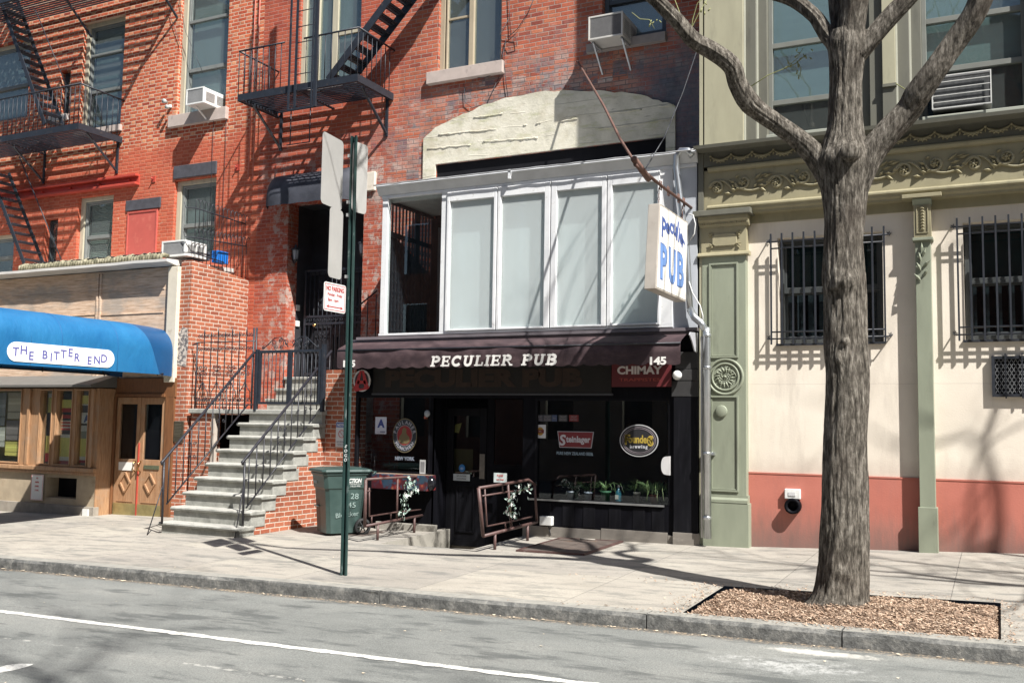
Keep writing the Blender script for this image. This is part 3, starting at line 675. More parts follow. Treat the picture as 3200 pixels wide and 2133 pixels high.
pts = [(-13.33+random.uniform(-.02, .02), 2.55), (-13.10, 2.5), (-13.08, 2.72), (-13.06, 2.95), (-13.1, 3.2), (-13.2, 3.22), (-13.33, 3.1), (-13.36, 2.8)]
mb.prism(pts, -.006, 0.01); mb.build('render_patch', WP, ce)
# roof slab + bright edge, sagging slightly
mb = MB(); n = 40; vs = []
for i in range(n+1):
    x = -24+(24-13.42+.0)*i/n; dz = .015*noise.noise(Vector((x*1.3, 0, 0))); y0 = -.25+.02*noise.noise(Vector((x*2, 4, 0)))
    for y, z in ((y0, 4.40+dz), (y0, 4.45+dz), (.2, 4.47+dz), (1.5, 4.52), (1.5, 4.42), (.0, 4.36+dz)): vs.append((x, y, z))
mb.add(vs, [(i*6+q, (i+1)*6+q, (i+1)*6+(q+1) % 6, i*6+(q+1) % 6) for i in range(n) for q in range(6)]+[tuple(range(6)), tuple(range(n*6+5, n*6-1, -1))])
mb.build('roof', plain('roof_white', (.58, .56, .52), .7, .12, 3, 0, .2, 30), ce)
s = Mt('mossy_tile'); c = s.ramp(s.noise(12, 5), [(.3, (.09, .085, .05)), (.55, (.24, .22, .145)), (.75, (.42, .38, .28))]); s.setv('Base Color', c); s.setv('Roughness', .9); s.bump(s.noise(30, 5), .6, .02)
mb = MB(); x = atY(66, 840, -.12).x; xe = atY(512, 780, -.12).x
while x < xe:
    wd = random.uniform(.05, .075); h = random.uniform(.09, .13)
    mb.tube([(x+wd/2, -.18, 4.46), (x+wd/2, -.17, 4.46+h*.7), (x+wd/2, -.10, 4.46+h), (x+wd/2, .05, 4.46+h*.9)], [wd*.42, wd*.5, wd*.5, wd*.4], 7); x += wd+random.uniform(.004, .02)
mb.build('ridge_tiles', s.m, ce)
mb = MB(); x = atY(66, 840, -.12).x; P_ = []
while x < xe: P_.append((x, -.13, 4.585+random.uniform(-.012, .015))); x += .11
mb.tube(P_, .012, 5); mb.build('roof_cable', BLACK, ce)
# bay window
zb0 = -.5; zt_ = 2.1
def BX(px): return atY(px, 1350, YBAY).x
zs = atY(150, 1462, YBAY).z; zw0 = atY(200, 1450, YBAY).z; zw1 = atY(200, 1220, YBAY).z
wn = [(BX(-260), BX(-110)), (BX(-95), BX(62)), (BX(123), BX(158)), (BX(174), BX(221)), (BX(237), BX(273))]
hs = [(a, b, zw0, zw1) for a, b in wn]
v0 = R4(140, 236, 1492, 1556, YBAY)
mb = MB(); wall(mb, -24, xcor, zs+.04, zt_, YBAY, hs, .12); mb.quad((xcor, YBAY, -.5), (xcor, YD+.05, -.5), (xcor, YD+.05, zt_), (xcor, YBAY, zt_))
mb.build('bay_frame', OAK, ce)
mb = MB(); 
for a, b, c_, d in hs: frame(mb, a-.025, b+.025, c_-.025, d+.025, YBAY-.02, YBAY+.0-.001, .022)
for px in (90, 290): mb.box(BX(px)-.035, BX(px)+.035, YBAY-.045, YBAY-.001, zs+.05, zt_-.02)
mb.build('window_trim', OAK, ce, bevel=.004)
mb = MB()
for a, b, c_, d in hs: mb.box(a, b, YBAY+.06, YBAY+.064, c_, d)
mb.build('pane', glass('bay_glass', (.9, .92, .9), .10, .01), ce)
mb = MB(); wall(mb, -24, xcor-.02, -.06, zs-.04, YBAY+.02, [v0], .3); mb.build('bay_panel', plain('panel_brown', (.36, .29, .20), .8, .2, 4, 0, .3, 30, dirt=(.24, .16, .10), dsc=3), ce)
MB().box(v0[0], v0[1], YBAY+.3, YBAY+.31, v0[2], v0[3]).build('vent_backing', VOID, ce)
mb = MB(); mb.box(-24, xcor+.02, YBAY-.07, YBAY+.04, zs-.04, zs+.04); mb.box(-24, xcor+.0, YBAY-.03, YBAY+.01, zs-.10, zs-.042); mb.build('bay_sill', OAK, ce, bevel=.012)
mb = MB(); mb.box(-24, xcor+.01, YBAY-.02, YBAY+.1, -.6, -.06); mb.build('base_board', BASEC, ce, bevel=.006)
mb = MB(); mb.prismx([(YBAY-.22, zt_+.02), (YBAY-.22, zt_+.06), (.0, zt_+.26), (.0, zt_+.02)], -24, xcor+.02); mb.build('bay_roof', plain('lead_roof', (.12, .115, .105), .6, .15, 4, 0, .2, 30), ce)
mb = MB(); mb.box(-24, xcor-.03, YBAY+.42, YBAY+.46, -.3, 2.1)
mb.build('room_wall', plain('room_yellow', (.38, .35, .12), .9, .3, 1.5), ce)
# posters inside the windows; yellow panels stand in for a reflected yellow car
POST = {}
def pm(c, r=.6):
    k = tuple(c)
    if k not in POST: POST[k] = plain('print_ink', c, r, .05, 8, 0, 0)
    return POST[k]
WH = (.75, .74, .70); YL_REFL = (.80, .74, .22); RDc = (.50, .06, .06); DKc = (.04, .04, .05); BLc = (.12, .30, .50)
def poster(x0, x1, z0, z1, y, cols, lab=None, bars=0):
    h = z1-z0; zz = z1; o = None
    t = thing('poster', lab, 'poster', ((x0+x1)/2, y, z0), 'posters behind the club window glass')
    for f, c_ in cols:
        MB().box(x0, x1, y, y+.004, zz-h*f+.001, zz).build('poster_panel', pm(c_), t); zz -= h*f
    return t
yP = YBAY+.10
a, b = wn[3]; poster(a+.01, b-.01, zw0+.02, zw1-.05, yP, [(.09, DKc), (.12, YL_REFL), (.06, RDc), (.04, DKc), (.05, RDc), (.03, DKc), (.02, WH), (.025, RDc), (.02, WH), (.025, RDc), (.02, WH), (.03, RDc), (.06, DKc), (.05, WH), (.27, YL_REFL), (.06, WH), (.05, RDc)], 'tall strip of red, black and yellow flyers in the second narrow window')
a, b = wn[4]; t = poster(a+.01, b-.01, zw0+.02, zw1-.02, yP, [(.05, DKc), (.12, YL_REFL), (.02, WH), (.10, DKc), (.03, WH), (.12, (.75, .78, .78)), (.03, DKc), (.08, WH), (.10, (.30, .32, .28)), (.25, YL_REFL), (.05, WH), (.04, RDc)], 'flyer strip holding a blue letter A card in the narrow window nearest the doors')
mb = MB(); text(mb, 'A', .17, ((a+b)/2, yP-.004, zw1-.48*(zw1-zw0)*1.0+.14), off=.012); mb.build('lettering', pm((.05, .10, .30)), t)
a, b = wn[2]; poster(a+.01, b-.01, zw0+.02, zw1-.05, yP+.05, [(.06, WH), (.22, YL_REFL), (.34, DKc), (.25, YL_REFL), (.13, RDc)], 'yellow and black flyer strip in the first narrow window')
a, b = wn[1]; ww = b-a
rr = [(.02, .22, .05, .6, WH), (.25, .42, .45, .7, (.5, .16, .14)), (.25, .44, .18, .44, BLc), (.45, .6, .5, .97, (.3, .32, .34)), (.45, .62, .2, .48, (.62, .62, .58)), (.65, .95, .6, .97, (.55, .5, .4)), (.64, .94, .3, .58, (.25, .22, .22)), (.64, .9, .08, .28, YL_REFL), (.05, .24, .62, .95, (.45, .12, .12)), (.25, .42, .72, .95, DKc)]
labs = ['white sheet at the left of the wide window', 'dull red flyer', 'sky blue flyer', 'tall grey flyer', 'pale notice', 'sand coloured flyer at the top right', 'dark flyer at the right edge', 'yellow flyer at the lower right', 'dark red flyer at the top left', 'black flyer beside the dark red one']
for (fa, fb, fc, fd, c_), lb in zip(rr, labs):
    hh = zw1-zw0; poster(a+ww*fa, a+ww*fb, zw0+hh*fc, zw0+hh*fd, yP, [(.2, tone(c_, .7)), (.15, c_), (.1, tone(c_, 1.3)), (.25, c_), (.06, tone(c_, .5)), (.24, c_)], lb+' behind the wide club window')
# door wall with the pair of doors
dz0 = -.235; dz1 = atY(430, 1240, YD).z
dl = atY(357, 1420, YD).x; dr_ = atY(512, 1420, YD).x; dm = atY(433, 1420, YD).x
mb = MB(); mb.box(xcor-.02, dl, YD-.02, YD+.12, -.5, zt_+.2); mb.box(dl, p1+.02, YD-.02, YD+.12, dz1, zt_+.2); mb.box(dr_, p1+.0, YD-.02, YD+.12, -.5, dz1); mb.box(dl-.02, dl+.02, YD-.05, YD-.02, -.3, dz1); mb.box(dl, dr_, YD-.05, YD-.021, dz1, dz1+.06)
mb.build('door_surround', OAKD, ce, bevel=.004)
for k, (a, b) in enumerate(((dl+.01, dm-.005), (dm+.005, dr_-.01))):
    mb = MB(); za, zb = dz0+.9+.15, dz1-.1
    frame(mb, a, b, dz0, dz1-.01, YD+.01, YD+.06, (.09, .09, .1, .12)); mb.box(a+.09, b-.09, YD+.01, YD+.058, dz0+.1, za)
    d = mb.build('door', DOORW, ce, bevel=.003)
    MB().box(a+.09, b-.09, YD+.03, YD+.035, za, zb).build('pane', G_SHOP, d); MB().box(a+.05, b-.05, YD+.1, YD+.11, za-.05, zb+.05).build('door_backing', VOID, d)
    mb = MB(); cx_ = (a+b)/2; cz_ = dz0+.62
    for q in range(4):
        an = q*pi/2; A = (cx_+.13*math.cos(an), YD-.004, cz_+.18*math.sin(an)); B_ = (cx_+.13*math.cos(an+pi/2), YD-.004, cz_+.18*math.sin(an+pi/2)); mb.bar(A, B_, .03, .028)
    mb.box(a+.1, b-.1, YD+.0, YD+.012, dz0+.27, dz0+.285)
    mb.build('diamond_molding', DOORW, d)
    MB().box(a+.01, b-.01, YD-.002, YD+.009, dz0+.0, dz0+.24).build('kick_plate', plain('dull_brass', (.36, .30, .14), .45, .25, 8, .6, .2, 40), d)
    MB().tube([(b-.06 if k == 0 else a+.06, YD, dz0+1.02), (b-.06 if k == 0 else a+.06, YD-.06, dz0+.98), (b-.06 if k == 0 else a+.06, YD-.06, dz0+.86), (b-.06 if k == 0 else a+.06, YD, dz0+.82)], .012, 8).build('handle', BRASS, d)
    if k: MB().box(a+.14, b-.1, YD-.006, YD+.01, dz0+.88, dz0+.95).build('mail_slot', plain('slot_green', (.09, .10, .06), .5), d)
    else: MB().box(a+.12, b-.11, YD-.004, YD+.01, dz0+.84, dz0+.99).build('notice', pm(WH), d)
mb = MB(); mb.bar((dm, YD+.0, dz0+.0), (dm, YD+.0, dz0+1.35), .022); mb.build('door_edge_strip', REDB, ce)
# plaque
r = R4(543, 573, 1316, 1380, -.01); PLQ = plain('bronze_plaque', (.12, .105, .075), .4, .2, 20, .7)
mb = MB(); mb.box(r[0], r[1], -.025, 0.0, r[2], r[3]); pq = mb.build('wall_plaque', PLQ, None, 'small bronze plaque with raised lines of writing on the brick pier', 'plaque', bevel=.004)
mb = MB()
for i in range(9): mb.box(r[0]+.03, r[1]-.03-random.random()*.03, -.029, -.0255, r[3]-.05-i*.026, r[3]-.042-i*.026)
o = mb.build('lettering', plain('plaque_text', (.30, .27, .20), .4, .1, 9, .7), pq)
# small sign on the bay panel
r = R4(99, 137, 1481, 1562, YBAY); t = thing('parking_notice', 'small white and red notice plate on the club base panel', 'sign', ((r[0]+r[1])/2, YBAY-.01, r[2]))
MB().box(r[0], r[1], YBAY-.02, YBAY-.012, r[2], r[3]).build('plate', pm(WH), t, bevel=.003)
mb = MB(); frame(mb, r[0]+.008, r[1]-.008, r[2]+.008, r[3]-.008, YBAY-.023, YBAY-.0202, .006)
for i, tx in enumerate(('NO', 'PARKING', 'LOADING', 'ZONE')): text(mb, tx, .045, ((r[0]+r[1])/2, YBAY-.0215, r[3]-.07-i*.075), width=.11 if i not in (0,) else .05)
mb.build('lettering', pm((.55, .12, .10)), t)
mb = MB(); p = atY(268, 1598, YBAY-.03); mb.box(p.x-.07, p.x+.07, YBAY-.05, YBAY-.021, -.22, -.1); mb.build('outlet_cover', WMET, ce)
# canopy
s = Mt('blue_vinyl'); s.setv('Base Color', s.ramp(s.noise(2, 3), [(.3, (.011, .105, .25)), (.7, (.020, .145, .31))])); s.setv('Roughness', .42); s.bump(s.ma('ADD', s.noise(2.2, 4, .6, stretch=(1, 1.6, .8)), s.ma('MULTIPLY', s.noise(60, 2), .05)), .5, .05); s.setv('Specular IOR Level', .4); BLUE = s.m
cn = thing('entrance_canopy', 'long blue vinyl barrel canopy reaching out over the sidewalk from the club doors', 'canopy', (-14.0, -2.3, 2.3))
XC, HW = -14.0, .70
prof = [(HW, 2.345), (HW+.003, 2.74)]+[(HW*math.cos(a*pi/28)**.75, 2.75+.50*math.sin(a*pi/28)**.9) for a in range(1, 14)]
prof += [(0, 3.25)]+[(-x, z) for x, z in prof[::-1]]
def sec(y, k, dz=0): return [(XC+x*k, y, 2.345+(z-2.345)*(1 if z < 2.75 else (1-(1-k)*.45))+dz) for x, z in prof]
ys_ = [(-4.45, 1)]+[(-4.45+.2*i, 1) for i in range(1, 17)]+[(-1.15, 1)]
vs = []; L = len(prof)
for y, k in ys_: vs += sec(y, k)
n = len(ys_)
for sh, kk in ((-.18, 1), (-.05, .995), (0, .98)): vs += [(XC+x*kk, -.40+sh-(z-2.345)/.9*.38, z) for x, z in prof]
n += 3
mb = MB(); mb.add(vs, [(i*L+j, i*L+j+1, (i+1)*L+j+1, (i+1)*L+j) for i in range(n-1) for j in range(L-1)], True)
mb.add(sec(-4.45, 1), [tuple(range(L))])
# near-wall end: rounded hip falling back to the wall
e0 = [(XC+x*.98, -.40-(z-2.345)/.9*.38, z) for x, z in prof]; e1 = [(XC+(x-XC)*.97, -.27, z*.995) for x, y, z in e0]; e2 = [(XC+(x-XC)*.95, -.02, z*.99) for x, y, z in e0]
o_ = len(vs)-L
mb.build('canopy_cover', BLUE, cn)
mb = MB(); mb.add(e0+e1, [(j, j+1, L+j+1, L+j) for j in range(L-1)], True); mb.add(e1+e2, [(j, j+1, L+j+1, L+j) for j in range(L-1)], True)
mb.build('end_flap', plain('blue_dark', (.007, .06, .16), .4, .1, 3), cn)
mb = MB(); mb.tube([(XC+x*.95, -.42-(z-2.345)/.9*.38, z-.02) for x, z in prof], .010, 6); mb.tube([(XC+HW-.03, -4.4, 2.36), (XC+HW-.03, -.3, 2.36)], .015, 6); mb.tube([(XC-HW+.03, -4.4, 2.36), (XC-HW+.03, -.3, 2.36)], .015, 6)
for y in (-4.4, -3.0, -1.7): mb.tube([(XC+x*.985, y, z-.012) for x, z in prof], .012, 6)
for sx in (-1, 1): mb.tube([(XC+sx*(HW-.04), -4.38, gz(-14, -4.38)), (XC+sx*(HW-.04), -4.38, 2.5)], .02, 8)
mb.build('canopy_frame', RAILI, cn)
mb = MB()
for y in (-3.55, -2.45, -1.35): mb.tube([(XC+x*1.001, y, z+.001) for x, z in prof], .004, 4)
mb.build('canopy_seam', plain('seam_blue', (.010, .08, .23), .5, .1, 3), cn)
ybp = [(-3.41, 2.41), (-1.42, 2.38)]
xs_ = XC+HW+.007; pts = []; rr_ = .148; yc0, yc1, zc_ = -3.26, -1.57, 2.545
for i in range(13): a = pi/2+pi*i/12; pts.append((yc0+rr_*math.cos(a), zc_+rr_*math.sin(a)))
for i in range(13): a = -pi/2+pi*i/12; pts.append((yc1+rr_*math.cos(a), zc_+rr_*math.sin(a)))
pn = MB().prismx(pts, xs_-.003, xs_+.004).build('name_panel', plain('panel_white', (.82, .82, .80), .5, .02, 5, 0, 0), cn)
mb = MB()
for ch, px, oy in (('T', 110, 0), ('H', 165, -14), ('E', 220, 20), ('B', 315, 6), ('I', 358, 18), ('T', 395, 7), ('T', 443, -9), ('E', 492, -22), ('R', 540, 7), ('E', 627, 23), ('N', 678, 14), ('D', 727, 0)):
    cy = 315+(px-60)*.111; p = atX(px/2.24, 950+cy/2.24, xs_)
    text(mb, ch, .185, (xs_+.006, p.y, zc_-oy*.0023), ex=(0, 1, 0), off=.004)
mb.build('lettering', pm((.10, .10, .28)), pn)

# ---- things on the extension roof
def ac_unit(name, label, x0, x1, y0, y1, z0, z1, body, grille, fr=.03, bracket=True, lines=9, group='window air conditioners'):
    t = thing(name, label, 'air conditioner', ((x0+x1)/2, (y0+y1)/2, z0), group)
    MB().box(x0+.004, x1-.004, y0+.02, y1, z0+.004, z1-.004).build('casing', body, t, bevel=.012)
    mb = MB(); frame(mb, x0, x1, z0, z1, y0, y0+.02-.001, fr); mb.build('grille_frame', body, t, bevel=.004)
    mb = MB(); mb.box(x0+fr, x1-fr, y0+.012, y0+.0185, z0+fr, z1-fr)
    g = mb.build('grille', grille, t)
    mb = MB(); n = int((x1-x0)/.014)
    for i in range(1, n): x = x0+fr+(x1-x0-2*fr)*i/n; mb.box(x-.0015, x+.0015, y0+.006, y0+.011, z0+fr, z1-fr)
    mb.build('grille_bars', plain('grille_wire', tuple(min(1, q*1.8+.03) for q in (.12, .12, .12)), .5), g)
    # louvres on the side that faces +X
    mb = MB()
    for k in range(2):
        ya = y0+.07+k*(y1-y0-.1)/2; yb = ya+(y1-y0-.1)/2-.06
        for i in range(8): z = z0+.07+i*(z1-z0-.14)/8; mb.box(x1-.004, x1+.002, ya, yb, z, z+.012)
    mb.build('side_louvre', plain('louvre_grey', (.30, .30, .29), .5), t)
    return t
GRL = plain('grille_dark', (.07, .075, .075), .6, .2, 20)
GRLG = plain('grille_grey', (.22, .24, .24), .6, .2, 20)
yw = 1.05; a = atY(581, 300, yw); b = atY(636, 300, yw); zt0 = atY(608, 275, yw).z; zb_ = atY(608, 325, yw).z
t = ac_unit('air_conditioner', 'white air conditioner jutting from the left tenement window above the canopy', a.x, b.x, yw, YB+.25, zb_, zt0, WMET, GRLG)
mb = MB(); mb.bar((a.x+.18, yw+.1, zb_), (a.x+.22, YB-.02, zb_-.25), .035, .02); mb.build('support_bracket', WMET, t)
yw = 1.0; r = R4(1838, 1946, 40, 122, yw); zt0 = r[3]; 
t = ac_unit('air_conditioner', 'grey framed air conditioner on angle brackets high on the shaded brick', r[0], r[1], yw, YB+.2, r[2]+.02, r[3]-.02, plain('casing_grey', (.50, .48, .44), .5, .1, 5), plain('coil_brown', (.10, .08, .07), .7, .3, 20))
ZN = plain('zinc', (.40, .41, .42), .5, .15, 8, .6)
for x in (r[0]+.06, r[1]-.04): MB().bar((x, yw+.05, r[2]+.0), (x, YB-.01, r[2]+.0), .025).bar((x, yw+.08, r[2]), (x+.0, YB-.0, r[2]-.38), .025).build('support_bracket', ZN, t)
r = R4(517, 588, 765, 806, .1)
ac_unit('air_conditioner', 'low white air conditioner resting on the club roof corner', r[0], r[1]+.02, .0, .55, 4.53, 4.53+.30, WMET, GRLG, .035)

# spiked iron fence on the side wall
fe = thing('spiked_fence', 'iron fence with curled hooked spikes along the top of the brick side wall', 'fence', (XE, .7, 4.15))
mb = MB()
def yzx(px, py): p = atX(px, py, XE-.02); return p
rails = [((612, 650), (767, 700)), ((609, 742), (770, 770)), ((604, 790), (700, 820))]
for (A, B_) in rails:
    a = yzx(*A); b = yzx(*B_); b.y = min(b.y, 1.48)
    mb.tube([(a.x-.16, a.y-.13, a.z+.10), (a.x-.13, a.y-.11, a.z), (a.x, a.y, a.z), (b.x, b.y, b.z)], [.004, .012, .012, .012], 5)
fe_r = mb.build('rail', BLACK, fe)
for k, (A, B_) in enumerate(rails[:2]):
    mb = MB(); a = yzx(*A); b = yzx(*B_); n = 13
    for i in range(n+1):
        t = i/n; y = a.y+(b.y-a.y)*t; z = a.z+(b.z-a.z)*t
        if y > 1.47: continue
        zb_ = (zA+(zB-zA)*y/YB-.02) if k else yzx(*rails[1][0]).z+.1
        P_ = [(XE-.02, y, zb_), (XE-.02, y, z+.10)]
        for q in range(7): an = q*pi/6*1.1; P_.append((XE-.02, y+.05-.05*math.cos(an)*(1-q*.06), z+.12+.06*math.sin(an)))
        mb.tube(P_, [.007]*(len(P_)-2)+[.005, .003], 5)
    mb.build('hooked_bars', BLACK, fe)
MB().box(-13.36, -13.2, .80, 1.08, 4.53, 4.76).build('plastic_crate', plain('blue_plastic', (.015, .16, .55), .4, .1, 4), None, 'bright blue plastic crate behind the spiked fence', 'crate', bevel=.01)
t = thing('planter', 'dark planter box behind the spiked fence beside the blue crate', 'planter', (-13.5, .5, 4.5))
MB().box(-13.5, -13.25, .2, .65, 4.53, 4.7).build('box', plain('planter_dark', (.06, .07, .09), .6), t, bevel=.01); MB().box(-13.47, -13.28, .23, .62, 4.7, 4.715).build('soil', SOIL, t)
# security lamp
p = atY(535, 335, YB); t = thing('security_lamp', 'small grey twin head security lamp on the brick beside the window', 'lamp', (p.x, YB-.05, p.z))
mb = MB(); mb.box(p.x-.03, p.x+.03, YB-.06, YB, p.z-.02, p.z+.04); mb.build('housing', WMET, t, bevel=.01)
mb = MB(); mb.lathe([(0, 0), (.03, .0), (.05, -.09), (0, -.09)], (p.x-.03, YB-.1, p.z+.08), 'y'); mb.lathe([(0, 0), (.025, .0), (.045, -.08), (0, -.08)], (p.x+.05, YB-.1, p.z-.05), 'y'); mb.build('lamp_head', plain('lamp_head', (.35, .36, .34), .4), t)
# ================================================================== STOOP
s = Mt('stoop_stone'); X, Y, Z = s.xyz()
c = s.ramp(s.noise(5, 7, .7), [(.28, (.16, .16, .145)), (.5, (.29, .29, .26)), (.75, (.42, .41, .37))])
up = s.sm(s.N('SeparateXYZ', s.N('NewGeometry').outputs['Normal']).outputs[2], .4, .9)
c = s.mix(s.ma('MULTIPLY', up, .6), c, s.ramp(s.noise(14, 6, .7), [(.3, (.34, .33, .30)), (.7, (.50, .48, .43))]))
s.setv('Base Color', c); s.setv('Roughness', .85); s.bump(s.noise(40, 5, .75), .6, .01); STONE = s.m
XA, XB_ = -11.63, -10.05
st = thing('stoop', 'grey stone stoop of eight worn steps with brick side leading to the black doorway', 'stairs', ((XA+XB_)/2, -.9, -.2))
for i in range(8):
    z = -.01+.219*i; y = -1.89+.236*i
    mb = MB(); wob = random.uniform(-.004, .004)
    prf = [(y+.03, z-.062), (y+.005, z-.052), (y-.004, z-.03), (y+.004, z-.01), (y+.025, z+wob), (y+.34, z+.0), (y+.34, z-.062)]
    mb.prismx(prf, XA-.02, XB_+.03)
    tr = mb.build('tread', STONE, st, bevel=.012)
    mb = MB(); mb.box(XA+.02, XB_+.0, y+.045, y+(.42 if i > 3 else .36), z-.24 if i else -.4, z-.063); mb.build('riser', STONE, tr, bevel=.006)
mb = MB(); pts = [(-1.83, -.5)]
for i in range(8):
    z = -.01+.219*i-.08; y = -1.89+.236*i+(.15); pts += [(y, z-.219 if i else -.35), (y, z)]
pts += [(1.5, z), (1.5, -.5)]
mb.prismx(pts, XB_-.25, XB_-.012); mb.prismx(pts[:-2]+[(.0, z), (.0, -.5)], XA+.02, XA+.2)
mb.build('side_wall', B_SIDE, st)
z = 1.75
mb = MB(); mb.box(-12.97, XB_+.03, -.02, 1.48, z-.085, z); mb.build('landing_slab', STONE, st, bevel=.014)
mb = MB(); mb.box(XA+.02, XB_, .03, .3, z-.25, z-.086); mb.box(XB_-.3, XB_-.005, .3, 1.48, 1.2, z-.086); mb.build('landing_block', STONE, st, bevel=.006)
for zz, y0 in ((1.96, .98), (2.16, 1.22), (2.38, 1.47)):
    mb = MB(); mb.box(-12.1, XB_+.0, y0, 2.26, zz-.055, zz); t_ = mb.build('upper_tread', STONE, st, bevel=.014)
    MB().box(-12.07, XB_-.03, y0+.035, y0+.2, zz-.22, zz-.056).build('riser', STONE, t_)
mb = MB(); mb.box(XB_-.02, XB_+.012, .35, 1.48, 1.35, 2.33); mb.build('upper_cheek', STONE, st)
BRS = plain('landing_brown_stone', (.46, .40, .34), .85, .2, 4, 0, .3, 30, dirt=(.28, .14, .10), dsc=5)
mb = MB(); mb.box(-12.95, -12.45, .04, .25, -.5, z-.086); mb.build('landing_pier', B_SIDE, st)
mb = MB(); mb.box(-12.45, XA+.02, .04, .25, -.5, .62); mb.box(-12.45, -12.38, .02, .1, .62, z-.09); mb.build('basement_pier', BRS, st)
mb = MB(); mb.box(-12.97, XA+.1, .75, .8, -.5, z-.09); mb.build('undercroft_back', VOID, st)
# iron gate + ornate fence on the landing
rl = thing('stoop_fence', 'ornate black wrought iron fence with scrolls and spear tips on the stoop landing', 'fence', (-12.2, 0, 1.75))
mb = MB(); y = .02; xl, xr = -12.86, -11.50; zb_, zt_ = 1.80, 2.98
mb.tube([(xl, y, zb_+.03), (xr, y, zb_+.03)], .012, 4); mb.tube([(xl, y, zt_-.05), (xr, y, zt_-.05)], .012, 4); mb.tube([(xl, y, zb_-.05), (xl, y, zt_-.05)], .014, 4)
for x in (xr, xr-.06): mb.tube([(x, y, zb_-.05), (x, y, zt_+.18)], .016, 4)
mb.tube([(xl, y, zt_-.05), (xl-.15, y+.04, zt_-.09)], .012, 4); mb.build('rail', BLACK, rl)
mb = MB(); mt2 = MB(); n = 8
for i in range(1, n):
    x = xl+(xr-xl-.06)*i/n; mb.tube([(x, y, zb_-.05), (x, y, zt_+.05), (x, y, zt_+.07)], [.010, .010, .008], 5)
    h = .17 if i % 2 else .09
    mt2.tube([(x, y, zt_+.05), (x, y, zt_+.05+h*.3), (x, y, zt_+.05+h*.55), (x, y, zt_+.05+h)], [.009, .016, .012, .002], 5)
bb = mb.build('baluster', BLACK, rl, kind='stuff'); mt2.build('spear_tips', BLACK, rl)
mb = MB()
for i in range(n):
    x = xl+(xr-xl-.06)*(i+.5)/n; d = .042
    for sg in (-1, 1):
        mb.tube(spiral((x+sg*d*.9, y-.005, zt_+.06), .036, 1.3, pi/2, sg, .2, 12), .006, 4)
        mb.tube(spiral((x+sg*d*.9, y-.005, zt_-.17), .036, 1.3, -pi/2, -sg, .2, 12), .006, 4)
        mb.tube(spiral((x+sg*d*.9, y-.005, zb_+.11), .042, 1.3, pi/2, sg, .2, 12), .007, 4)
for k, i in enumerate((1, 3, 5, 7)):
    x = xl+(xr-xl-.06)*(i)/n
    for sg in (-1, 1):
        for zz, dz in ((zt_-.50, 1), (zt_-.62, -1)):
            mb.tube([(x, y-.005, zt_-.56)]+[(p[0], p[1], p[2]) for p in spiral((x+sg*.055, y-.005, zz), .042, 1.2, pi/2*-dz+(0 if sg > 0 else 0), sg*dz, .2, 10)], .007, 4)
        mb.tube([(x+sg*.01, y, zb_+.42), (x+sg*.05, y, zb_+.33), (x+sg*.12, y, zb_+.25), (x+sg*.12, y, zb_+.12)], .008, 4)
mb.build('scrollwork', BLACK, rl)
gt = thing('stoop_gate', 'dark iron gate with scroll crest closing the top of the stoop steps', 'gate', (-10.75, 0, 1.75))
mb = MB(); xl, xr = -11.41, -10.07; zb_, zt_ = 1.84, 2.76
frame(mb, xl, xr, zb_, zt_, -.018, .018, (.055, .055, .04, .045)); mb.box((xl+xr)/2-.03, (xl+xr)/2+.05, -.02, .02, zb_, zt_-.04); mb.box(xl-.06, xl-.01, -.03, .03, 1.72, zt_+.02); mb.box(xr+.01, xr+.07, -.03, .03, 1.72, zt_+.08)
mb.build('gate_frame', IRON, gt, bevel=.003)
mb = MB()
for i in range(1, 15): x = xl+.04+(xr-xl-.08)*i/15; mb.tube([(x, 0, zb_), (x, 0, zt_)], .008, 4)
mb.build('baluster', IRON, gt, kind='stuff')
mb = MB(); xm = (xl+xr)/2
for sg in (-1, 1):
    def q(dx, z): return (xm+sg*dx, 0, z)
    mb.tube([q(.60, zt_+.02), q(.48, zt_+.10), q(.34, zt_+.21), q(.22, zt_+.22), q(.12, zt_+.16), q(.05, zt_+.05)], .009, 4)
    for dx, zz, r_ in ((.57, .05, .035), (.30, .05, .045), (.18, .05, .04), (.34, .12, .06), (.09, .12, .07), (.2, .16, .045)):
        mb.tube(spiral((xm+sg*dx, -.004, zt_+zz), r_, 1.4, -pi/2, sg, .2, 12), .007, 4)
mb.build('scroll_crest', IRON, gt)
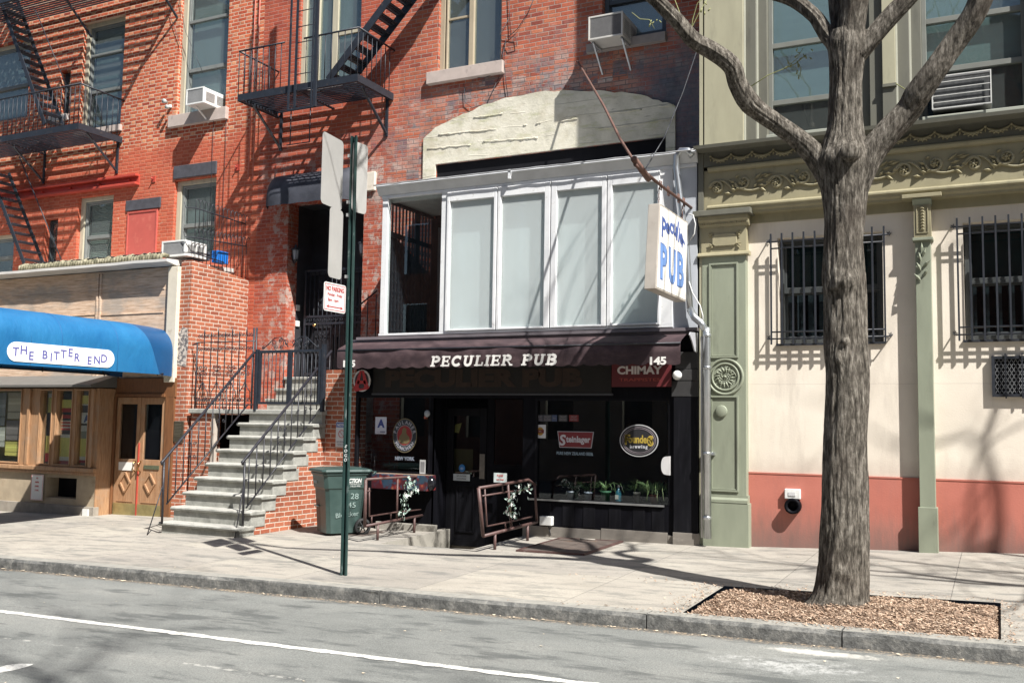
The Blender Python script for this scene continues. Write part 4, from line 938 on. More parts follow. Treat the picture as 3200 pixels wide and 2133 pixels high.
def handrail(X, knob, top, low0, low1, name, label, nb, scr):
    t = thing(name, label, 'handrail', (X, -1, 0), 'stoop handrails')
    a = atX(*knob, X); b = atX(*top, X); c_ = atX(*low0, X); d = atX(*low1, X)
    mb = MB(); mb.tube([(X, a.y-.015, a.z-.05), (X, a.y-.03, a.z-.01), (X, a.y, a.z+.01), tuple(b)], [.022, .026, .022, .022], 8)
    mb.build('top_rail', RAILI, t)
    dd = (d-c_); e = (b.y-c_.y)/dd.y; d2 = c_+dd*min(e, 1.0)
    MB().tube([tuple(c_), tuple(d2)], .013, 4).build('lower_rail', RAILI, t)
    mb = MB()
    for k, f in enumerate(scr):
        y = a.y+(b.y-a.y)*f; zt = a.z+(b.z-a.z)*f
        zl = c_.z+dd.z/dd.y*(y-c_.y); zc = (zt+zl)/2
        for zz in (zc+.1, zc-.1):
            for sg in (-1, 1): mb.tube(spiral((X-.0, y+sg*.06, zz), .038, 1.2, 0 if sg > 0 else pi, sg*(1 if zz > zc else -1), .2, 10, 'x'), .006, 4)
    mb.build('scrollwork', RAILI, t)
    for i in range(nb):
        y = a.y+.12+(b.y-a.y-.16)*i/(nb-1); zt = a.z+(b.z-a.z)*(y-a.y)/(b.y-a.y); zl = c_.z+dd.z/dd.y*(y-c_.y)
        MB().tube([(X, y, zl-(.0)), (X, y, zt)], .010, 5).build('baluster', RAILI, t)
    g0 = gz(X, a.y) if a.y < -1.9 else -.01
    MB().tube([(X, a.y+.03, -.03), (X, a.y+.02, a.z)], .018, 6).build('post', RAILI, t)
    MB().tube([(X+.06*(1 if X > -11 else -1), a.y-.2, gz(X, a.y-.2)-.01), (X, a.y+.02, a.z-.35)], .009, 5).build('brace', RAILI, t)
    return t
handrail(-11.52, (510, 1441), (795, 1100), (520, 1574), (776, 1262), 'stoop_handrail', 'black iron handrail along the left side of the stoop', 13, (.30, .62))
handrail(-10.16, (762, 1441), (1036, 1096), (769, 1586), (1000, 1276), 'stoop_handrail', 'black iron handrail along the right side of the stoop near the bin', 13, (.42, .72))
# short handrail at the right of the door
t = thing('door_handrail', 'thin black handrail against the brick pier right of the doorway', 'handrail', (-10.1, 1.0, 2.4))
a = atY(1115, 960, .9); b = atY(1178, 908, 1.2)
mb = MB(); mb.tube([(a.x-.15, .7, a.z-.1), tuple(a), tuple(b)], .014, 6); mb.build('top_rail', RAILI, t)
for px in (1150, 1176): p = atY(px, 925, 1.15); MB().tube([(p.x, 1.15, 2.9), (p.x, 1.15, p.z+.03)], .010, 5).build('baluster', RAILI, t)
# wall lanterns by the door
for (px, py, lb) in ((903, 790, 'black iron wall lantern on the left side of the doorway'), (1125, 770, 'black iron wall lantern on the right side of the stoop doorway')):
    p = atY(px, py, YB+.12); sx = 1 if px < 1000 else -1
    xw = DOOR[0]+.003 if sx > 0 else DOOR[1]-.003; p.x = xw+sx*.1
    t = thing('wall_lantern', lb, 'lantern', (p.x, YB+.12, p.z-.15), 'lanterns beside the doorway')
    mb = MB(); mb.lathe([(.0, .16), (.02, .14), (.03, .10), (.085, .06), (.085, .045), (.06, .04)], p, 'z', 8, False); mb.lathe([(.055, -.14), (.03, -.17), (.0, -.2)], p, 'z', 8, False)
    for k in range(4): an = k*pi/2+pi/4; mb.tube([(p.x+.07*math.cos(an), p.y+.07*math.sin(an), p.z+.045), (p.x+.045*math.cos(an), p.y+.045*math.sin(an), p.z-.14)], .006, 4)
    mb.build('cage', BLACK, t); MB().lathe([(.06, .04), (.04, -.14)], p, 'z', 8, False).build('glass_shade', plain('lantern_glass', (.30, .32, .34), .2, .1, 5), t)
    MB().tube([(xw, p.y, p.z-.05), (p.x-sx*.03, p.y, p.z-.22), (p.x, p.y, p.z-.19)], .010, 5).build('arm', BLACK, t)
# small dark dome awning over the doorway
s = Mt('black_canvas'); s.setv('Base Color', s.ramp(s.noise(3, 5), [(.3, (.018, .02, .028)), (.7, (.045, .048, .062))])); s.setv('Roughness', .8); s.bump(s.noise(5, 4), .4, .03)
dt = thing('door_awning', 'faded black canvas awning curving over the stoop doorway', 'awning', (-11.4, YB, 5.5))
xa, xb = DOOR[0]-.30, DOOR[1]-.02; za = atY(845, 640, YB-.45).z; zb_ = 6.25
mb = MB(); n = 8; prs = []
for i in range(n+1):
    a_ = pi/2*i/n; prs.append((YB-.5*math.cos(a_)-.0, za+.12+(zb_-za-.12)*math.sin(a_)))
prs = [(YB-.5, za-.03)]+prs
prs[-1] = (YB-.002, prs[-1][1]); L = len(prs)
vs = []
m_ = 18
for j in range(m_+1):
    f = j/m_; e = min(f, 1-f)*m_/3; k = 1 if e >= 1 else math.sqrt(1-(1-e)**2)*.5+.5
    x = xa+(xb-xa)*f
    for (y, z) in prs: vs.append((x, YB-(YB-y)*(k if j in (0, m_) else max(k, .8)) if True else y, za-.03+(z-za+.03)*(.93+.07*k)+.006*math.sin(j*1.7)))
mb.add(vs, [(j*L+i, (j+1)*L+i, (j+1)*L+i+1, j*L+i+1) for j in range(m_) for i in range(L-1)]+[tuple(range(L)), tuple(range(m_*L+L-1, m_*L-1, -1))], True)
mb.build('awning_cover', s.m, dt)

# ================================================================== FIRE ESCAPES
def slats(mb, x0, x1, y0, y1, z, n):
    for i in range(n): y = y0+(y1-y0)*(i+.5)/n; mb.box(x0, x1, y-.020, y+.020, z-.008, z+.008)
def stair(mb_s, mb_t, a, b, wy, n, st_w=.10):
    a = Vector(a); b = Vector(b)
    for dy in (0, wy):
        mb_s.bar(a+Vector((0, dy, 0)), b+Vector((0, dy, 0)), .02, st_w)
    for i in range(n):
        p = a.lerp(b, (i+.5)/n)
        for k in range(4): mb_t.box(p.x-.11+k*.055, p.x-.075+k*.055, a.y+.01, a.y+wy-.01, p.z-.012, p.z+.012)
def fire_escape(x0, x1, label, rail_open=None, left=False):
    t = thing('fire_escape', label, 'fire escape', ((x0+x1)/2, YB, 7.0), 'iron fire escapes')
    y0, y1 = .38, YB-.0; zb, zt = 7.42, 7.55
    mb = MB(); mb.box(x0, x1, y0, y0+.02, zb, zt); mb.box(x0, x0+.02, y0+.02, y1, zb, zt); mb.box(x1-.02, x1, y0+.02, y1, zb, zt)
    k = x0+.1
    for f in (.0, .5, 1): xx = x0+.05+(x1-x0-.1)*f; mb.box(xx-.03, xx+.03, y0+.021, y1, zb+.01, zb+.03)
    mb.build('platform_frame', IRON, t)
    mb = MB()
    if left: slats(mb, x0+.02, x1-.02, y0+.03, y1-.02, zt-.04, 13)
    else:
        slats(mb, x0+.02, -11.45, y0+.03, y1-.02, zt-.04, 13); slats(mb, -10.95, x1-.02, y0+.03, y1-.02, zt-.04, 13); slats(mb, -11.45, -10.95, y0+.45, y1-.02, zt-.04, 8)
        for i in range(12): xx = -11.45+i*.042; mb.bar((xx, y0+.05, zt-.12), (xx+.2, y0+.42, zt-.04), .02)
    mb.build('grating', IRON, t)
    zr = zt+.82
    gaps = rail_open or []
    mb = MB()
    xs_ = [x0] ; segs = []
    cur = x0
    for a, b in gaps: segs.append((cur, a)); cur = b
    segs.append((cur, x1))
    for a, b in segs: mb.tube([(a, y0, zr), (b, y0, zr)], .017, 5)
    mb.tube([(x0, y0, zr), (x0, y1, zr-.02)], .017, 5); mb.tube([(x1, y0, zr), (x1, y1, zr-.02)], .017, 5)
    mb.build('hand_rail', IRON, t)
    n = int((x1-x0)/.135)
    for a_, b_ in segs:
        mb = MB()
        for i in range(n+1):
            x = x0+.01+(x1-x0-.02)*i/n
            if a_-.02 < x < b_+.02: mb.tube([(x, y0, zt), (x, y0, zr)], .0085, 4)
        for xx in ((x0+.01,) if a_ == x0 else ())+((x1-.01,) if b_ == x1 else ()):
            for i in range(1, 8): y = y0+(y1-y0)*i/8; mb.tube([(xx, y, zt), (xx, y, zr)], .0085, 4)
        mb.build('rail_bars', IRON, t)
    for x in (x0+.12, x1-.12) if not left else (x1-.1, (x0+x1)/2, x0+.1):
        mb = MB(); mb.bar((x, y0+.30, zb), (x, y1-.01, zb-.62), .045, .03); mb.bar((x+.0, y1-.02, zb-.66), (x, y1-.02, zt), .05, .03); mb.build('bracket', IRON, t)
    return t, y0, zb, zt, zr
f2, y0, zb, zt, zr = fire_escape(-12.48, -9.79, 'black iron fire escape with drop ladder above the stoop doorway', [(-11.42, -10.98)])
f1, *_ = fire_escape(-21.5, -16.70, 'black iron fire escape at the left edge above the club roof', left=True)
# ladder of the right one
mb = MB(); yl = .33
xA, xC, xD = atY(925, 200, yl).x, atY(976, 200, yl).x, atY(905, 200, yl).x
zlo = atY(922, 338, yl).z; zlo2 = atY(905, 345, yl).z
mb.bar((xA, yl, zlo), (xA, yl, 12), .05, .015); mb.bar((xC, yl, zlo), (xC, yl, 12), .02, .03)
z = zlo+.03; 
while z < 12: mb.tube([(xA, yl, z), (xC, yl, z)], .009, 5); z += .305*1.0 if False else .29
mb.build('drop_ladder', IRON, f2)
mb = MB(); mb.bar((xD, yl-.0, zlo2), (xD, yl, 12), .035, .02); mb.bar((xC+.06, yl+.02, zlo-.02), (xC+.06, yl+.02, 12), .06, .04); mb.bar((xD, yl, zlo2), (xC+.05, yl, zlo-.02), .03); mb.build('guide_rail', IRON, f2)
mb = MB(); za = atY(908, 452, 1.1).z
for px in (908, 968): x = atY(px, 400, 1.1).x; mb.tube([(x, 1.1, za), (x, 1.1, zb)], .012, 5)
x = atY(908, 400, 1.1).x; x2 = atY(968, 400, 1.1).x; mb.tube([(x-.08, 1.1, za), (x2, 1.1, za+.0)], .012, 5); mb.build('hanging_rod', IRON, f2)
# stair up to the right
ms, mtt = MB(), MB(); a = atY(1052, 218, .75); b = atY(1215, 0, .75); k = (b-a)
stair(ms, mtt, a-k*.06+Vector((-.12, 0, -.1)), a+k*2.2, .52, 16, .14)
ms.build('stair_stringer', IRON, f2); mtt.build('stair_tread', IRON, f2)
# left escape: stair up-left, and the steep ladder below
ms, mtt = MB(), MB(); a = atY(140, 388, .8); b = atY(10, 25, .8); k = b-a
stair(ms, mtt, a, a+k*1.9, .5, 26, .09); ms.build('stair_stringer', IRON, f1); mtt.build('stair_tread', IRON, f1)
ms, mtt = MB(), MB(); a = atY(75, 822, .85); b = atY(-8, 600, .85); k = b-a
stair(ms, mtt, a, a+k*1.35, .5, 11, .08); ms.build('lower_stringer', IRON, f1); mtt.build('lower_tread', IRON, f1)
mb = MB(); a = atY(110, 30, .5); b = atY(206, 265, .5); mb.tube([tuple(a), tuple(b)], .010, 5); mb.build('tie_rod', IRON, f1); mb = MB(); a = atY(60, 490, .95); b = atY(192, 812, .95); mb.tube([tuple(a), tuple(b)], .012, 5); mb.build('tie_rod', IRON, f1)
zu_ = 10.55; xa_, xb_2 = -20.5, -15.1
mb = MB(); mb.box(xa_, xb_2, .38, .40, zu_, zu_+.13); mb.box(xb_2-.02, xb_2, .40, YB, zu_, zu_+.13); slats(mb, xa_, xb_2-.02, .42, YB-.02, zu_+.09, 13); mb.build('upper_platform', IRON, f1)
mb = MB(); mb.tube([(xa_, .38, zu_+.95), (xb_2, .38, zu_+.95), (xb_2, YB, zu_+.93)], .017, 5)
for i in range(38): x = xa_+.1+i*.14; mb.tube([(x, .38, zu_+.13), (x, .38, zu_+.95)], .007, 4)
mb.build('upper_railing', IRON, f1)
for x in (xb_2-.15, -17.8): MB().bar((x, .75, zu_), (x, YB-.01, zu_-.62), .045, .03).build('upper_bracket', IRON, f1)

# ================================================================== PUB FRONT
pb = thing('pub_storefront', 'black painted pub storefront in the shade of its brown awning', 'storefront', (-6.3, 0, -.2))
PX0, PX1 = -9.36, -3.68
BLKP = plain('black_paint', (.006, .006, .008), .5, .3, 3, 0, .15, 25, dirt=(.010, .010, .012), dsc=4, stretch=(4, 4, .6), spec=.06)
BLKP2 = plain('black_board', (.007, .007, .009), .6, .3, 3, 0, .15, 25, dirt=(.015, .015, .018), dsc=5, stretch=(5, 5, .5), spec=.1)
W1 = R4(1112, 1345, 1235, 1478, 0); W2 = R4(1672, 2096, 1245, 1566, 0); DD = fix(R4(1392, 1510, 1255, 1700, 0), z0=-.62)
xs0 = atY(1350, 1500, 0).x; xs1 = atY(1632, 1500, 0).x
W2 = (W2[0], W2[1], atY(1880, 1567, 0).z, W2[3])
hs = [W1, W2, (xs0, xs1, -.62, W2[3])]
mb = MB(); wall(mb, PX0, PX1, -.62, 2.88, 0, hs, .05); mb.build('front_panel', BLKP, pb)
MB().box(PX1-.0, PX1+.005, .0, 1.4, -.3, 2.88).build('return_panel', BLKP, pb)
MB().box(PX0, PX1-.01, 1.3, 1.32, -.6, 2.9).build('back_panel', VOID, pb)
MB().box(PX0, PX1-.01, .06, 1.3, 2.6, 2.62).build('ceiling', VOID, pb)
# grooves / boards on the lower panel
for px in (1700, 1770, 1835, 1915, 1990, 2050): x = atY(px, 1620, 0).x; MB().box(x-.06, x+.12, -.007, -.001, .12, W2[2]-.06).build('lower_board', BLKP2, pb, bevel=.002)
xq = atY(2106, 1500, -.03).x
mb = MB(); mb.box(xq, PX1+.006, -.05, -.001, .06, 1.98); mb.build('corner_post', BLKP2, pb, bevel=.004)
mb = MB(); mb.box(xq-.03, PX1+.004, -.055, -.0, 1.985, 2.2); mb.box(xq+.02, PX1+.004, -.06, -.0, 2.205, 2.36); mb.box(xq+.02, PX1+.004, -.05, 0, 2.365, 2.6)
mb.build('corner_blocks', plain('grey_block', (.028, .027, .027), .7, .3, 6, 0, .3, 40), pb, bevel=.006)
mb = MB(); sx0 = atY(1655, 1560, -.02).x; sx1 = atY(2075, 1580, -.02).x; mb.box(sx0, sx1, -.035, .02, W2[2]-.025, W2[2]); mb.build('window_ledge', plain('steel_edge', (.45, .46, .46), .35, .15, 9, .8), pb)
GALV = plain('galvanised', (.21, .19, .165), .6, .15, 4, .2, .2, 30, dirt=(.32, .29, .25), dsc=3, stretch=(1, 1, 3))
mb = MB(); xk = [atY(px, 1680, -.02).x for px in (1632, 1878, 2085, 2106, 2188)]
mb.box(xk[0], xk[1]-.005, -.018, -.001, -.2, .10); mb.box(xk[1], xk[2], -.024, -.001, -.2, .125); mb.box(xk[3]+.0, PX1+.03, -.075, -.0, -.1, .145); mb.box(xk[2]+.004, xk[3]-.004, -.02, -.001, -.1, .09)
mb.build('kick_plate', GALV, pb, bevel=.002)
mb = MB(); mb.box(xs0+.02, xs1-.1, .42, .44, -.62, -.33); mb.build('threshold', GALV, pb)
mb = MB(); mb.box(DD[0]+.04, DD[0]+.06, -.01, .3, -.4, 1.9)
# entry: side panels and door set back
mb = MB(); yd = .35
mb.quad((xs0, 0, -.62), (xs0, yd, -.62), (xs0, yd, W2[3]), (xs0, 0, W2[3])); mb.quad((xs1, yd, -.62), (xs1, 0, -.62), (xs1, 0, W2[3]), (xs1, yd, W2[3]))
dx0 = atY(1392, 1500, yd).x; dx1 = atY(1520, 1500, yd).x
mb.box(xs0, dx0, yd, yd+.03, -.62, W2[3]); mb.box(dx1, xs1, yd, yd+.03, -.62, .95); mb.box(dx1, dx1+.12, yd, yd+.03, .95, W2[3]); mb.box(xs1-.1, xs1, yd, yd+.03, .95, W2[3])
mb.build('entry_side', BLKP, pb)
mb = MB(); zd = .62; frame(mb, dx0+.01, dx1-.01, -.33, W2[3]-.15, yd-.0, yd+.04, (.12, .12, .1, .12)); mb.box(dx0+.13, dx1-.13, yd+.005, yd+.035, -.23, zd+.12)
frame(mb, dx0+.2, dx1-.2, -.12, zd, yd-.012, yd+.004, .03)
d = mb.build('door', BLKP2, pb, bevel=.003)
MB().box(dx0+.13, dx1-.13, yd+.015, yd+.02, zd+.12, W2[3]-.27).build('pane', G_SHOP, d)
mb = MB(); mb.box(dx1-.12, dx1-.03, yd-.012, yd-.001, .75, 1.12); mb.box(dx1+.03, dx1+.12, yd-.012, yd-.001, .75, 1.12)
MB().box(dx1-.12, dx1-.03, yd-.012, yd-.001, .72, 1.1).build('push_plate', plain('brushed_steel', (.20, .18, .16), .35, .2, 20, .7), d)
MB().box(dx1+.12, xs1-.1, yd+.012, yd+.016, .95, W2[3]).build('side_light', G_SHOP, pb)
MB().box(W1[0]+.03, W1[1]-.03, .03, .034, W1[2]+.03, W1[3]-.03).build('pane', G_SHOP, pb)
MB().box(W2[0]+.03, W2[1]-.02, .04, .044, W2[2], W2[3]-.03).build('pane', G_SHOP, pb)
frame(MB(), W1[0], W1[1], W1[2], W1[3], -.004, .06, .035).build('window_frame', BLKP2, pb); frame(MB(), W2[0], W2[1], W2[2]-.0, W2[3], -.004, .06, (.03, .03, .004, .03)).build('window_frame', BLKP2, pb)
MB().box(W2[0], W2[1], .06, .5, W2[2]-.04, W2[2]-.006).build('display_shelf', BLKP2, pb)
# dim fascia with ghost letters, hidden behind the valance
fz0, fz1 = 2.03, 2.55
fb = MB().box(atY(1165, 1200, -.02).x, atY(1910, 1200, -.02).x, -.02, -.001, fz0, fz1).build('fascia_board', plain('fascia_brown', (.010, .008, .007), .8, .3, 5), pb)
mb = MB(); text(mb, 'PECULIER PUB', .34, ((atY(1165, 1200, -.02).x+atY(1910, 1200, -.02).x)/2-.1, -.0225, 2.26), off=.02, width=3.4); mb.build('lettering', plain('ghost_gold', (.030, .016, .010), .8, .3, 9), fb)
MB().box(atY(1163, 1200, -.02).x, atY(1915, 1200, -.02).x, -.03, -.0, fz0-.03, fz0-.002).build('fascia_trim', plain('trim_grey', (.05, .05, .055), .5), pb)
# brick cheek beside the pub, behind the bin
mb = MB(); mb.box(XB_-.01, PX0, .12, .3, -.5, 2.42); mb.build('brick_cheek', B_SIDE, pb)

# signs and stickers ------------------------------------------------
def sign(name, label, rect, y, base, th=.01, group=None, cat='sign', bevel=.002):
    t = thing(name, label, cat, ((rect[0]+rect[1])/2, y, rect[2]), group)
    MB().box(rect[0], rect[1], y-th, y, rect[2], rect[3]).build('plate', pm(base), t, bevel=bevel); return t
def letters(t, items, col, y, nm='lettering'):
    mb = MB()
    for tx, sz, x, z, kw in items: text(mb, tx, sz, (x, y, z), **kw)
    return mb.build(nm, pm(col), t)
def disc(x, z, rx, rz_, y, th, n=40):
    return MB().prism([(x+rx*math.cos(-2*pi*i/n), z+rz_*math.sin(-2*pi*i/n)) for i in range(n)], y-th, y)
# brewery board top right
r = R4(1912, 2098, 1118, 1208, -.09); t = sign('beer_board', 'dark red board with pale capitals hanging under the right end of the awning', r, -.08, (.10, .010, .013), .02)
letters(t, [('CHIMAY', .15, (r[0]+r[1])/2-.02, r[3]-.17, dict(off=.006, width=.66))], (.55, .50, .48), -.1015)
letters(t, [('TRAPPISTES', .06, (r[0]+r[1])/2-.02, r[2]+.10, dict(width=.6))], (.35, .06, .04), -.1015, 'small_lettering')
# triangle A emblem
p = atY(1131, 1189, -.11); t = thing('letter_emblem', 'round white emblem board with a big red letter A under the awning end', 'sign', (p.x, -.1, p.z-.2))
disc(p.x, p.z, .165, .175, -.10, .015).build('plate', pm((.60, .56, .54)), t)
disc(p.x, p.z, .135, .145, -.1155, .002).build('inner_ring', pm((.05, .03, .03)), t)
mb = MB(); y = -.119
for pts in ([(-.15, -.12), (-.04, .16), (.0, .16), (-.06, -.12)], [(.15, -.12), (.06, -.12), (.0, .16), (.04, .16)], [(-.09, -.05), (.09, -.05), (.075, .0), (-.075, .0)]):
    mb.prism([(p.x+a, p.z+b) for a, b in (pts if sum((pts[i][0]*pts[(i+1) % len(pts)][1]-pts[(i+1) % len(pts)][0]*pts[i][1]) for i in range(len(pts))) < 0 else pts[::-1])], y-.002*(1+len(pts) % 2), y)
mb.prism([(p.x-.12, p.z-.175), (p.x-.16, p.z-.10), (p.x-.05, p.z-.10), (p.x-.04, p.z-.125), (p.x+.04, p.z-.125), (p.x+.05, p.z-.10), (p.x+.16, p.z-.10), (p.x+.12, p.z-.14)][::-1], -.1225, -.1195)
mb.build('red_letter', pm((.42, .03, .03)), t)
# grade card
r = R4(1172, 1207, 1302, 1355, .02); t = sign('grade_card', 'white card with blue letter A in the pub window beside the round crest', r, .028, (.52, .52, .58), .003)
letters(t, [('A', .17, (r[0]+r[1])/2+.005, (r[2]+r[3])/2+.03, dict(off=.008))], (.03, .05, .22), .0235)
mb = MB(); mb.box(r[0]+.03, r[1]-.06, .0225, .0245, r[2]+.025, r[2]+.03); mb.box(r[0]+.1, r[1]-.02, .0225, .0245, r[2]+.02, r[2]+.045); mb.build('small_print', pm((.2, .2, .28)), t)
# notice board on brick cheek
r = R4(1046, 1084, 1318, 1396, .08); r = (r[0], r[0]+.24, r[2], r[3]); t = sign('no_smoking_notice', 'white no smoking notice with blue header on the brick beside the sign post', r, .115, (.60, .62, .62), .008)
MB().box(r[0]+.008, r[1]-.008, .1055, .107, r[3]-.085, r[3]-.01).build('header', pm((.04, .10, .35)), t)
letters(t, [('NOTICE', .06, (r[0]+r[1])/2, r[3]-.048, dict(width=.19, off=.002, shear=.2))], (.7, .7, .7), .1045)
letters(t, [('NO SMOKING', .036, (r[0]+r[1])/2, r[2]+.085, dict(width=.19)), ('WITHIN 25 FEET', .02, (r[0]+r[1])/2, r[2]+.05, dict(width=.17)), ('OF ENTRANCE', .02, (r[0]+r[1])/2, r[2]+.025, dict(width=.15))], (.06, .07, .15), .1065, 'small_lettering')
mb = MB(); cx_, cz_ = (r[0]+r[1])/2, (r[2]+r[3])/2+.01; mb.tube([(cx_+.06*math.cos(a*pi/10), .106, cz_+.06*math.sin(a*pi/10)) for a in range(21)], .006, 4); mb.bar((cx_-.04, .105, cz_+.04), (cx_+.04, .105, cz_-.04), .010, .003); mb.build('prohibition_ring', pm((.50, .05, .05)), t)
# round crest
p = atY(1264, 1360, .02); t = thing('round_crest', 'large round brewery crest with red centre in the left pub window', 'sign', (p.x, .02, p.z-.3), 'brewery emblems on the pub glass')
y = .028; RX = .225; RZ = .27
disc(p.x, p.z, RX, RZ, y, .003).build('outer_ring', pm((.16, .13, .07)), t)
disc(p.x, p.z, RX-.012, RZ-.014, y-.0032, .001).build('dark_band', pm((.020, .026, .035)), t)
disc(p.x, p.z-.0, .148, .165, y-.0045, .001).build('silver_ring', pm((.26, .26, .27)), t)
disc(p.x, p.z-.0, .138, .155, y-.0058, .001).build('red_field', pm((.26, .022, .022)), t)
mb = MB(); mb.prism([(p.x+a, p.z+b) for a, b in [(-.11, -.09), (-.09, -.01), (-.05, .03), (-.045, .09), (-.01, .13), (.035, .10), (.03, .04), (.06, .0), (.09, -.02), (.10, -.09), (.05, -.13), (-.05, -.13)]], y-.0085, y-.007); mb.build('seated_figure', pm((.16, .12, .055)), t)
mb = MB()
def arc_text(mb, tx, cx, cz, rx, rz_, a0, a1, size, y, flip=False, **k):
    n = len(tx)
    for i, ch in enumerate(tx):
        a = math.radians(a0+(a1-a0)*(i/(n-1)))
        if ch != ' ': text(mb, ch, size, (cx+rx*math.cos(a), y, cz+rz_*math.sin(a)), rot=(a-pi/2) if not flip else (a+pi/2), **k)
arc_text(mb, 'PAULANER', p.x, p.z, .184, .21, 165, 15, .075, y-.0075, off=.003)
arc_text(mb, 'MUNCHEN', p.x, p.z, .182, .21, 218, 322, .07, y-.0075, True, off=.003)
mb.build('ring_lettering', pm((.30, .30, .33)), t)
letters(t, [('NEW YORK', .075, p.x+.01, p.z-.36, dict(off=.003, width=.36))], (.22, .25, .30), y-.002)
# entry notices
def sq(px0, px1, py0, py1, y): return R4(px0, px1, py0, py1, y)
r = sq(1418, 1470, 1480, 1501, yd); t = sign('entry_notice', 'white NO OUTSIDE FOOD notice on the pub door', r, yd-.014, (.50, .54, .54), .003, 'notices on the pub door'); letters(t, [('NO OUTSIDE', .035, (r[0]+r[1])/2, r[3]-.03, dict(width=.17)), ('FOOD/DRINK', .035, (r[0]+r[1])/2, r[2]+.03, dict(width=.17))], (.12, .12, .12), yd-.0185)
r = sq(1543, 1584, 1477, 1507, yd-.2); t = sign('entry_notice', 'white card with red writing right of the pub door', r, yd-.2, (.58, .64, .62), .004, 'notices on the pub door'); letters(t, [('PLEASE', .045, (r[0]+r[1])/2, r[3]-.04, dict(width=.1)), ('use ramp', .04, (r[0]+r[1])/2, r[2]+.04, dict(width=.12))], (.55, .08, .06), yd-.2055)
p = atY(1443, 1462, yd-.01); t = thing('age_sticker', 'round blue sticker on the door glass above the white notice', 'sticker', (p.x, yd, p.z-.06)); disc(p.x, p.z, .055, .06, yd-.002, .003).build('plate', pm((.03, .17, .42)), t); letters(t, [('ID', .05, p.x, p.z-.005, dict())], (.6, .65, .7), yd-.006); 
r = sq(1312, 1330, 1436, 1480, -.0); t = sign('price_card', 'narrow white card hung right of the round crest', r, -.002, (.50, .50, .48), .004)
MB().box(r[0]+.015, r[1]-.015, -.0075, -.0062, r[2]+.03, r[3]-.03).build('print_block', pm((.2, .2, .2)), t)
p = atY(1338, 1292, -.02); t = thing('entry_lamp', 'small pale bulkhead lamp above the pub entrance corner', 'lamp', (p.x, -.02, p.z)); MB().ball((p.x, -.05, p.z), .05, 8, (1, .8, 1.1)).build('shade', pm((.30, .32, .34)), t); MB().box(p.x-.05, p.x-.02, -.06, 0, p.z-.08, p.z-.04).build('fitting', pm((.30, .08, .05)), t)
r = sq(1417, 1443, 1320, 1350, .5); t = thing('yellow_tag', 'yellowish paper hung behind the pub door glass', 'poster', (r[0], .5, r[2])); MB().quad((r[0], .5, r[2]), (r[0]+.1, .5, r[2]-.01), (r[1], .5, r[3]), (r[0], .5, r[3]-.04)).build('sheet', pm((.30, .28, .07)), t)
mb = MB(); r = sq(1418, 1478, 1402, 1480, .5); MB().box(r[0], r[1], .5, .51, r[2], r[3]).build('yellow_poster', pm((.060, .055, .012)), None, 'dim yellow poster inside the door glass behind the blue sticker', 'poster')
# rated stickers
for (a, b, c_, tx, lb) in ((1672, 1697, (.06, .06, .075), 'RATED', 'grey rated sticker, leftmost of the row'), (1698, 1724, (.06, .06, .07), 'RATED', 'grey rated sticker second in the row'), (1725, 1741, (.05, .07, .13), '', 'bluish sticker in the middle of the row'), (1746, 1773, (.05, .05, .055), 'RATED', 'black rated sticker fourth in the row'), (1779, 1808, (.17, .018, .018), 'RATED', 'red rated sticker, rightmost of the row')):
    r = R4(a, b, 1296, 1316, .04); t = sign('window_sticker', lb+' above the red beer sign', r, .038, c_, .002, 'rated stickers on the pub glass', 'sticker', bevel=0)
    letters(t, [('ZAGAT', .045, (r[0]+r[1])/2, r[3]-.028, dict(width=.1)), (tx or '000', .04, (r[0]+r[1])/2, r[2]+.026, dict(width=.1))] if tx else [('2012', .03, (r[0]+r[1])/2, (r[2]+r[3])/2, dict(width=.05))], (.22, .20, .20), .0355)
r = R4(1672, 1706, 1326, 1368, .04); t = sign('beer_sticker', 'white card with a gold and red round badge in the right pub window', r, .036, (.55, .55, .56), .002, cat='sticker')
p = Vector(((r[0]+r[1])/2, 0, (r[2]+r[3])/2)); disc(p.x, p.z, .055, .06, .0338, .001).build('gold_badge', pm((.34, .19, .02)), t); MB().box(p.x-.06, p.x+.06, .0318, .0328, p.z-.025, p.z+.025).build('red_band', pm((.14, .015, .015)), t); letters(t, [('IPA', .03, p.x, p.z, dict())], (.4, .35, .25), .0315)
# red lager sign
cx_, cz_ = atY(1798, 1373, .03).x, atY(1798, 1373, .03).z
t = thing('lager_sign', 'red tapered lager sign with white gothic lettering in the right pub window', 'sign', (cx_, .03, cz_-.2), 'brewery emblems on the pub glass')
hw, hh = .285, .118
MB().prism([(cx_-hw, cz_+hh), (cx_+hw, cz_+hh), (cx_+hw-.035, cz_-hh), (cx_-hw+.035, cz_-hh)], .030, .036).build('silver_border', pm((.38, .38, .40)), t)
MB().prism([(cx_-hw+.012, cz_+hh-.01), (cx_+hw-.012, cz_+hh-.01), (cx_+hw-.044, cz_-hh+.01), (cx_-hw+.044, cz_-hh+.01)], .027, .0295).build('red_field', pm((.17, .018, .022)), t)
letters(t, [('S', .21, cx_-.20, cz_-.01, dict(off=.006, shear=.1)), ('teinlager', .125, cx_+.045, cz_-.008, dict(off=.004, width=.38))], (.50, .48, .50), .0255)
letters(t, [('PURE NEW ZEALAND BEER', .06, cx_-.01, cz_-.20, dict(width=.57, off=.002))], (.20, .27, .32), .034, 'caption')
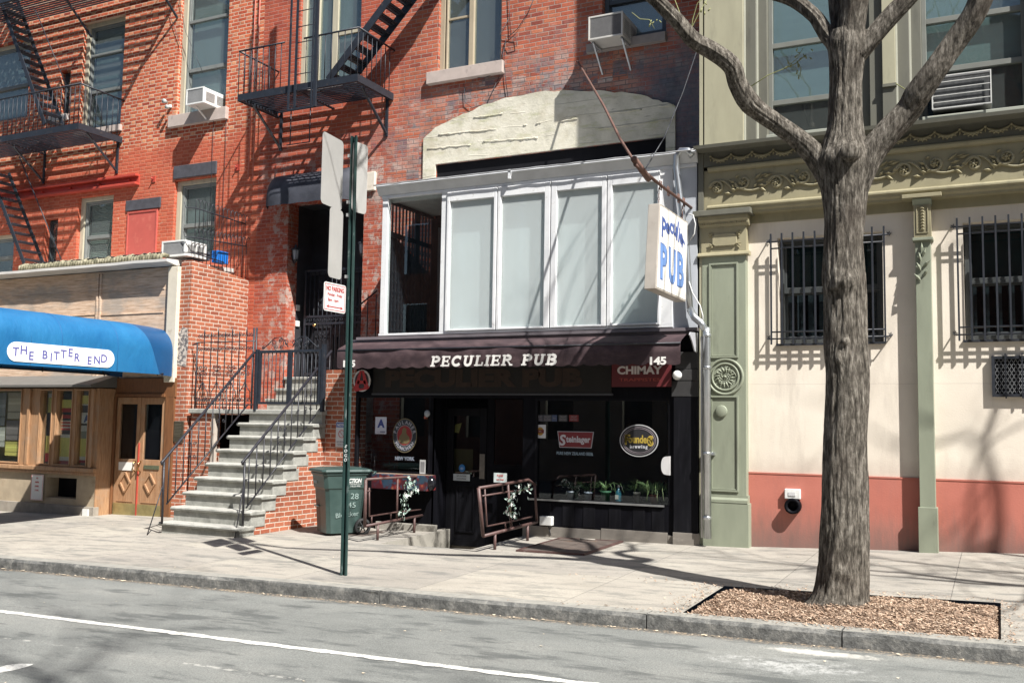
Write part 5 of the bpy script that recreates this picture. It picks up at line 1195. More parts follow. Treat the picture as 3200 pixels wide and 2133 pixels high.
# oval brewing sign
cx_, cz_ = atY(1996, 1376, .03).x, atY(1996, 1376, .03).z
t = thing('oval_beer_sign', 'black oval brewing sign with gold lettering beside the corner post', 'sign', (cx_, .03, cz_-.2), 'brewery emblems on the pub glass')
disc(cx_, cz_, .285, .225, .037, .003, 56).build('silver_rim', pm((.42, .42, .42)), t); disc(cx_, cz_, .272, .212, .0338, .001, 56).build('dark_field', pm((.012, .012, .014)), t)
mb = MB()
for rx, rz_ in ((.245, .188), (.225, .168)): mb.tube([(cx_+rx*math.cos(a*pi/28), .032, cz_+rz_*math.sin(a*pi/28)) for a in range(57)], .0035, 4, False)
mb.build('ring_line', pm((.26, .22, .24)), t)
letters(t, [('Founders', .15, cx_, cz_+.02, dict(width=.40, off=.005)), ('F', .2, cx_-.165, cz_+.01, dict(off=.004)), ('S', .2, cx_+.175, cz_+.0, dict(off=.004))], (.36, .26, .04), .031)
letters(t, [('brewing', .065, cx_, cz_-.09, dict(width=.26, off=.003, space=1.3))], (.42, .42, .44), .031, 'small_lettering')
# half dish in window, electrical boxes, globe lamp
p = atY(2094, 1454, -.0); MB().prism([(p.x+.012, p.z-.13), (p.x+.012, p.z+.13)]+[(p.x-.02-.09*math.sin(pi*(i+.5)/12)**.6, p.z+.125*math.cos(pi*(i+.5)/12)) for i in range(12)], -.06, -.005).build('half_round_shade', pm((.55, .54, .53)), None, 'pale half round wall light cover beside the black corner post', 'lamp')
p = atY(1708, 1626, -.05); t = thing('outlet_box', 'white weatherproof electrical box low on the black pub panel', 'electrical box', (p.x, -.05, p.z-.07)); MB().box(p.x-.095, p.x+.095, -.09, -.001, p.z-.065, p.z+.065).build('cover', WMET, t, bevel=.008); MB().tube([(p.x+.03, -.05, p.z-.06), (p.x+.05, -.02, -.02)], .008, 5).build('cable', BLACK, t)
p = atY(2117, 1172, -.13); t = thing('globe_lamp', 'small white globe lamp below the right end of the pub awning', 'lamp', (p.x, -.1, p.z-.05)); MB().ball((p.x, -.14, p.z), .065, 12).build('globe', plain('opal_globe', (.70, .70, .68), .25, .02, 5, 0, 0), t); MB().tube([(p.x, -.14, p.z), (p.x+.05, -.01, p.z+.02)], .02, 8).build('bracket', BLACK, t)
# plants on the display shelf
LEAF = plain('leaf_green', (.09, .19, .05), .5, .4, 12); LEAFB = plain('spider_leaf', (.26, .38, .15), .5, .4, 20)
def pot(mb, x, y, z, r, h): return mb.lathe([(0, 0), (r*.72, 0), (r, h), (r*1.08, h), (r*1.08, h*.85)], (x, y, z), 'z', 14, True)
def plant(px, kind, potc, lab, r=.055, h=.11, n=26, L=.25, sp=1.0):
    x = atY(px, 1550, .22).x; z = W2[2]-.006; y = .22
    t = thing('potted_plant', lab, 'plant', (x, y, z), 'plants on the pub window shelf')
    pot(MB(), x, y, z, r, h).build('pot', plain('pot', potc, .6, .1, 9), t)
    MB().lathe([(0, 0), (r*.95, 0)], (x, y, z+h*.9), 'z', 14).build('soil', SOIL, t)
    mb = MB()
    for i in range(n):
        a = random.random()*2*pi; l = L*random.uniform(.5, 1.1); w_ = .009 if kind == 'blade' else .018
        d = Vector((math.cos(a), math.sin(a)*.55, 0)); side = Vector((-d.y, d.x, 0))*w_
        pts = [Vector((x, y, z+h))+d*l*t_*.75*sp+Vector((0, 0, l*(1.15*t_-1.15*t_*t_*random.uniform(.7, 1.15)))) for t_ in (0, .2, .4, .6, .8, 1)]
        if kind != 'blade':
            c0 = pts[random.choice((2, 3, 4))]; mb.quad(c0, c0+side+d*.02, c0+d*.05, c0-side+d*.02)
            continue
        o = len(mb.v); vs = []
        for k, q in enumerate(pts): ww = 1-k/5.2; vs += [q+side*ww, q-side*ww]
        mb.add(vs, [(2*k, 2*k+2, 2*k+3, 2*k+1) for k in range(5)], True)
    mb.build('foliage', LEAFB if kind == 'blade' else LEAF, t)
plant(1783, 'leaf', (.55, .56, .55), 'small leafy plant in a white pot, leftmost on the pub window shelf', .055, .12, 110, .36)
plant(1838, 'leaf', (.30, .32, .34), 'bushy plant in a grey pot between the white pot and the green one', .06, .12, 150, .42)
plant(1893, 'blade', (.05, .16, .07), 'striped spider plant in a green pot left of the bottle', .075, .15, 34, .40)
plant(1990, 'leaf', (.25, .22, .18), 'trailing plant in a dull jar right of the bottle', .05, .15, 70, .30)
plant(2045, 'blade', (.28, .09, .05), 'big grassy spider plant in a terracotta pot at the right end of the shelf', .07, .13, 210, .50, 1.15)
x = atY(1932, 1550, .22).x; z = W2[2]-.006
t = thing('soda_bottle', 'blue green glass siphon bottle among the plants', 'bottle', (x, .22, z)); MB().lathe([(0, 0), (.042, 0), (.045, .02), (.045, .11), (.035, .15), (.015, .17), (.015, .20), (0, .20)], (x, .22, z), 'z', 14).build('body', plain('bottle_glass', (.03, .13, .16), .15, .1, 5, 0, 0), t); MB().lathe([(.018, .20), (.018, .235), (0, .24)], (x, .22, z), 'z', 10).tube([(x, .22, z+.225), (x+.05, .22, z+.22), (x+.065, .22, z+.18)], .006, 5).build('siphon_head', GALV, t)
MB().box(x-.03, x+.02, .172, .176, z+.04, z+.10).build('label', pm((.55, .52, .42)), t)
# awning of the pub
s = Mt('brown_canvas'); X, Y, Z = s.xyz(); s.setv('Base Color', s.ramp(s.noise(2.5, 6, .65, stretch=(1, 1, 2)), [(.25, (.024, .014, .017)), (.5, (.045, .027, .030)), (.75, (.095, .060, .062))])); s.setv('Roughness', .75); s.setv('Specular IOR Level', .35); s.bump(s.noise(6, 4), .35, .02); CANV = s.m
aw = thing('pub_awning', 'dark brown scalloped awning lettered PECULIER PUB across the storefront', 'awning', (-6.6, -.2, 2.4))
AX0, AX1 = -9.42, -3.80; yv = -.45; z1_, z0_ = 2.70, 2.43
n = 150; mb = MB(); vs = []
for i in range(n+1):
    x = AX0+(AX1-AX0)*i/n; f = (x-AX0)/.235; sc_ = abs(math.sin(pi*f))**.6*.035; wv = .006*math.sin(x*4.1)+.004*math.sin(x*11)
    vs += [(x, 0.0-.0, 2.85), (x, -.16, 2.835), (x, -.40+wv, z1_+.035), (x, yv+wv, z1_), (x, yv-.004+wv*1.5, (z1_+z0_)/2), (x, yv+wv*2, z0_-sc_)]
mb.add(vs, [(i*6+j, i*6+j+1, (i+1)*6+j+1, (i+1)*6+j) for i in range(n) for j in range(5)], True)
mb.quad((AX0, 0, 2.85), (AX0, -.16, 2.835), (AX0, -.4, z1_+.035), (AX0, yv, z1_), (AX0, yv, z0_), (AX0, -.1, z0_-.02), (AX0, 0, z0_+.1))
mb.build('awning_cover', CANV, aw)
mb = MB(); mb.tube([(AX0, -.05, 2.865), (AX1+.02, -.05, 2.865)], .028, 8); mb.box(AX0+.1, PX1+.0, -.10, -.0, 2.885, 2.93)
mb.build('roller_box', plain('awning_box', (.16, .14, .15), .5, .2, 3), aw)
mb = MB(); mb.tube([(AX0, yv, z1_-.01), (AX1, yv, z1_-.01)], .014, 8); mb.tube([(AX0+.3, -.02, 2.6), (AX0+.3, yv, z1_)], .012, 6); mb.tube([(AX1-.2, -.02, 2.6), (AX1-.2, yv, z1_)], .012, 6); mb.build('awning_arm', RAILI, aw)
MB().prismx([(-.02, 2.86), (-.36, 2.84), (-.40, 2.80), (-.28, 2.72), (-.16, 2.60), (-.02, 2.58)], AX1+.10, AX1+.115).build('end_bracket', plain('bracket_grey', (.36, .36, .38), .5, .1, 5), aw)
# lettering: bold slab italics, drawn as strokes
def slab(mb, tx, size, cx, cz, y, k=.2, w=.17, gap=.10):
    # unit letters: height 1; strokes (x0,z0,x1,z1), arcs as polylines
    def arc(cx, cz, rx, rz, a0, a1, n=9): return [(cx+rx*math.cos(math.radians(a0+(a1-a0)*i/n)), cz+rz*math.sin(math.radians(a0+(a1-a0)*i/n))) for i in range(n+1)]
    S = {'P': (.72, [[(.16, 0), (.16, 1)], arc(.34, .71, .27, .23, 90, -90), [(.16, .94), (.34, .94)], [(.16, .48), (.34, .48)], [(0, .05), (.36, .05)], [(0, .95), (.2, .95)]]),
         'E': (.72, [[(.16, 0), (.16, 1)], [(0, .06), (.66, .06)], [(0, .94), (.64, .94)], [(.16, .5), (.5, .5)], [(.62, .02), (.62, .28)], [(.60, .72), (.60, .98)], [(.5, .36), (.5, .64)]]),
         'C': (.78, [arc(.40, .5, .31, .42, 48, 318, 16), [(.64, .66), (.64, .98)]]),
         'U': (.84, [[(.18, 1), (.18, .38)], arc(.40, .36, .22, .29, 180, 360), [(.62, .38), (.62, 1)], [(.02, .95), (.34, .95)], [(.48, .95), (.8, .95)]]),
         'L': (.66, [[(.16, 0), (.16, 1)], [(0, .06), (.6, .06)], [(0, .95), (.34, .95)], [(.58, .02), (.58, .34)]]),
         'I': (.36, [[(.17, 0), (.17, 1)], [(0, .05), (.34, .05)], [(0, .95), (.34, .95)]]),
         'R': (.84, [[(.16, 0), (.16, 1)], arc(.34, .73, .25, .21, 90, -90), [(.16, .94), (.34, .94)], [(.16, .52), (.36, .52)], [(0, .05), (.34, .05)], [(0, .95), (.2, .95)], [(.38, .5), (.68, .06)], [(.6, .05), (.82, .05)]]),
         'B': (.76, [[(.16, 0), (.16, 1)], arc(.36, .74, .23, .20, 90, -90), arc(.36, .28, .30, .22, 90, -90), [(0, .94), (.36, .94)], [(0, .06), (.36, .06)], [(.16, .52), (.36, .52)]]), ' ': (.45, [])}
    SX = 1.46; tot = sum(S[c][0]+gap for c in tx)-gap; x = cx-tot*size*SX/2; q = 0
    for c in tx:
        wd, st = S[c]
        for pl in st:
            vert = len(pl) == 2 and abs(pl[0][0]-pl[1][0]) < .01 and abs(pl[0][1]-pl[1][1]) > .6
            hw = (w if vert or len(pl) > 2 else w*.55)*size/2
            P_ = [Vector((x+(a*SX+(b-.5)*k)*size, 0, cz+(b-.5)*size)) for a, b in pl]
            for a, b in zip(P_, P_[1:]):
                d = (b-a).normalized(); nn = Vector((-d.z, 0, d.x))*hw; e = d*hw*.25; q += 1; yy = y-.0001*q
                mb.quad(tuple(Vector((a.x, yy, a.z))-e+nn), tuple(Vector((a.x, yy, a.z))-e-nn), tuple(Vector((b.x, yy, b.z))+e-nn), tuple(Vector((b.x, yy, b.z))+e+nn))
        x += (wd+gap)*size*SX
    return mb
AWW = pm((.72, .70, .66))
p = atY(1541, 1126, yv)
slab(MB(), 'PECULIER PUB', .150, p.x, p.z, yv-.026, gap=.10, w=.27).build('lettering', AWW, aw)
for q_ in ((2058, 1127), (1094, 1136)): p = atY(*q_, yv); text(MB(), '145', .14, (p.x, yv-.024, p.z), off=.006, width=.23).build('street_number', AWW, aw)

# ------------------------------------------------------------------ GLAZED BALCONY (greenhouse)
s = Mt('white_frame'); c = s.ramp(s.noise(2, 6, .65), [(.3, (.58, .59, .60)), (.7, (.76, .76, .75))]); c = s.mix(s.ma('MULTIPLY', s.sm(s.noise(8, 7, .8), .57, .68), .6), c, (.34, .32, .29))
s.setv('Base Color', c); s.setv('Roughness', .5); s.bump(s.noise(30, 4), .15, .004); WFR = s.m
gh = thing('glazed_balcony', 'white framed glass enclosure with pale curtains above the pub awning', 'glass enclosure', (-6.4, 0, 2.93))
def GX(px): return atY(px, 830, 0).x
gzb = 2.95; g0 = atY(1475, 1027, 0).z; g1 = atY(1475, 625, 0).z; gzt = atY(1475, 600, 0).z+.06
X0g = atY(1184, 1050, 0).x; X1g = GX(2103); xE = -3.70
mb = MB(); mb.box(X0g, X1g, -.02, .10, gzb, gzb+.035); mb.box(X0g, xE, -.025, .12, gzt-.03, gzt+.02); mb.box(X0g, xE, .12, .2, gzt-.06, gzt+.02)
for a, b in ((1193, 1210), (1378, 1402)): mb.box(GX(a)+(-.0), GX(b), -.02, .08, gzb+.036, gzt-.031)
mb.box(GX(2062), GX(2103), -.02, .10, gzb+.036, gzt-.031)
mb.build('frame', WFR, gh, bevel=.004)
wins = [(1406, 1544), (1566, 1703), (1741, 1882), (1914, 2057)]
edges = [1396, 1555, 1722, 1898, 2066]
for k, (a, b) in enumerate(wins):
    mb = MB(); xa, xb = GX(edges[k])+.008, GX(edges[k+1])-.008
    frame(mb, xa, xb, gzb+.04, gzt-.035, -.045, .03, (GX(a)-xa, xb-GX(b), g0-gzb-.04, gzt-.035-g1))
    o = mb.build('casement', WFR, gh, bevel=.006)
    MB().box(GX(a)-.01, GX(b)+.01, .0, .005, g0-.01, g1+.01).build('pane', G_DIRTY, o)
    mb = MB(); vs = []; n = 24; xa, xb = GX(a)-.05, GX(b)+.05
    for i in range(n+1): x = xa+(xb-xa)*i/n; vs += [(x, .155+.0015*math.sin(i*1.3+k), gzb+.03), (x, .155+.002*math.sin(i*.9+k*2), gzt-.02)]
    mb.add(vs, [(2*i, 2*i+2, 2*i+3, 2*i+1) for i in range(n)], True); mb.build('curtain', BL_SHEET, o)
MB().box(GX(1210)-.0, GX(1378), .02, .024, gzb+.03, gzt-.03).build('pane', glass('clear_pane', (.9, .93, .93), .03, .01), gh)
MB().box(X1g+.002, xE, -.005, .06, gzb-.04, gzt-.031).build('end_panel', plain('grey_panel', (.42, .44, .47), .55, .1, 3, 0, .1, 30, dirt=(.55, .56, .56), dsc=1.4), gh)
mb = MB(); mb.prismx([(-.02, gzt+.022), (-.12, gzt+.16), (-.11, gzt+.18), (.0, gzt+.175), (1.48, gzt+.36), (1.48, gzt+.30), (.12, gzt+.022)], X0g-.06, xE+.02); mb.build('roof', plain('roof_grey', (.50, .51, .52), .5, .15, 3, .2, .2, 30), gh, bevel=.004)
mb = MB(); P_ = []
for i in range(60): x = X0g-.08+(xE-X0g+.1)*i/59; P_.append((x, -.15+.01*noise.noise(Vector((x*3, 0, 0))), gzt+.175+.014*noise.noise(Vector((x*4, 2, 0)))))
mb.tube(P_, .012, 5); mb.build('roof_edge', plain('edge_flashing', (.42, .42, .42), .5, .2, 4, .3), gh)
mb = MB(); mb.box(GX(1600)-.02, GX(1600)+.02, -.148, -.10, gzt+.05, gzt+.19); mb.build('roof_clip', WFR, gh)
# interior: floor, ceiling, left end grille wall, inner door wall
MB().box(X0g+.1, xE-.02, .0+.02, 1.49, 2.90, 2.945).build('floor', plain('inner_floor', (.09, .09, .09), .8), gh)
MB().box(X0g+.05, xE-.02, .21, 1.48, gzt-.02, gzt+.01).build('ceiling', plain('inner_ceiling', (.40, .41, .40), .8), gh)
mb = MB(); mb.box(GX(1378)+.25, GX(1378)+.28, .17, 1.4, 2.95, gzt-.03); mb.build('partition', plain('partition_dark', (.05, .055, .06), .6), gh)
mb = MB(); xg = X0g+.07
for i in range(14): y = .1+1.35*i/13; mb.box(xg-.012, xg+.012, y-.010, y+.010, 2.95, gzt-.05)
mb.box(xg-.02, xg+.02, .05, 1.48, gzt-.08, gzt-.03); mb.box(xg-.02, xg+.02, .05, 1.48, gzt-.62, gzt-.54); mb.box(xg-.02, xg+.02, .05, 1.48, 2.95, 3.0); mb.box(xg-.02, xg+.02, .9, 1.0, 2.95, gzt-.05)
for zz in [gzt-.66-.16*k for k in range(12)]:
    for i in range(13): y = .15+1.35*i/13; mb.bar((xg, y-.05, zz), (xg, y+.05, zz-.16), .008); mb.bar((xg, y+.05, zz), (xg, y-.05, zz-.16), .008)
mb.build('folding_grille', BLACK, gh)
mb = MB(); mb.quad((xg-.03, 0.05, 2.95), (xg-.03, 1.48, 2.95), (xg-.03, 1.48, 4.15), (xg-.03, .05, 4.75)); mb.build('dark_screen', plain('screen_dark', (.035, .04, .05), .8, .3, 9), gh)
mb = MB(); mb.box(X0g+.1, X0g+2.0, 1.40, 1.46, 2.95, gzt-.1); mb.build('inner_wall', VOID, gh)
mb = MB(); frame(mb, X0g+.35, X0g+1.2, 2.95, gzt-.3, 1.2, 1.25, .05); mb.build('inner_frame', plain('inner_frame_g', (.12, .13, .14), .5), gh)

# ------------------------------------------------------------------ hanging sign, its pole and the wires
hs_ = thing('hanging_sign', 'white double sided box sign reading peculier PUB hanging from the rusty pole', 'sign', (-3.8, -.7, 3.3))
XH = -3.745
mb = MB(); bd = [(q.y, q.z) for q in (atX(2049, 901, XH), atX(2143, 943, XH), atX(2149, 693, XH), atX(2062, 635, XH))]; bc_ = (sum(q[0] for q in bd)/4, sum(q[1] for q in bd)/4); fd = [(bc_[0]+(a-bc_[0])*.955, bc_[1]+(b-bc_[1])*.955) for a, b in bd]
mb.prismx(bd, XH-.15, XH); mb.build('box', plain('sign_case', (.42, .38, .33), .5, .1, 4, .2, .2, 30, dirt=(.28, .24, .2)), hs_, bevel=.006)
MB().prismx(fd, XH+.0015, XH+.004).build('face', plain('sign_white', (.74, .72, .67), .45, .03, 2, 0, 0, dirt=(.60, .55, .47), dsc=2, dlo=.6, dhi=.8), hs_)
def hp(cx, cy): return atX(1600+cx/2.24, 450+cy/2.24, XH+.006)
mb = MB()
for ch, cx, cy, h, wd, ro in (('P', 1064, 588, .26, .17, -.1), ('e', 1091, 590, .20, .17, -.1), ('c', 1117, 588, .20, .15, -.15), ('u', 1141, 604, .21, .15, -.2), ('l', 1159, 608, .28, .05, -.3), ('i', 1171, 636, .23, .05, -.3), ('e', 1185, 662, .20, .14, -.45), ('r', 1199, 704, .20, .12, -.45)):
    p = hp(cx, cy); text(mb, ch, h*1.35, (XH+.0055, p.y, p.z), ex=(0, 1, 0), off=.009, rot=ro, width=wd)
mb.build('script_lettering', pm((.06, .10, .28)), hs_)
for fx_, col, of, xx in ((0, (.08, .14, .32), .030, .0050), (0, (.13, .24, .50), .014, .0068)):
    mb = MB()
    for ch, cx, cy, wd in (('P', 1063, 828, .25), ('U', 1122, 856, .27), ('B', 1180, 884, .27)):
        p = hp(cx, cy); text(mb, ch, .60, (XH+xx, p.y, p.z), ex=(0, 1, 0), off=of, width=wd+(of-.012)*2, rot=-.02)
    mb.build('block_lettering', pm(col), hs_)
mb = MB()
for y, z in ((-1.33, 4.42), (-.3, 4.40)):
    for k in range(5): mb.tube([(-3.82+.012*math.cos(a*pi/3)*(k % 2), y+.012*math.cos(a*pi/3)*(1-k % 2), z+.04*k+.022*math.sin(a*pi/3)) for a in range(7)], .005, 4, False)
mb.build('chain', RUST, hs_)
pl = thing('sign_pole', 'long rusty pole and brace reaching from the brick wall over the street', 'pole', (-3.8, 0, 4.6))
MB().tube([(-3.78, .1, 4.61), (-3.8, -1.2, 4.63), (-3.8, -2.3, 4.66)], [.020, .020, .024], 8).build('pole', RUST, pl)
mb = MB(); mb.tube([(-3.8, -2.1, 4.62), (-4.35, -1.33, 5.30), (-5.0, -.25, 6.15), (-6.16, YB, 7.6)], .018, 6); mb.tube([(-3.8, -2.35, 4.72), (-3.8, -1.8, 4.60)], .04, 6); mb.build('brace', RUST, pl)
mb = MB()
for y in (-1.33, -1.0, -.55, -.3): mb.tube([(-3.8, y-.03, 4.69), (-3.8, y-.03, 4.57), (-3.8, y+.03, 4.57), (-3.8, y+.03, 4.69)], .009, 5)
mb.build('clamp', RUST, pl)
mb = MB(); a = Vector((-3.8, -2.0, 4.64)); b = atY(2150, 339, 1.3); c_ = atY(2178, 214, 0.02); m1 = Vector((-3.78, -.5, 5.55)); mb.tube([tuple(a), tuple(a.lerp(Vector((-3.66, .02, 7.0)), .33)-Vector((0, 0, .18))), tuple(a.lerp(Vector((-3.66, .02, 7.0)), .66)-Vector((0, 0, .16))), (-3.66, .02, 7.0)], .008, 5); mb.build('guy_chain', BLACK, pl)
GAL2 = plain('zinc_pipe', (.50, .52, .53), .3, .12, 6, .85, .15, 20)
dp = thing('rain_pipe', 'shiny galvanised rain pipe bending down the corner between pub and green building', 'pipe', (-3.62, -.1, 0))
pts = [atY(x, y, -.10) for x, y in [(2163, 488), (2150, 470), (2128, 470), (2114, 488), (2113, 525), (2128, 640), (2146, 780), (2152, 900), (2156, 965)]]
pts2 = [(atY(2156, 965, -.10)), atY(2170, 992, -.12), atY(2190, 1008, -.14), atY(2204, 1030, -.14)]
mb = MB(); mb.tube([tuple(p) for p in pts], .045, 12); mb.tube([tuple(p) for p in pts2], .05, 12); x = pts2[-1].x
zt_ = pts2[-1].z; zb_ = .10
def flute(q, an, t, r): return 0
mb.tube([(x+.015, -.14, zt_+.03), (x+.02, -.14, zt_-.08), (x+.03, -.14, zb_)], .05, 12); mb.build('pipe', GAL2, dp)
mb = MB()
for z in (zt_-.1, 2.35, 1.2, .35): mb.lathe([(.052, 0), (.058, .005), (.058, .04), (.052, .045)], (x+.022, -.14, z), 'z', 14)
mb.box(x-.06, x+.1, -.09, .0, 1.2, 1.24); mb.build('pipe_strap', GAL2, dp)
mb = MB(); mb.tube([(x-.06, -.1, 2.8), (x-.055, -.1, .1)], .018, 8); mb.build('electric_conduit', plain('conduit_grey', (.42, .42, .41), .5, .1, 5), None, 'thin grey electric conduit running down beside the rain pipe', 'conduit')
mb = MB(); q = [atY(a_, b_, -.16) for a_, b_ in [(2150, 668), (2166, 672), (2173, 700), (2170, 730), (2157, 750)]]; mb.tube([tuple(p) for p in q], .008, 6)
q = [atY(a_, b_, -.14) for a_, b_ in [(2153, 880), (2164, 915), (2188, 955), (2196, 985), (2197, 1005)]]; mb.tube([tuple(p) for p in q], .008, 6)
mb.build('loose_cable', plain('white_cable', (.60, .60, .58), .5, .05), None, 'white loose cable looping beside the hanging sign and rain pipe', 'cable')
# wires drooping on the brick fronts
mb = MB()
for L in ([(1590, 60), (1560, 110), (1588, 115), (1612, 118), (1615, 145), (1590, 152), (1578, 128), (1575, 190), (1580, 250), (1588, 310)], [(1675, -20), (1650, 40), (1618, 90), (1590, 115)], [(1590, -20), (1595, 110)], [(1464, 214), (1475, 240), (1510, 245), (1560, 225), (1582, 120)], [(1450, 262), (1453, 320), (1475, 338), (1520, 325), (1560, 240)]):
    mb.tube([tuple(atY(a, b, YB-.03)) for a, b in L], .006, 4)
mb.build('loose_wire', BLACK, None, 'black loose wires looping on the brick right of the beige window', 'wire')
mb = MB()
for L in ([(520, -10), (535, 60), (560, 130), (575, 190)], [(560, 0), (580, 100), (610, 170), (635, 230)], [(668, 350), (665, 450), (660, 560), (655, 700)], [(708, 340), (705, 450), (698, 600), (690, 760)]):
    mb.tube([tuple(atY(a, b, YB-.03)) for a, b in L], .005, 4)
mb.build('loose_wire', BLACK, None, 'thin black wires hanging past the left tenement window with the white unit', 'wire')
p1 = atY(795, 0, YB-.06)
mb = MB(); 
for px in (792, 806): mb.tube([tuple(atY(px+8, -30, YB-.05)), tuple(atY(px-16, 560, YB-.05))], .012, 6)
mb.build('wall_conduit', plain('painted_conduit', (.36, .10, .07), .6, .15, 5), None, 'two red painted pipes running down the brick left of the stoop doorway', 'pipe')

# ================================================================== GREEN AND CREAM BUILDING
gb = thing('green_building', 'cream stucco building with sage green iron pilasters and scroll frieze', 'building', (0, 0, 0))
def paint(name, c, d, stretch=(2, 2, .5), r=.6, dsc=2.5): return plain(name, c, r, .10, 3, 0, .12, 30, dirt=d, dsc=dsc, dlo=.52, dhi=.8, stretch=stretch)
SAGE = paint('sage_paint', (.225, .245, .18), (.16, .17, .125)); SAGE2 = paint('olive_cream', (.28, .25, .155), (.19, .17, .11)); CREAMG = paint('cream_green', (.34, .32, .22), (.25, .235, .165)); GREYG = paint('grey_green', (.125, .122, .095), (.085, .082, .065))
s = Mt('cream_stucco'); X, Y, Z = s.xyz(); c = s.ramp(s.noise(1.5, 5), [(.3, (.65, .58, .485)), (.7, (.75, .68, .575))]); c = s.mix(s.ma('MULTIPLY', s.sm(s.noise(2.2, 8, .75, stretch=(1.4, 1, .22)), .50, .70), .5), c, (.50, .44, .37)); c = s.mix(s.ma('MULTIPLY', s.sm(s.noise(26, 4, .8), .68, .72), .5), c, (.35, .31, .27)); hl = s.ma('MULTIPLY', s.sm(s.ma('ABSOLUTE', s.ma('SUBTRACT', s.ma('ADD', Z, s.ma('MULTIPLY', s.noise(5, 3), .02)), 2.17)), .008, .003), .35); c = s.mix(hl, c, (.45, .39, .33)); c = s.mix(s.ma('MULTIPLY', s.sm(s.ma('ADD', Z, s.ma('MULTIPLY', s.noise(5, 5, .7), .3)), 1.45, 1.15), .45), c, (.46, .36, .30)); s.setv('Base Color', c); s.setv('Roughness', .85); s.bump(s.noise(60, 5), .3, .006); STUC = s.m
s = Mt('red_base_paint'); X, Y, Z = s.xyz(); c = s.ramp(s.noise(1.5, 5), [(.3, (.40, .125, .09)), (.7, (.48, .165, .12))])
dirt = s.ma('MULTIPLY', s.sm(s.ma('ADD', Z, s.ma('MULTIPLY', s.noise(4, 6, .75, stretch=(3, 1, .5)), .6)), 1.0, .3), .85); c = s.mix(dirt, c, (.15, .105, .09)); c = s.mix(s.ma('MULTIPLY', s.sm(s.noise(3, 7, .75, stretch=(1, 1, .25)), .5, .75), .5), c, (.30, .12, .10))
s.setv('Base Color', c); s.setv('Roughness', .75); s.bump(s.noise(50, 5), .3, .006); REDBASE = s.m
YS = .13; XR1 = 9.0
zrb = atY(2560, 1481, YS).z
G_GRL = glass('grilled_glass', (.6, .66, .68), .0, .01)
GW1 = R4(2430, 2760, 733, 1070, YS); w_ = GW1[1]-GW1[0]; GW2x = atY(3012, 880, YS).x; GW2 = (GW2x, GW2x+w_, atY(3100, 1060, YS).z, atY(3100, 690, YS).z)
z_led0 = atY(2253, 664, -.05).z; ZF0 = atY(2253, 644, 0).z; ZF1 = atY(2253, 530, 0).z; ZG1 = atY(2253, 479, 0).z; ZU = atY(2253, 450, -.22).z
VENT = R4(3108, 3215, 1120, 1232, YS)
mb = MB(); wall(mb, -3.3, XR1, zrb, z_led0+.06, YS, [GW1, GW2, VENT], .25); mb.build('stucco_wall', STUC, gb)
mb = MB(); mb.box(-3.1, XR1, YS-.012, YS+.2, -.4, zrb); mb.box(-3.1, XR1, YS-.018, YS-.013, zrb-.02, zrb+.0); mb.build('red_base', REDBASE, gb)
MB().box(-3.6, XR1, 1.6, 1.8, -.4, 14).build('rear_wall', VOID, gb)
MB().box(XR, XR+.05, .01, YB+.1, -.3, 14).build('flank_wall', CREAMG, gb)
for k, r in enumerate((GW1, GW2)):
    blm = BL_GRN; o = sash(gb, r[0]+.01, r[1]-.01, r[2]+.01, r[3]-.01, YS+.15, plain('sash_dark_g', (.05, .055, .055), .4, .2, 6), .05, blm, (.5, 1), gm=G_GRL); MB().box(r[0], r[1], YS+.6, YS+.62, r[2], r[3]).build('dark_room_wall', VOID, o)
    mb = MB()
    for i in range(9): x = r[0]+.1+(r[1]-r[0]-.2)*i/8; mb.box(x-.035, x+.035, YS+.29, YS+.30, r[2]+.05, (r[2]+r[3])/2-.04)
    mb.build('vertical_blind', plain('vane_grey', (.10, .10, .10), .8, .3, 8), o)
    MB().box(r[0]-.02, r[1]+.02, YS-.03, YS+.1, r[2]-.03, r[2]-.002).build('sill', BLACK, gb)
def grille(r, label):
    x0, x1, z0, z1 = r[0]-.06, r[1]+.03, r[2]-.02, r[3]+.04; yg = YS-.13
    t = thing('window_grille', label, 'window grille', ((x0+x1)/2, yg, z0), 'barred grilles over the ground floor windows')
    n = 10
    for i in range(n+1):
        x = x0+(x1-x0)*i/n; MB().box(x-.011, x+.011, yg-.011, yg+.011, z0, z1).build('bar', BLACK, t)
    for z in (z0+.075, z0+.165, z1-.20, z1-.11): MB().tube([(x0-.04 if z in (z0+.075, z1-.11) else x0, yg, z), (x1+.04 if z in (z0+.075, z1-.11) else x1, yg, z)], .011, 5).build('cross_rail', BLACK, t)
    for x in (x0-.05, x1+.05):
        for z in (z0+.075, z1-.11):
            mb = MB(); mb.bar((x, yg, z), (x-.02*(1 if x < x0 else -1), YS, z+.03), .014)
            for a in range(5):
                an = 2*pi*a/5; mb.quad((x, YS-.016, z+.03), (x+.016*math.cos(an-.5), YS-.02, z+.03+.016*math.sin(an-.5)), (x+.038*math.cos(an), YS-.014, z+.03+.038*math.sin(an)), (x+.016*math.cos(an+.5), YS-.02, z+.03+.016*math.sin(an+.5)))
            mb.build('corner_bracket', BLACK, t)
grille(GW1, 'black barred grille over the ground floor window behind the tree'); grille(GW2, 'black barred grille over the ground floor window at the right edge of the street front')
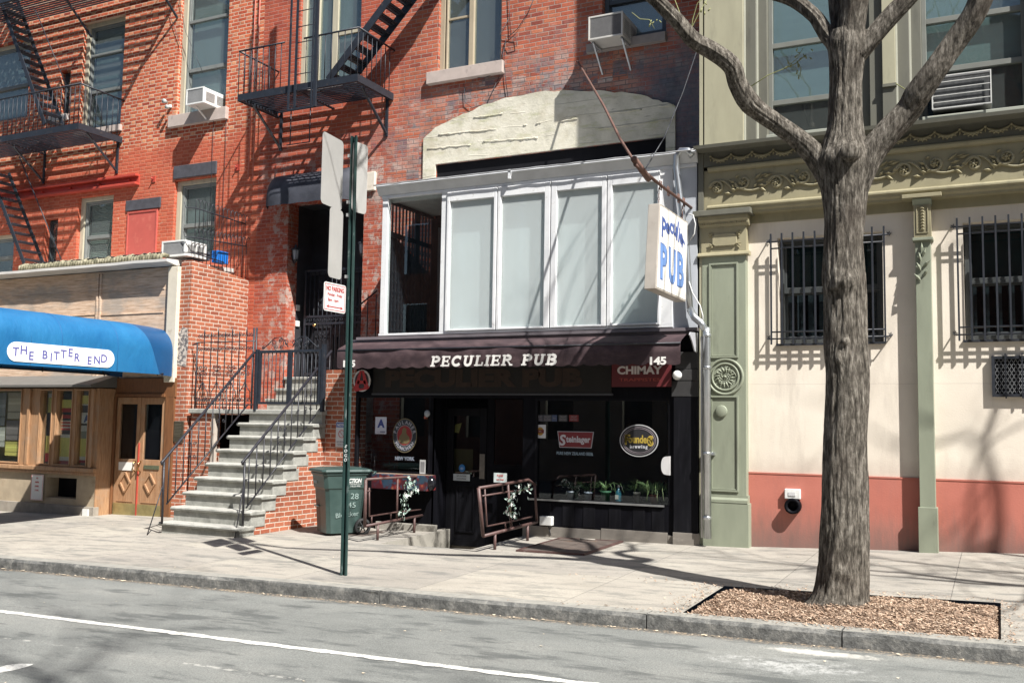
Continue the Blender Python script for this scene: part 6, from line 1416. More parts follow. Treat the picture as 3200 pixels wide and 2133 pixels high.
# vent
t = thing('wall_vent', 'small dark expanded mesh vent grille low right of the slim pilaster', 'vent', ((VENT[0]+VENT[1])/2, YS, VENT[2]))
mb = MB(); frame(mb, VENT[0]-.03, VENT[1]+.25, VENT[2]-.03, VENT[3]+.03, YS-.06, YS-.002, .035); mb.build('frame', BLACK, t)
mb = MB(); xx = VENT[0]
x1v = VENT[1]+.22; h = VENT[3]-VENT[2]; nn = 14
for i in range(-nn, 2*nn):
    a = VENT[0]+i*.045
    for sg in (1, -1):
        pa = (a, VENT[2] if sg > 0 else VENT[3]); pb_ = (a+h*.55, VENT[3] if sg > 0 else VENT[2])
        ta = max(0, (VENT[0]-pa[0])/(pb_[0]-pa[0])); tb = min(1, (x1v-pa[0])/(pb_[0]-pa[0]))
        if tb > ta: mb.bar((pa[0]+(pb_[0]-pa[0])*ta, YS-.03, pa[1]+(pb_[1]-pa[1])*ta), (pa[0]+(pb_[0]-pa[0])*tb, YS-.03, pa[1]+(pb_[1]-pa[1])*tb), .008)
mb.build('mesh', plain('mesh_grey', (.16, .165, .17), .5), t)
MB().box(VENT[0]-.01, VENT[1]+.23, YS-.012, YS-.003, VENT[2]-.01, VENT[3]+.01).build('backing', VOID, t)
mb = MB()
for q in (.12, .3, .42): mb.box(VENT[0]+q-.008, VENT[0]+q+.008, YS-.075, YS-.062, VENT[2]-.05, VENT[3]+.06)
mb.build('security_bar', BLACK, t)
# pilasters
def rp(x0, x1, yt, yb, Y): return R4(x0, x1, yt, yb, Y)
px0, px1 = -3.63, -3.03
mb = MB(); zc0 = atY(2258, 798, 0).z; zsh = zc0; zbm = atY(2262, 1548, 0).z
pil = []
mb.box(px0, px1, .0, .2, zbm, zsh); shaft = mb.build('pilaster_shaft', SAGE, gb, bevel=.004)
MB().box(px0-.03, px1+.035, -.03, .2, -.3, zbm-.09).build('pilaster_base', SAGE, gb, bevel=.006)
mb = MB(); mb.prismx([(-.035, zbm-.088), (-.035, zbm-.05), (-.012, zbm-.02), (-.012, zbm+.015), (.1, zbm+.015), (.1, zbm-.088)], px0-.02, px1+.02); mb.build('base_molding', SAGE, gb)
# raised panel moulding around a sunk field, split by the medallion
xm = (px0+px1)/2+.02; zm = atY(2258, 1177, 0).z; rM = .235
mb = MB(); pa, pb2 = px0+.10, px1-.10; zt2 = atY(2253, 822, 0).z; zb2 = atY(2260, 1535, 0).z
def moldframe(mb, x0, x1, z0, z1, y, w_=.025): frame(mb, x0, x1, z0, z1, y-.022, y-.001, w_); frame(mb, x0+w_+.004, x1-w_-.004, z0+w_+.004, z1-w_-.004, y-.012, y-.001, .012)
moldframe(mb, pa, pb2, zm+rM+.02, zt2, 0); moldframe(mb, pa, pb2, zb2, zm-rM-.02, 0); mb.build('panel_molding', SAGE, gb, bevel=.003)
mb = MB()
for r_, d_ in ((rM, .02), (rM-.055, .016)): mb.tube([(xm+r_*math.cos(a*pi/24), -.006, zm+r_*math.sin(a*pi/24)) for a in range(49)], d_, 6, False)
mb.build('medallion_ring', SAGE, gb)
def leafq(mb, x, y, z, a, L, w_=.03, up_=.02):
    ca, sa = math.cos(a), math.sin(a)
    def q(u, v, h): return (x+ca*u-sa*v, y-h, z+sa*u+ca*v)
    mb.add([q(0, 0, .004), q(L*.45, w_, .006), q(L, 0, .014), q(L*.45, -w_, .006), q(L*.5, 0, up_)], [(0, 4, 1), (1, 4, 2), (2, 4, 3), (3, 4, 0)])
mb = MB(); random.seed(3)
for i in range(16): a = i*2*pi/16; leafq(mb, xm+.05*math.cos(a), -.002, zm+.05*math.sin(a), a+.5, .105, .018, .03)
for i in range(5): mb.tube(spiral((xm, -.012, zm), .15-.012*i, .55, i*2*pi/5, 1, .2, 12), .007, 5)
mb.ball((xm, -.012, zm), .022, 8); mb.build('medallion_leaves', SAGE, gb)
p = atY(2253, 1284, -.03); MB().lathe([(.0, -.026), (.070, -.026), (.080, -.020), (.082, 0)], (p.x, -.001, p.z), 'y', 24).build('boss', SAGE, gb)
# capital block
zk = atY(2258, 709, 0).z; zcs = atY(2258, 678, 0).z; zct = atY(2258, 665, 0).z
MB().box(px0-.01, px1+.012, -.008, .2, zsh+.022, zk).build('capital_block', SAGE2, gb, bevel=.003)
mb = MB(); mb.prismx([(-.05, zsh+.0), (-.04, zsh+.03), (-.02, zsh+.045), (.1, zsh+.045), (.1, zsh-.012), (-.03, zsh-.012)], px0-.05, px1+.05); mb.build('capital_molding', SAGE2, gb)
mb = MB(); mb.prismx([(-.012, zk-.0), (-.05, zk+.04), (-.10, zk+.085), (-.10, zcs), (.1, zcs), (.1, zk)], px0-.03, px1+.05)
for i in range(22): x = px0-.02+i*(px1-px0+.06)/21; mb.box(x-.008, x+.008, -.075, -.02, zk+.03, zk+.055)
mb.build('capital_corbel', SAGE2, gb)
MB().box(px0-.09, px1+.10, -.16, .12, zcs+.002, zct+.02).build('capital_slab', GREYG, gb, bevel=.006)
mb = MB(); za, zb2 = atY(2255, 770, 0).z, atY(2255, 731, 0).z; hx = .17
mb.prism([(xm-hx, za+.03), (xm-hx, zb2-.03), (xm-hx+.04, zb2), (xm+hx-.04, zb2), (xm+hx, zb2-.03), (xm+hx, za+.03), (xm+hx-.04, za), (xm-hx+.04, za)], -.035, -.009); tb = mb.build('tablet', SAGE2, gb, bevel=.008)
mb = MB()
for sg in (-1, 1):
    for zz, d in ((zb2-.02, 1), (za+.02, -1)):
        for q in (-.5, 0, .5): leafq(mb, xm+sg*(hx-.02), -.012, zz, (0 if sg > 0 else pi)+q+d*sg*.3, .085, .014, .03)
mb.build('tablet_leaves', SAGE2, gb)
# slim pilasters
def slim(xc, nm=''):
    a, b = xc-.10, xc+.10; f = YS-.15
    MB().box(a+.01, b-.01, f+.01, YS, -.3, ZF0-.6).build('pilaster_shaft', SAGE, gb, bevel=.005)
    MB().box(a-.01, b+.01, f-.01, YS, -.3, atY(2880, 1583, 0).z).build('pilaster_base', SAGE, gb, bevel=.005)
    z1, z0 = atY(2880, 640, f).z, atY(2880, 742, f).z
    mb = MB(); mb.box(a, b, f-.01, YS, z0, z1); frame(mb, a+.03, b-.03, z0+.05, z1-.02, f-.022, f-.011, .012); mb.build('capital_block', SAGE2, gb, bevel=.003)
    mb = MB()
    for i in range(8): 
        z = z0+.09+i*(z1-z0-.15)/7
        leafq(mb, xc-.03, f-.012, z, .6, .05, .015, .03); leafq(mb, xc+.03, f-.012, z, pi-.6, .05, .015, .03)
    mb.build('capital_leaves', SAGE2, gb)
    MB().box(a-.02, b+.02, f-.03, YS, z0-.04, z0-.002).build('capital_molding', SAGE, gb, bevel=.006)
    mb = MB(); mb.prismx([(f-.005, z1+.0), (f-.05, z1+.06), (f-.05, z1+.075), (YS, z1+.075), (YS, z1)], a-.01, b+.01); mb.build('capital_neck', SAGE, gb)
    MB().box(a-.13, b+.13, f-.08, YS, z1+.08, z1+.13).build('capital_slab', SAGE2, gb, bevel=.006)
    mb = MB(); z = z0-.45
    for i in range(7): leafq(mb, xc-.02+.01*(i % 2), f+.005, z+.06*i-.1, [2.3, .9, 2.0, .7, 1.8, 1.2, 1.5][i], .14, .022, .05)
    mb.build('shaft_leaves', SAGE, gb)
xs1_ = atY(2888, 1000, -.02).x; slim(xs1_); slim(xs1_+ (xs1_-(-2.0)) + 1.0)
# entablature
def run(mb, prof_, x0, x1): return mb.prismx(prof_, x0, x1)
XL = -3.60
mb = MB(); run(mb, [(-.0, ZF0-.0), (-.0, ZF1), (.2, ZF1), (.2, ZF0-.25), (YS-.02, ZF0-.25), (YS-.02, ZF0-.13), (.0, ZF0-.13)], XL, XR1); mb.build('frieze_board', SAGE2, gb)
mb = MB(); run(mb, [(-.001, ZF0+.015), (-.05, ZF0+.01), (-.075, ZF0-.015), (-.075, ZF0-.035), (-.055, ZF0-.05), (-.05, ZF0-.075), (-.02, ZF0-.10), (-.02, ZF0-.125), (-.001, ZF0-.125)], XL+.06, XR1); mb.build('lower_cornice', SAGE2, gb)
mb = MB(); run(mb, [(-.001, ZF1-.03), (-.035, ZF1-.02), (-.05, ZF1+.01), (-.05, ZF1+.03), (-.02, ZF1+.05), (-.001, ZF1+.05)], XL+.06, XR1); mb.build('frieze_molding', SAGE2, gb)
mb = MB(); mb.box(XL, XR1, -.02, .2, ZF1+.052, ZG1+.02); mb.build('garland_board', GREYG, gb)
mb = MB(); run(mb, [(-.02, ZG1+.02), (-.10, ZG1+.05), (-.17, ZG1+.06), (-.26, ZU-.045), (-.27, ZU), (.1, ZU+.01), (.1, ZG1+.02)], XL-.08, XR1); mb.build('upper_cornice', GREYG, gb)
MB().box(XL-.075, XL-.004, -.03, .1, ZF0-.25, ZG1+.018).build('entablature_end', GREYG, gb)
# garlands
mb = MB(); x = XL+.1; per = .285; zc = (ZF1+.05+ZG1+.02)/2
while x < 4.0:
    P_ = [(x+per*t/8, -.035, zc+.035-.065*math.sin(pi*t/8)) for t in range(9)]
    mb.tube(P_, [.008, .014, .020, .024, .026, .024, .020, .014, .008], 6)
    for t in (2, 3, 4, 5, 6): leafq(mb, P_[t][0], -.04, P_[t][2], -pi/2+(t-4)*.4, .05, .014, .03)
    mb.ball((x, -.035, zc+.04), .018, 6); leafq(mb, x, -.03, zc+.03, -pi/2, .07, .014, .03); x += per
mb.build('garland', SAGE2, gb)
# scrolling acanthus frieze
mb = MB(); x = XL+.18; zc = (ZF0+ZF1)/2+.02; per = .80
# wave: low rosette, then high rosette
while x < 4.2:
    lo, hi = (x, zc-.02), (x+.36, zc+.03)
    for (cx, cz), s_ in ((lo, 1), (hi, -1)):
        mb.tube(spiral((cx, -.016, cz), .105, 1.45, pi if s_ > 0 else 0+pi, -s_ if True else 1, .12, 26), [.020]*14+[.016]*13, 6)
        for a in range(6): leafq(mb, cx, -.006, cz, a*pi/3+.3, .065, .022, .05)
        mb.ball((cx, -.03, cz), .022, 8, (1, 1, 1))
    # stems joining the rosettes
    def wave(xa, za, xb, zb, amp):
        return [(xa+(xb-xa)*t/10, -.014, za+(zb-za)*t/10+amp*math.sin(pi*t/10)) for t in range(11)]
    mb.tube(wave(lo[0]-.10, lo[1]+.0, hi[0]-.12, hi[1]-.12, .13), [.016]*11, 6)
    mb.tube(wave(hi[0]-.10, hi[1]-.05, x+per-.10, zc-.02, -.075), [.016]*11, 6)
    for i, (dx, dz, an, L) in enumerate([(.16, .08, -.5, .12), (.19, .03, -.9, .10), (.17, -.04, -.35, .11), (.10, -.10, -.2, .10), (.24, -.07, .3, .09), (.50, .05, .6, .13), (.53, .02, .2, .12), (.55, -.03, -.1, .12), (.58, -.06, -.6, .10), (.50, -.07, .9, .08), (.62, .07, .25, .13), (.60, .10, .1, .12), (.66, -.05, 1.1, .1), (.25, .10, .5, .06)]):
        leafq(mb, x+dx, -.004, zc+dz, an, L*1.15, .024, .05)
    x += per
mb.build('scroll_frieze', SAGE2, gb)
# upper storey
zu0 = ZU+.005; UT = 14
mb = MB(); mb.box(XL, atY(2322, 250, 0).x, 0.0, .5, zu0, UT); mb.build('upper_pilaster', CREAMG, gb, bevel=.004)
xpa, xpb = atY(2757, 200, 0).x, atY(2798, 200, 0).x; zp = atY(2775, 262, 0).z
mb = MB(); mb.box(xpa, xpb, 0.0, .5, zp, UT); mb.build('upper_pilaster', CREAMG, gb, bevel=.004)
mb = MB(); mb.box(xpa+.0, xpb, .01, .5, zu0, zp-.04); mb.build('pilaster_foot', GREYG, gb); MB().box(xpa-.0, xpb+.01, -.02, .1, zp-.04, zp-.002).build('pilaster_ledge', GREYG, gb)
def upwin(xa, xb, label=None, rail1=.5, rail2=.2, zc=None):
    c1, c2 = .16, .30
    mb = MB(); mb.box(xa, xa+c1, .06, .5, zu0, UT); mb.box(xa+c1, xa+c2, .12, .5, zu0, UT); mb.box(xb-c2, xb-c1, .12, .5, zu0, UT); mb.box(xb-c1, xb, .06, .5, zu0, UT)
    mb.build('window_casing', GREYG, gb, bevel=.004)
    mb = MB()  # pale strips paint in the sun caught by the right-facing reveals
    for q in (xa+.0, xa+c1): mb.box(q+.001, q+.022, .06-.02 if q == xa else .10, .14, zu0, UT)
    mb.build('sunlit_strip', plain('sunlit_strip_tone', (.40, .40, .33), .6, .1), gb)
    x0, x1 = xa+c2, xb-c2; zs = zu0+.12
    MB().box(xa+c2+.001, xb-c2-.001, .02, .34, zu0, zs).build('sill', plain('sill_gg', (.30, .31, .26), .7, .1, 4), gb, bevel=.008)
    mb = MB(); frame(mb, x0, x1, zs, UT-.1, .22, .32, (.055, .055, .05, .05))
    for z in rail1: mb.box(x0+.055, x1-.055, .225, .30, z-.035, z+.035)
    o = mb.build('window', plain('sash_gg', (.16, .165, .145), .55, .15, 4), gb, bevel=.004)
    MB().box(x0+.055, x1-.055, .27, .274, zs+.05, UT-.2).build('pane', glass('tall_glass', (.80, .86, .86), .04, .02, (.3, .33, .32), .08, .2), o)
    zt = rail1[0]
    MB().box(x0+.03, x1-.03, .36, .37, zt, UT).build('blind', plain('blue_shade', (.27, .34, .33), .9, .12, 2, stretch=(.3, .3, 3)), o)
    MB().box(x0, x1, .8, .82, zs, zt+.2).build('room_wall', plain('room_blue', (.035, .042, .048), .9, .5, 3), o)
    return x0, x1, zs
xw = atY(2322, 250, 0).x; zr1 = [atY(2500, 312, .22).z, atY(2500, 132, .22).z]
upwin(xw+.002, xpa-.002, rail1=zr1)
xw2 = xpb+.002; x0u, x1u, zsu = upwin(xw2, xw2+(xpa-xw), rail1=[atY(3000, 210, .22).z, atY(2960, 58, .22).z])
mb = MB(); xq = xw2+(xpa-xw)+.002; mb.box(xq, xq+.25, 0.0, .5, zu0, UT); mb.box(xq+.25, XR1, 0.05, .5, zu0, UT); mb.build('upper_wall', CREAMG, gb)
r = R4(2912, 3099, 232, 336, .02)
ac_unit('air_conditioner', 'wide dark air conditioner with white wire guard in the right hand upper window', r[0], r[1], .02, .5, r[2], r[3], plain('casing_dark', (.14, .14, .14), .5), GRL, .02)
mb = MB(); frame(mb, r[0]+.0, r[1], r[2], r[3], -.03, -.02, .012)
for i in range(1, 5): z = r[2]+(r[3]-r[2])*i/5; mb.box(r[0], r[1], -.028, -.02, z-.004, z+.004)
mb.build('wire_guard', plain('guard_white', (.55, .55, .52), .5), bpy.data.objects[[o.name for o in bpy.data.objects if o.name.startswith('air_conditioner')][-1]])
# stand pipe and box on the red base
p = atY(2478, 1542, YS-.03); t = thing('outlet_box', 'white electrical box on the red base above the round black vent', 'electrical box', (p.x, YS-.05, p.z-.07)); MB().box(p.x-.10, p.x+.10, YS-.075, YS-.013, p.z-.065, p.z+.065).build('cover', WMET, t, bevel=.008)
MB().box(p.x-.05, p.x+.04, YS-.082, YS-.076, p.z-.025, p.z+.025).build('cover_plate', plain('plate_grey', (.5, .5, .5), .4), t)
p = atY(2478, 1580, YS-.06); MB().lathe([(0, -.02), (.06, -.02), (.065, -.10), (.10, -.11), (.105, -.0), (.0, 0)], (p.x, YS-.013, p.z), 'y', 24).build('round_vent', BLKP, None, 'round black vent hood on the red base of the green building', 'vent')
# ================================================================== STREET THINGS
random.seed(11)
# cellar hatch
t = thing('cellar_hatch', 'rusty diamond plate cellar hatch set flush in the sidewalk before the pub', 'hatch', (-5.17, -.8, gz(-5.2, -.8)))
HAT = plain('hatch_steel', (.13, .105, .09), .6, .3, 6, .3, .6, 90, dirt=(.20, .13, .09), dsc=4)
x0, x1, y0, y1 = -5.66, -4.70, -1.56, -.14
def slab_on(mb, x0, x1, y0, y1, h): 
    c = [(x0, y0), (x1, y0), (x1, y1), (x0, y1)]; return mb.add([(x, y, gz(x, y)+.002) for x, y in c]+[(x, y, gz(x, y)+h) for x, y in c], [(0, 3, 2, 1), (4, 5, 6, 7), (0, 1, 5, 4), (1, 2, 6, 5), (2, 3, 7, 6), (3, 0, 4, 7)])
xm = (x0+x1)/2
for a, b in ((x0+.04, xm-.006), (xm+.006, x1-.04)): slab_on(MB(), a, b, y0+.04, y1-.04, .020).build('hatch_leaf', HAT, t)
mb = MB()
for r in ((x0, x1, y0, y0+.035), (x0, x1, y1-.035, y1), (x0, x0+.035, y0+.036, y1-.036), (x1-.035, x1, y0+.036, y1-.036)): slab_on(mb, *r, .026)
mb.build('hatch_frame', RUSTP, t); MB().tube([(xm-.12, y1-.12, gz(xm, y1)+.03), (xm+.1, y1-.10, gz(xm, y1)+.03)], .012, 6).build('handle', GALV, t)
slab_on(MB(), -8.9, -8.45, -1.0, -.35, .006).build('utility_cover', HAT, None, 'flat steel utility cover in the sidewalk beside the wheeled bin', 'cover')
# pub railings
def pipe_rail(X, M, label, posts, garl):
    o = thing('entry_railing', label, 'railing', (X, -.8, gz(X, -.8)), 'pipe railings beside the pub entrance')
    def q(cx, cy): p = atX(950+cx/2.412, 1100+cy/2.412, X); return (X, p.y, p.z)
    for nm, items in M.items():
        for it in items: MB().tube([q(*a) for a in it[0]], it[1], 8).build(nm, RUSTP, o)
    for a in posts:
        p = q(*a); MB().tube([(X, p[1], gz(X, p[1])-.02), p], .020, 8).build('post', RUSTP, o)
    return q
qL = pipe_rail(-8.0, {'top_rail': [([(468, 958), (900, 932), (990, 938)], .020)], 'bottom_rail': [([(455, 1310), (890, 1228)], .020)],
    'upright': [([(466, 958), (458, 1310)], .024), ([(706, 950), (700, 1265)], .016), ([(994, 938), (992, 1335)], .018)],
    'inner_frame': [([(492, 1020), (492, 1235), (690, 1205), (880, 1185)], .012), ([(480, 1045), (500, 1045)], .012), ([(510, 1235), (510, 1290)], .010), ([(655, 1210), (655, 1262)], .010)]},
    'brown pipe railing on the left side of the pub entrance with a white flowered vine', [(557, 1290), (833, 1240)], None)
qR = pipe_rail(-6.0, {'top_rail': [([(1318, 1022), (1545, 986), (1690, 960), (1745, 1000)], .020)], 'bottom_rail': [([(1350, 1385), (1755, 1278)], .022)],
    'upright': [([(1316, 1022), (1350, 1385)], .024), ([(1536, 986), (1562, 1318)], .018), ([(1738, 995), (1756, 1278)], .018)],
    'inner_frame': [([(1345, 1082), (1530, 1052), (1730, 1030)], .012), ([(1362, 1030), (1378, 1310), (1532, 1280), (1720, 1238)], .012), ([(1495, 1000), (1500, 1060)], .010), ([(1515, 1285), (1520, 1325)], .010)]},
    'brown pipe railing on the right side of the pub entrance beside the cellar hatch', [(1440, 1362), (1686, 1298)], None)
s = Mt('vine_leaf'); s.setv('Base Color', s.ramp(s.noise(30, 2), [(.35, (.10, .17, .13)), (.5, (.28, .38, .33)), (.65, (.62, .68, .62))])); s.setv('Roughness', .5); VINE = s.m
def vine(q, path, X, label, dens=13):
    t = thing('flower_garland', label, 'garland', (X, -.8, .2), 'artificial vines on the pub railings'); P_ = []
    for c in path: p = q(*c); P_.append(Vector((X+.03, p[1], p[2])))
    MB().tube([tuple(p) for p in P_], .005, 5).build('stem', plain('stem_green', (.05, .09, .04), .6), t)
    mb = MB(); fl = MB()
    for a, b in zip(P_, P_[1:]):
        n = max(2, int((b-a).length*dens*5.5))
        for i in range(n):
            p = a.lerp(b, random.random())+Vector((random.uniform(-.05, .06), random.gauss(0, .035), random.gauss(0, .035)))
            d = Vector((random.gauss(0, .6), random.gauss(0, 1), random.gauss(-.3, 1))).normalized(); n2 = d.cross(Vector((1, .3, .2))).normalized(); L = random.uniform(.045, .085)
            mb.add([p, p+d*L*.5+n2*L*.28, p+d*L, p+d*L*.5-n2*L*.28], [(0, 1, 2, 3)])
            if random.random() < .10:
                for k in range(5): e = Vector((.3, math.cos(k*1.256), math.sin(k*1.256))).normalized(); f_ = e.cross(Vector((1, 0, 0))).normalized(); fl.add([p, p+e*.02+f_*.012, p+e*.034, p+e*.02-f_*.012], [(0, 1, 2, 3)])
    mb.build('leaves', VINE, t); fl.build('blossoms', pm((.75, .74, .70)), t)
vine(qL, [(740, 1010), (780, 960), (830, 1010), (790, 1060), (735, 1080), (745, 1150), (715, 1200), (740, 1250)], -8.0, 'pale leafy vine with white blossoms trailing on the left pub railing', 16)
vine(qL, [(650, 1150), (640, 1200)], -8.0, 'short leafy sprig on the left pub railing') if False else None
vine(qR, [(1695, 1000), (1640, 1030), (1585, 1060), (1530, 1110), (1550, 1160), (1530, 1215), (1560, 1200), (1595, 1250)], -6.0, 'pale leafy vine winding down the right pub railing', 12)
# painted trough behind the left railing, shade put into its darkened colours
s = Mt('shaded_mural_paint'); v = s.N('TexVoronoi', s.pos, None, 9.0); s.setv('Base Color', s.mix(s.sm(s.noise(5, 4), .45, .5), s.ramp(v.outputs[0], [(.1, (.07, .11, .16)), (.3, (.015, .03, .055)), (.5, (.025, .05, .08))]), s.ramp(v.outputs[0], [(.1, (.30, .11, .03)), (.3, (.17, .02, .02)), (.5, (.06, .01, .015))]))); s.setv('Roughness', .5)
r = R4(1160, 1335, 1482, 1530, -.28)
t = thing('painted_planter', 'long trough painted with blue, red and orange graffiti below the round crest', 'planter', ((r[0]+r[1])/2, -.2, r[2])); MB().box(r[0], r[1], -.28, -.02, r[2], r[3]).build('box', s.m, t, bevel=.01); MB().box(r[0]+.01, r[1]-.01, -.26, -.05, r[3]-.02, r[3]+.004).build('soil', SOIL, t)
r2 = R4(1330, 1362, 1486, 1534, -.2); t = thing('wrapped_bundle', 'black plastic wrapped bundle at the right end of the painted trough', 'bundle', ((r2[0]+r2[1])/2, -.2, r2[2])); MB().ball(((r2[0]+r2[1])/2, -.2, (r2[2]+r2[3])/2), .11, 10, (.8, .7, 1)).build('sack', plain('black_plastic', (.012, .012, .015), .2, .2, 9, 0, .6, 20), t)
r = R4(1165, 1368, 1640, 1668, -.03); MB().box(-8.85, PIT[0]-.02, -.10, -.002, gz(-8, 0)-.05, gz(-8, 0)+.10).build('stone_curb', CONC, None, 'low grey stone curb along the pub wall left of the entrance', 'curb', bevel=.01)
# bin
s = Mt('bin_green'); s.setv('Base Color', s.ramp(s.noise(3, 5, .65), [(.3, (.026, .050, .045)), (.7, (.048, .080, .072))])); s.setv('Roughness', .38); s.bump(s.noise(60, 3), .15, .003); BIN = s.m
bx, by = -9.0, -.85; g = gz(bx, by); RB = math.radians(-34)
bt = thing('wheelie_bin', 'green wheeled trash bin with white lettering beside the stoop', 'bin', (bx, by, g))
def BT(x, y, z):  # bin-local -> world
    return (bx+x*math.cos(RB)-y*math.sin(RB), by+x*math.sin(RB)+y*math.cos(RB), g+z)
def binring(w0, d0, z, cut=.05):
    a, b = w0/2, d0/2; return [BT(x, y, z) for x, y in ((-a+cut, -b), (a-cut, -b), (a, -b+cut), (a, b-cut), (a-cut, b), (-a+cut, b), (-a, b-cut), (-a, -b+cut))]
def loft(mb, rings, cap=True, smooth=False):
    n = len(rings[0]); vs = [p for r in rings for p in r]; f = [(i*n+k, i*n+(k+1) % n, (i+1)*n+(k+1) % n, (i+1)*n+k) for i in range(len(rings)-1) for k in range(n)]
    if cap: f += [tuple(range(n-1, -1, -1)), tuple(range((len(rings)-1)*n, len(rings)*n))]
    return mb.add(vs, f, smooth)
mb = MB(); loft(mb, [binring(.50, .52, .03), binring(.52, .56, .30), binring(.565, .62, .66), binring(.57, .63, .68), binring(.60, .66, .70), binring(.62, .70, .88), binring(.66, .74, .90), binring(.66, .74, .925)]); mb.build('body', BIN, bt, bevel=.008)
mb = MB(); loft(mb, [binring(.70, .78, .93), binring(.71, .80, .95), binring(.69, .78, .975), binring(.50, .58, 1.0)]); mb.build('lid', BIN, bt, bevel=.006)
mb = MB(); mb.tube([BT(-.26, .42, .9), BT(-.26, .47, .93), BT(.26, .47, .93), BT(.26, .42, .9)], .016, 8); mb.build('handle_bar', BIN, bt)
mb = MB(); loft(mb, [[BT(-.22, -.262, .04), BT(-.06, -.262, .04), BT(-.06, -.30, .52), BT(-.22, -.30, .52)], [BT(-.22, -.25, .04), BT(-.06, -.25, .04), BT(-.06, -.27, .52), BT(-.22, -.27, .52)]])
mb.build('front_recess', plain('bin_dark', (.008, .018, .018), .4, .2, 8), bt)
mb = MB(); mb.tube([BT(-.23, -.315, .42), BT(-.05, -.315, .42)], .012, 8); mb.build('catch_bar', plain('catch_grey', (.30, .36, .34), .4), bt)
for sx in (-1, 1):
    # wheels sit at the rear corners
    mb = MB(); c0 = Vector(BT(sx*.31, .26, .125)); ax = Vector((math.cos(RB), math.sin(RB), 0)); ay = Vector((-math.sin(RB), math.cos(RB), 0)); az = Vector((0, 0, 1))
    def wring(r, off, n=24): return [c0+ax*off*sx+(ay*math.cos(2*pi*k/n)+az*math.sin(2*pi*k/n))*r for k in range(n)]
    loft(mb, [wring(.092, .03), wring(.120, .03), wring(.126, .02), wring(.126, -.02), wring(.120, -.03), wring(.092, -.03), wring(.092, .03)], False, True)
    wh = mb.build('wheel', plain('tyre_black', (.018, .018, .018), .7), bt)
    mb = MB()
    for k in range(6):
        a = k*pi/3; d = ay*math.cos(a)+az*math.sin(a); mb.bar(c0+ax*.018*sx+d*.015, c0+ax*.018*sx+d*.093, .022, .012)
    loft(mb, [wring(.025, .035, 12), wring(.025, .0, 12)]); mb.build('hub', plain('hub_grey', (.06, .065, .065), .4), wh)
EX = Vector((math.cos(RB), math.sin(RB), 0)); EY = Vector((-math.sin(RB), math.cos(RB), 0))
mb = MB()
text(mb, '1R145M', .055, BT(-.14, -.345, .78), ex=EX, off=.002, width=.14)
mb2 = MB(); sidex = .3125
text(mb2, 'ACTION', .085, BT(sidex+.004, .10, .81), ex=EY, off=.004, shear=.25, width=.26); text(mb2, 'Environmental Services', .03, BT(sidex, .13, .765), ex=EY, width=.20); text(mb2, '718-555-9900', .035, BT(sidex-.001, .13, .73), ex=EY, width=.16)
mb2.build('printed_lettering', pm((.50, .51, .49)), bt)
mb3 = MB()
for tx, z, y, sz in (('128', .58, .14, .12), ('145', .45, .10, .11), ('Bleecker', .31, .06, .10)): text(mb3, tx, sz, BT(.565/2+.006+(z-.6)*.06, y-.03, z), ex=EY, rot=random.uniform(-.08, .08), width=(.17 if len(tx) < 4 else .36))
mb3.build('handwriting', pm((.22, .29, .27)), bt); mb.build('serial_number', pm((.45, .5, .48)), bt)

# signpost
s = Mt('post_green'); X, Y, Z = s.xyz(); c = s.ramp(s.noise(2, 6, .7, stretch=(1, 1, .5)), [(.3, (.020, .045, .042)), (.6, (.036, .078, .072))]); c = s.mix(s.ma('MULTIPLY', s.sm(s.noise(9, 6, .75, stretch=(2, 2, .5)), .58, .68), .7), c, (.26, .30, .29)); s.setv('Base Color', c); s.setv('Roughness', .4); s.setv('Metallic', .3); POSTM = s.m
bp = Vector((-6.565, -4.05, gz(-6.56, -4.05))); tp = Vector((-6.60, -4.05, 4.86))
sp = thing('sign_post', 'tall green steel street sign post with plates standing at the kerb', 'sign post', tuple(bp))
mb = MB(); d = (tp-bp)
def ch(z0, z1, dx0, dx1, y0, y1): 
    a = bp+d*z0; b = bp+d*z1; mb.add([(a.x+dx0, a.y+y0, a.z), (a.x+dx1, a.y+y0, a.z), (a.x+dx1, a.y+y1, a.z), (a.x+dx0, a.y+y1, a.z), (b.x+dx0, b.y+y0, b.z), (b.x+dx1, b.y+y0, b.z), (b.x+dx1, b.y+y1, b.z), (b.x+dx0, b.y+y1, b.z)], [(0, 3, 2, 1), (4, 5, 6, 7), (0, 1, 5, 4), (1, 2, 6, 5), (2, 3, 7, 6), (3, 0, 4, 7)])
ch(-.01, 1, -.040, -.022, -.010, .012); ch(-.01, 1, .022, .040, -.010, .012); ch(-.01, 1, -.024, -.018, -.008, .038); ch(-.01, 1, .018, .024, -.008, .038); ch(-.01, 1, -.022, .022, .034, .040)
mb.build('pole', POSTM, sp)
mb = MB()
for z in (4.62, 4.08, 3.93, 3.22): 
    x = bp.x+d.x*(z-bp.z)/d.z
    for yy in (-.03,): mb.box(x-.05, x-.025, bp.y-.045, bp.y-.0, z-.018, z+.018)
mb.build('bolt_clamp', GAL2, sp)
ALU = plain('sign_back', (.40, .39, .37), .5, .10, 2, .25, .05, 20, dirt=(.46, .45, .42), dsc=1.4)
